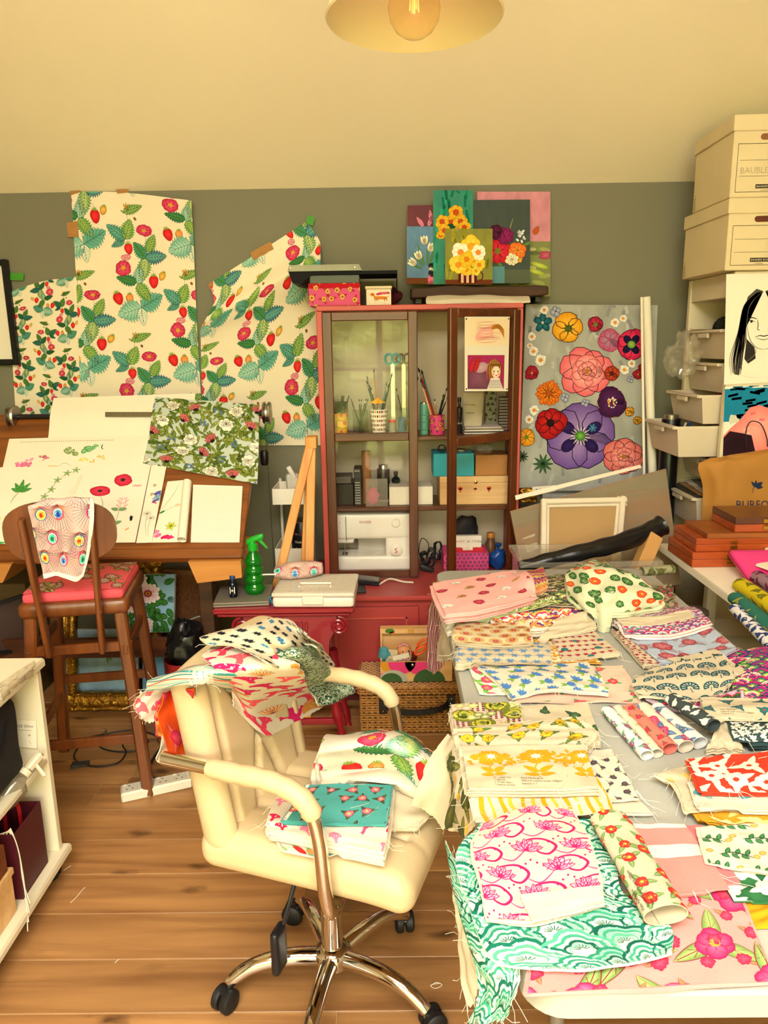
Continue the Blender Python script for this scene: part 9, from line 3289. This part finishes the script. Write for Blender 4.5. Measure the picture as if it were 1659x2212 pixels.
# ---------------- on the white desk
DT = DZ + .0006
CHW = wood('cherry_wood','#8a3410','#b85420','x',5,.3,coat=.3)
CHD = wood('walnut_wood','#4a2414','#6a3820','x',5,.3,coat=.3)
def wbox(label,xa,ya,wd,dp,z0,h,m,split=True,rot=0.0,clasp=True):
 t = thing('wooden_box',label,'box',(xa + wd / 2,ya + dp / 2,z0),rot)
 M = mw(t)
 w2,d2 = wd / 2,dp / 2
 MB(M).box(-w2,w2,-d2,d2,0,h * .52,b=.002).obj('base',m,t)
 MB(M).box(-w2,w2,-d2,d2,h * .54,h,b=.002).obj('lid',CHD if m is CHW and 'topmost' in label else m,t)
 if clasp:
  c = MB(M)
  cx = -w2 + wd * .38
  c.box(cx - .014,cx + .014,-d2 - .003,-d2,h * .60,h * .86,b=.001)
  c.box(cx - .014,cx + .014,-d2 - .003,-d2,h * .16,h * .42,b=.001)
  c.tube([(cx - .008,-d2 - .003,h * .42),(cx - .008,-d2 - .007,h * .5),(cx + .008,-d2 - .007,h * .5),(cx + .008,-d2 - .003,h * .6)],.002,6)
  c.obj('clasp',BRASS,t)
 return t
q0 = PZ(1494,1226,DT)
wbox('bottom cherry wood paint box on the white desk',q0.x,q0.y,.36,.24,DT,.056,CHW)
wbox('second cherry wood paint box in the desk stack',q0.x + .014,q0.y + .01,.36,.22,DT + .0566,.050,CHW)
t = thing('chipboard_sheet','chipboard edged wooden panel between the desk paint boxes','board',(q0.x + .2,q0.y + .1,DT + .107))
MB().box(q0.x + .05,q0.x + .40,q0.y + .005,q0.y + .22,DT + .1072,DT + .125,b=.001).obj('board',wood('veneer','#7a3c14','#9c5a26','x',5,.4),t)
wbox('topmost dark lidded paint box in the desk stack',q0.x + .155,q0.y + .02,.30,.20,DT + .1256,.056,CHW)
# pink case
c0 = PZ(1572,1228,DT)
t = thing('pink_case','hot pink zip case leaning on the desk paint boxes','case',c0)
PKC = mat('pink_case','#d83a80',.5)
M = Matrix.Translation((c0.x + .12,c0.y - .115,DT + .044)) @ Matrix.Rotation(.30,4,'X')
MB(M).rbox((0,0,0),.14,.085,.016,.012,8).obj('shell',PKC,t,weld=True)
MB(M).rbox((0,0,0),.1412,.0862,.003,.0028,6).obj('zip',mat('crimson_zip','#8a1030',.5),t)
# kraft bag
KB = mat('kraft_bag','#a5722c',.75,var=.08,scale=5)
bl,br = PY(1520,1090,2.90),PY(1745,1098,2.88)
t = thing('paper_bag','crumpled brown paper carrier bag standing behind the desk paint boxes','bag',V((bl.x + .15,2.90,DT)))
G = grid_from([[V((bl.x + .02,2.95,DT + .002)),V((bl.x + .07,2.91,DT + .002)),V((bl.x + .2,2.905,DT + .002)),V((br.x,2.895,DT + .002))],[PY(1518,1060,2.95),PY(1555,1060,2.91),PY(1610,1060,2.905),PY(1745,1060,2.90)],[PY(1508,1005,2.95),PY(1548,1005,2.92),PY(1605,1000,2.91),PY(1745,985,2.91)],[PY(1530,992,2.955),PY(1558,990,2.94),PY(1605,982,2.935),PY(1745,962,2.94)]],30,24)
G = wrinkle(G,.006,2.4,9)
w,h = size_of(G)
p = Pr(w,h,2)
cx,cy = w * .50,h * .62
NV = '#1c2a48'
for (a,l,wd) in ((.6,.035,.018),(1.5,.028,.012),(2.2,.030,.012),(.0,.030,.014)):
 p.leaf(cx + .004,cy,l,wd,a,NV,NV,None,veins=0)
p.squig([(cx - .012,cy - .022),(cx - .004,cy),(cx + .014,cy + .014)],.003,NV)
p.text('BURFORD',w * .30,h * .40,.044,NV)
sheet('front',None,None,G,KB,p,thick=.001,parent=t,sub=.014)
Gb = G.copy()
Gb[...,1] += .03
Gb[:,:8,1] -= .03 * (1 - np.linspace(0,1,8))[None,:]
sheet('back',None,None,Gb[:,::-1],KB,None,thick=.001,parent=t)
hp_ = [PY(1612,968,2.94),PY(1611,935,2.94),PY(1618,914,2.94),PY(1630,910,2.94),PY(1645,918,2.94),PY(1656,945,2.94),PY(1658,965,2.94)]
MB().tube(spline(hp_,5),.0022,6).obj('handle',mat('dark_twine','#1c1418',.8),t)
# rolled fabrics on the desk
for k,(pa,pb,r,base,pat,lab) in enumerate((
((1600,1262),(1720,1345),.026,'#c8b41c',f_scatter(('#5a5a14','#8a841c'),('#5a5a14','#8a841c'),None,5,.012,.06,None,3),'acid yellow rolled fabric on the white desk edge'),
((1590,1292),(1720,1400),.024,'#2c6a5c',f_scatter(('#a8a038','#d8c858'),('#8a9a40','#b8b858'),None,5,.012,.07,'#1c2a20',3),'bottle green rolled fabric on the white desk edge'),
((1635,1245),(1730,1300),.024,'#8a6a74',f_scatter(('#5a1434','#8a2c50'),('#4a1028','#7a2444'),None,6,.014,.05,None,3),'maroon paisley rolled fabric on the white desk'),
((1588,1315),(1700,1425),.018,'#d8d8d8',f_scatter(('#1c2a5c','#3a4a88'),('#1c2a5c','#3a4a88'),None,4,.010,.035,None,2),'white and navy rolled fabric on the white desk edge'))):
 A,B = PZ(pa[0],pa[1],DT + r * .85 + (.014 if k == 2 else 0)),PZ(pb[0],pb[1],DT + r * .85)
 roll(lab,B,A,r,base,pat,.8,120 + k)
t = thing('white_papers','white and rose papers tucked beside the hot pink case','paper',PZ(1640,1220,DT))
panel('sheet',None,None,[PZ(1632,1222,DT + .055),PZ(1700,1245,DT + .055),PZ(1700,1170,DT + .07),PZ(1655,1182,DT + .07)],.001,PAPER,None,t)
# ---------------- under the desk
GRB_ = mat('grey_archive','#8a8478',.6)
xa = PY(1530,1370,2.30).x
t = thing('grey_storage_box','grey lidded storage box on the floor stack under the white desk','box',(xa + .15,2.45,.2))
MB().box(xa,xa + .34,2.28,2.62,.235,.46,b=.003).obj('body',GRB_,t)
MB().box(xa - .006,xa + .346,2.274,2.626,.405,.465,b=.003).obj('lid',GRB_,t)
MB().box(xa + .05,xa + .09,2.277,2.28,.34,.365).obj('hand_hole',BLACKP,t)
t = thing('grey_storage_box','lower storage box under the grey lidded box','box',(xa + .15,2.45,0))
MB().box(xa,xa + .34,2.28,2.62,.0005,.23,b=.003).obj('body',GRB_,t)
xa2 = PY(1540,1300,2.42).x
t = thing('clear_drawers','small clear plastic drawers on the grey storage box','drawers',(xa2 + .1,2.45,.466))
MB().box(xa2,xa2 + .18,2.34,2.54,.4658,.57,b=.004).obj('case',CLEARP,t)
MB().box(xa2 + .01,xa2 + .17,2.332,2.34,.475,.515,b=.002).obj('drawer',CLEARP,t)
MB().box(xa2 + .01,xa2 + .17,2.332,2.34,.522,.562,b=.002).obj('drawer',CLEARP,t)
pot('paint_tub','round paint tub in the shadow behind the grey table corner','tub',1500,1265,2.86,.30,.06,mat('tub_grey','#6a665c',.5),lid=(mat('tub_lid','#8a857a',.5),.063,.015),h=.17)
pbox('dark_crate','black crate carrying the round paint tub','crate',1465,1530,1340,2.79,.0005,.15,mat('black_crate','#1a1a1a',.5),h=.298,pyb=1300)
xa = PZ(1622,1400,.45).x
t = thing('pink_box','mauve pink storage box under the front of the white desk','box',(xa + .15,1.9,0))
MB().box(xa,xa + .3,1.90,2.22,.0005,.58,b=.004).obj('body',mat('mauve_box','#b06a88',.6),t)
MB().box(xa - .004,xa + .304,1.896,2.224,.55,.60,b=.004).obj('lid',MATS['mauve_box'],t)
# ================================================================ white cart at the left edge
KX,KY1,KZ = -1.0,1.95,.70
t = thing('white_cart','white painted shelf cart on casters at the left edge','cart',(-1.25,1.55,0))
CWH = mat('cart_white','#e0d6bc',.45,var=.03)
MB().box(KX - .5,KX + .012,1.05,KY1 + .012,KZ - .028,KZ,b=.006).obj('top_board',CWH,t)
MB().box(KX - .5,KX + .02,1.05,KY1 + .02,.068,.095,b=.006).obj('bottom_board',CWH,t)
MB().box(KX - .48,KX - .002,1.06,KY1 - .005,.385,.403,b=.003).obj('middle_shelf',CWH,t)
MB().box(KX - .5,KX,KY1 - .022,KY1,.095,KZ - .028,b=.002).obj('end_panel',CWH,t)
MB().box(KX - .5,KX - .48,1.06,KY1 - .022,.095,KZ - .028).obj('back_panel',CWH,t)
for (xx,yy) in ((KX - .03,KY1 - .02),(KX - .45,KY1 - .03),(KX - .03,1.1),(KX - .45,1.1)):
 cs = MB().tube([(xx,yy,.068),(xx,yy,.045)],.006,8)
 c_ = cs.obj('caster',DARKSTEEL,t)
 for s in (-1,1):
  MB().lathe([(.008,.003),(.021,.003),(.023,.008),(.021,.016),(.002,.017)],n=16,L=lambda p: V((xx + p.x,yy + p.z * s,.0235 + p.y))).obj('wheel',BLACKR,c_)
# film along the cart edge
G = grid_from([[PX(70,1460,KX + .020),PX(40,1480,KX + .022),PX(5,1515,KX + .022)],[PX(76,1440,KX + .022),PX(42,1462,KX + .026),PX(0,1492,KX + .024)],[PX(76,1425,KX + .018),PX(40,1448,KX + .018),PX(0,1475,KX + .018)]],24,10)
sheet('plastic_film','crinkled clear film stuck under the white cart top','plastic film',wrinkle(G,.007,5,11),FILMP,None,thick=.0004)
# contents
MS = .4036
t = thing('black_tote','black fabric bag standing on the middle cart shelf','bag',(KX - .1,1.75,MS))
BT_ = mat('charcoal_fabric','#1a181a',.85,bump=.4,bscale=500)
MB().rbox((KX - .12,1.70,MS + .127),.095,.15,.113,.03,10,fn=lambda p: p + V((.02 * noise.noise(p * 9),0,.012 * noise.noise(p * 14)))).obj('body',BT_,t,weld=True)
MB().tube(spline([(KX - .03,1.80,MS + .20),(KX - .024,1.74,MS + .14),(KX - .02,1.66,MS + .12),(KX - .024,1.60,MS + .19)],6),.006,6).obj('handle',BLACKP,t)
c_ = [PY(20,1612,KY1 - .030),PY(80,1617,KY1 - .030),PY(78,1556,KY1 - .026),PY(22,1556,KY1 - .026)]
p = Pr(*facing(c_))
p.text('320 30mo',p.w * .25,p.h * .74,.012,'#3a3a4a')
p.line([(p.w * .15,p.h * .64),(p.w * .8,p.h * .64)],.0008,'#3a3a4a')
p.text('Ri  :',p.w * .1,p.h * .42,.012,'#3a3a4a')
p.text('=',p.w * .68,p.h * .40,.014,'#3a3a4a')
p.squig([(p.w * .72,p.h * .26),(p.w * .8,p.h * .14)],.001,'#b86a4a')
p.squig([(p.w * .1,p.h * .2),(p.w * .14,p.h * .05)],.0012,'#3a3a4a')
panel('note_card','white handwritten note card propped at the end of the cart shelf','card',c_,.001,PAPER,p)
# clear spray bottle tipped on the shelf edge
t = thing('spray_bottle','clear trigger spray bottle lying on the cart shelf','spray bottle',(KX - .03,1.7,MS))
a,b = PX(0,1735,KX - .055),PX(62,1660,KX - .01)
CLB = glassy('clear_bottle','#e8e4da',2.0,.05,.25,'#8a8478')
dd = (b - a).normalized()
MB().tube([a,a.lerp(b,.15),a.lerp(b,.55),a.lerp(b,.72),a.lerp(b,.82)],[.034,.038,.038,.018,.014],18).obj('bottle',CLB,t)
TRG = mat('milky_trigger','#cfc4aa',.4)
MB().tube([a.lerp(b,.80),a.lerp(b,.95)],.016,14).obj('collar',TRG,t)
MB().bar(a.lerp(b,.95),b + dd * .05,.02,.022,b=.005).obj('head',TRG,t)
MB().bar(b + dd * .02,b + dd * .01 + V((.035,.0,-.035)),.008,.012,b=.003).obj('trigger',TRG,t)
BS = .0956
t = thing('maroon_box','open maroon box with red ribbon on the bottom cart shelf','box',(KX - .06,1.80,BS))
MRM = mat('maroon_card','#4a101c',.5)
mx0,mx1,my0,my1 = KX - .10,KX - .012,1.73,1.88
mh = .20
for (aa,b_,c,d,nm) in ((mx0,mx1,my0,my0 + .004,'front_wall'),(mx0,mx1,my1 - .004,my1,'back_wall')):
 MB().box(aa,b_,c,d,BS,BS + mh).obj(nm,MRM,t)
for aa in (mx0,mx1 - .004):
 MB().box(aa,aa + .004,my0 + .004,my1 - .004,BS,BS + mh).obj('side_wall',MRM,t)
MB().box(mx0 + .004,mx1 - .004,my0 + .004,my1 - .004,BS,BS + .004).obj('bottom',MRM,t)
t = thing('red_ribbon','loop of red ribbon in the maroon box','ribbon',(KX - .05,1.80,BS + .1))
rp = spline([(KX - .075,1.80,BS + .1),(KX - .07,1.80,BS + .235),(KX - .05,1.80,BS + .25),(KX - .03,1.80,BS + .23),(KX - .035,1.80,BS + .12)],6)
G = np.array([[tuple(q + V((0,-.008,0))) for q in rp],[tuple(q + V((0,.008,0))) for q in rp]])
sheet('band',None,None,G,mat('red_satin','#a81420',.35),None,thick=.001,parent=t)
t = thing('string_hank','hank of white cord hanging over the maroon box','cord',(KX + .0,1.74,BS))
for k in range(4):
 pts = [(KX - .05 + .01 * k,1.725,BS + .205),(KX - .015,1.722,BS + .21 + .004 * k),(KX - .002,1.722,BS + .15),(KX + .002 + .003 * k,1.715 - .004 * k,BS + .07 - .01 * k),(KX + .022,1.70 - .01 * k,BS + .012 - .02 * k)]
 MB().tube(spline(pts,6),.0016,5).obj('strand',COTTON,t)
pbx = PX(30,1810,KX - .02)
t = thing('painted_tin','rust and green painted tin box on the bottom cart shelf stack','box',(KX - .08,1.60,BS + .13))
MB().box(KX - .16,KX - .012,1.48,1.68,BS + .1306,BS + .21,b=.003).obj('body',mat('rust_tin','#6a3414',.6,var=.6,scale=18),t)
t = thing('wooden_box','pale wooden box under the rust painted tin in the cart','box',(KX - .08,1.60,BS))
MB().box(KX - .17,KX - .010,1.46,1.69,BS + .0003,BS + .11,b=.002).obj('body',PALEW,t)
MB().box(KX - .175,KX - .006,1.455,1.695,BS + .1103,BS + .13,b=.002).obj('lid',PALEW,t)
# ================================================================ groups of look-alikes
GROUPS = {'wallpaper_length': 'strawberry wallpaper lengths','tape_strip': 'tape on the wallpapers','sketch_pad_sheet': 'sketch sheets on the drafting board','plastic_tray': 'trays of the drawer tower',
'archive_box': 'archive boxes on the drawer tower','sketchbook': 'sketchbook pile in the cabinet','paint_jar': 'paint jars in the cabinet','thread_scrap': 'threads on the floor','loose_papers': 'papers on the low tower tray',
'drawing_tool': 'tools in the pulled out tray','black_cable': 'cables in the cabinet','grey_storage_box': 'storage boxes under the desk','paper_roll': 'paper rolls in the corner'}
for o in list(bpy.data.objects):
 if o.parent is None and 'category' in o and 'group' not in o:
  n = o.name.split('.')[0]
  l = o['label']
  if n in GROUPS:
   o['group'] = GROUPS[n]
  elif n == 'canvas_painting':
   o['group'] = 'paintings on the wall shelf' if o.location.z > 1.6 else 'canvases stored round the room'
  elif n == 'fabric_roll':
   o['group'] = 'rolled fabrics on the white desk' if 'desk' in l else 'rolled fabrics on the grey table'
  elif n == 'fabric_swatch':
   o['group'] = 'fabrics heaped on the office chair' if ('chair' in l or 'orange cotton' in l) else ('fabric on the drafting board' if 'drafting' in l else 'fabrics spread on the grey table')
  elif n == 'wooden_box' and 'desk' in l:
   o['group'] = 'paint boxes on the white desk'
for o in bpy.data.objects:
 if '_m' in o:
  del o['_m']
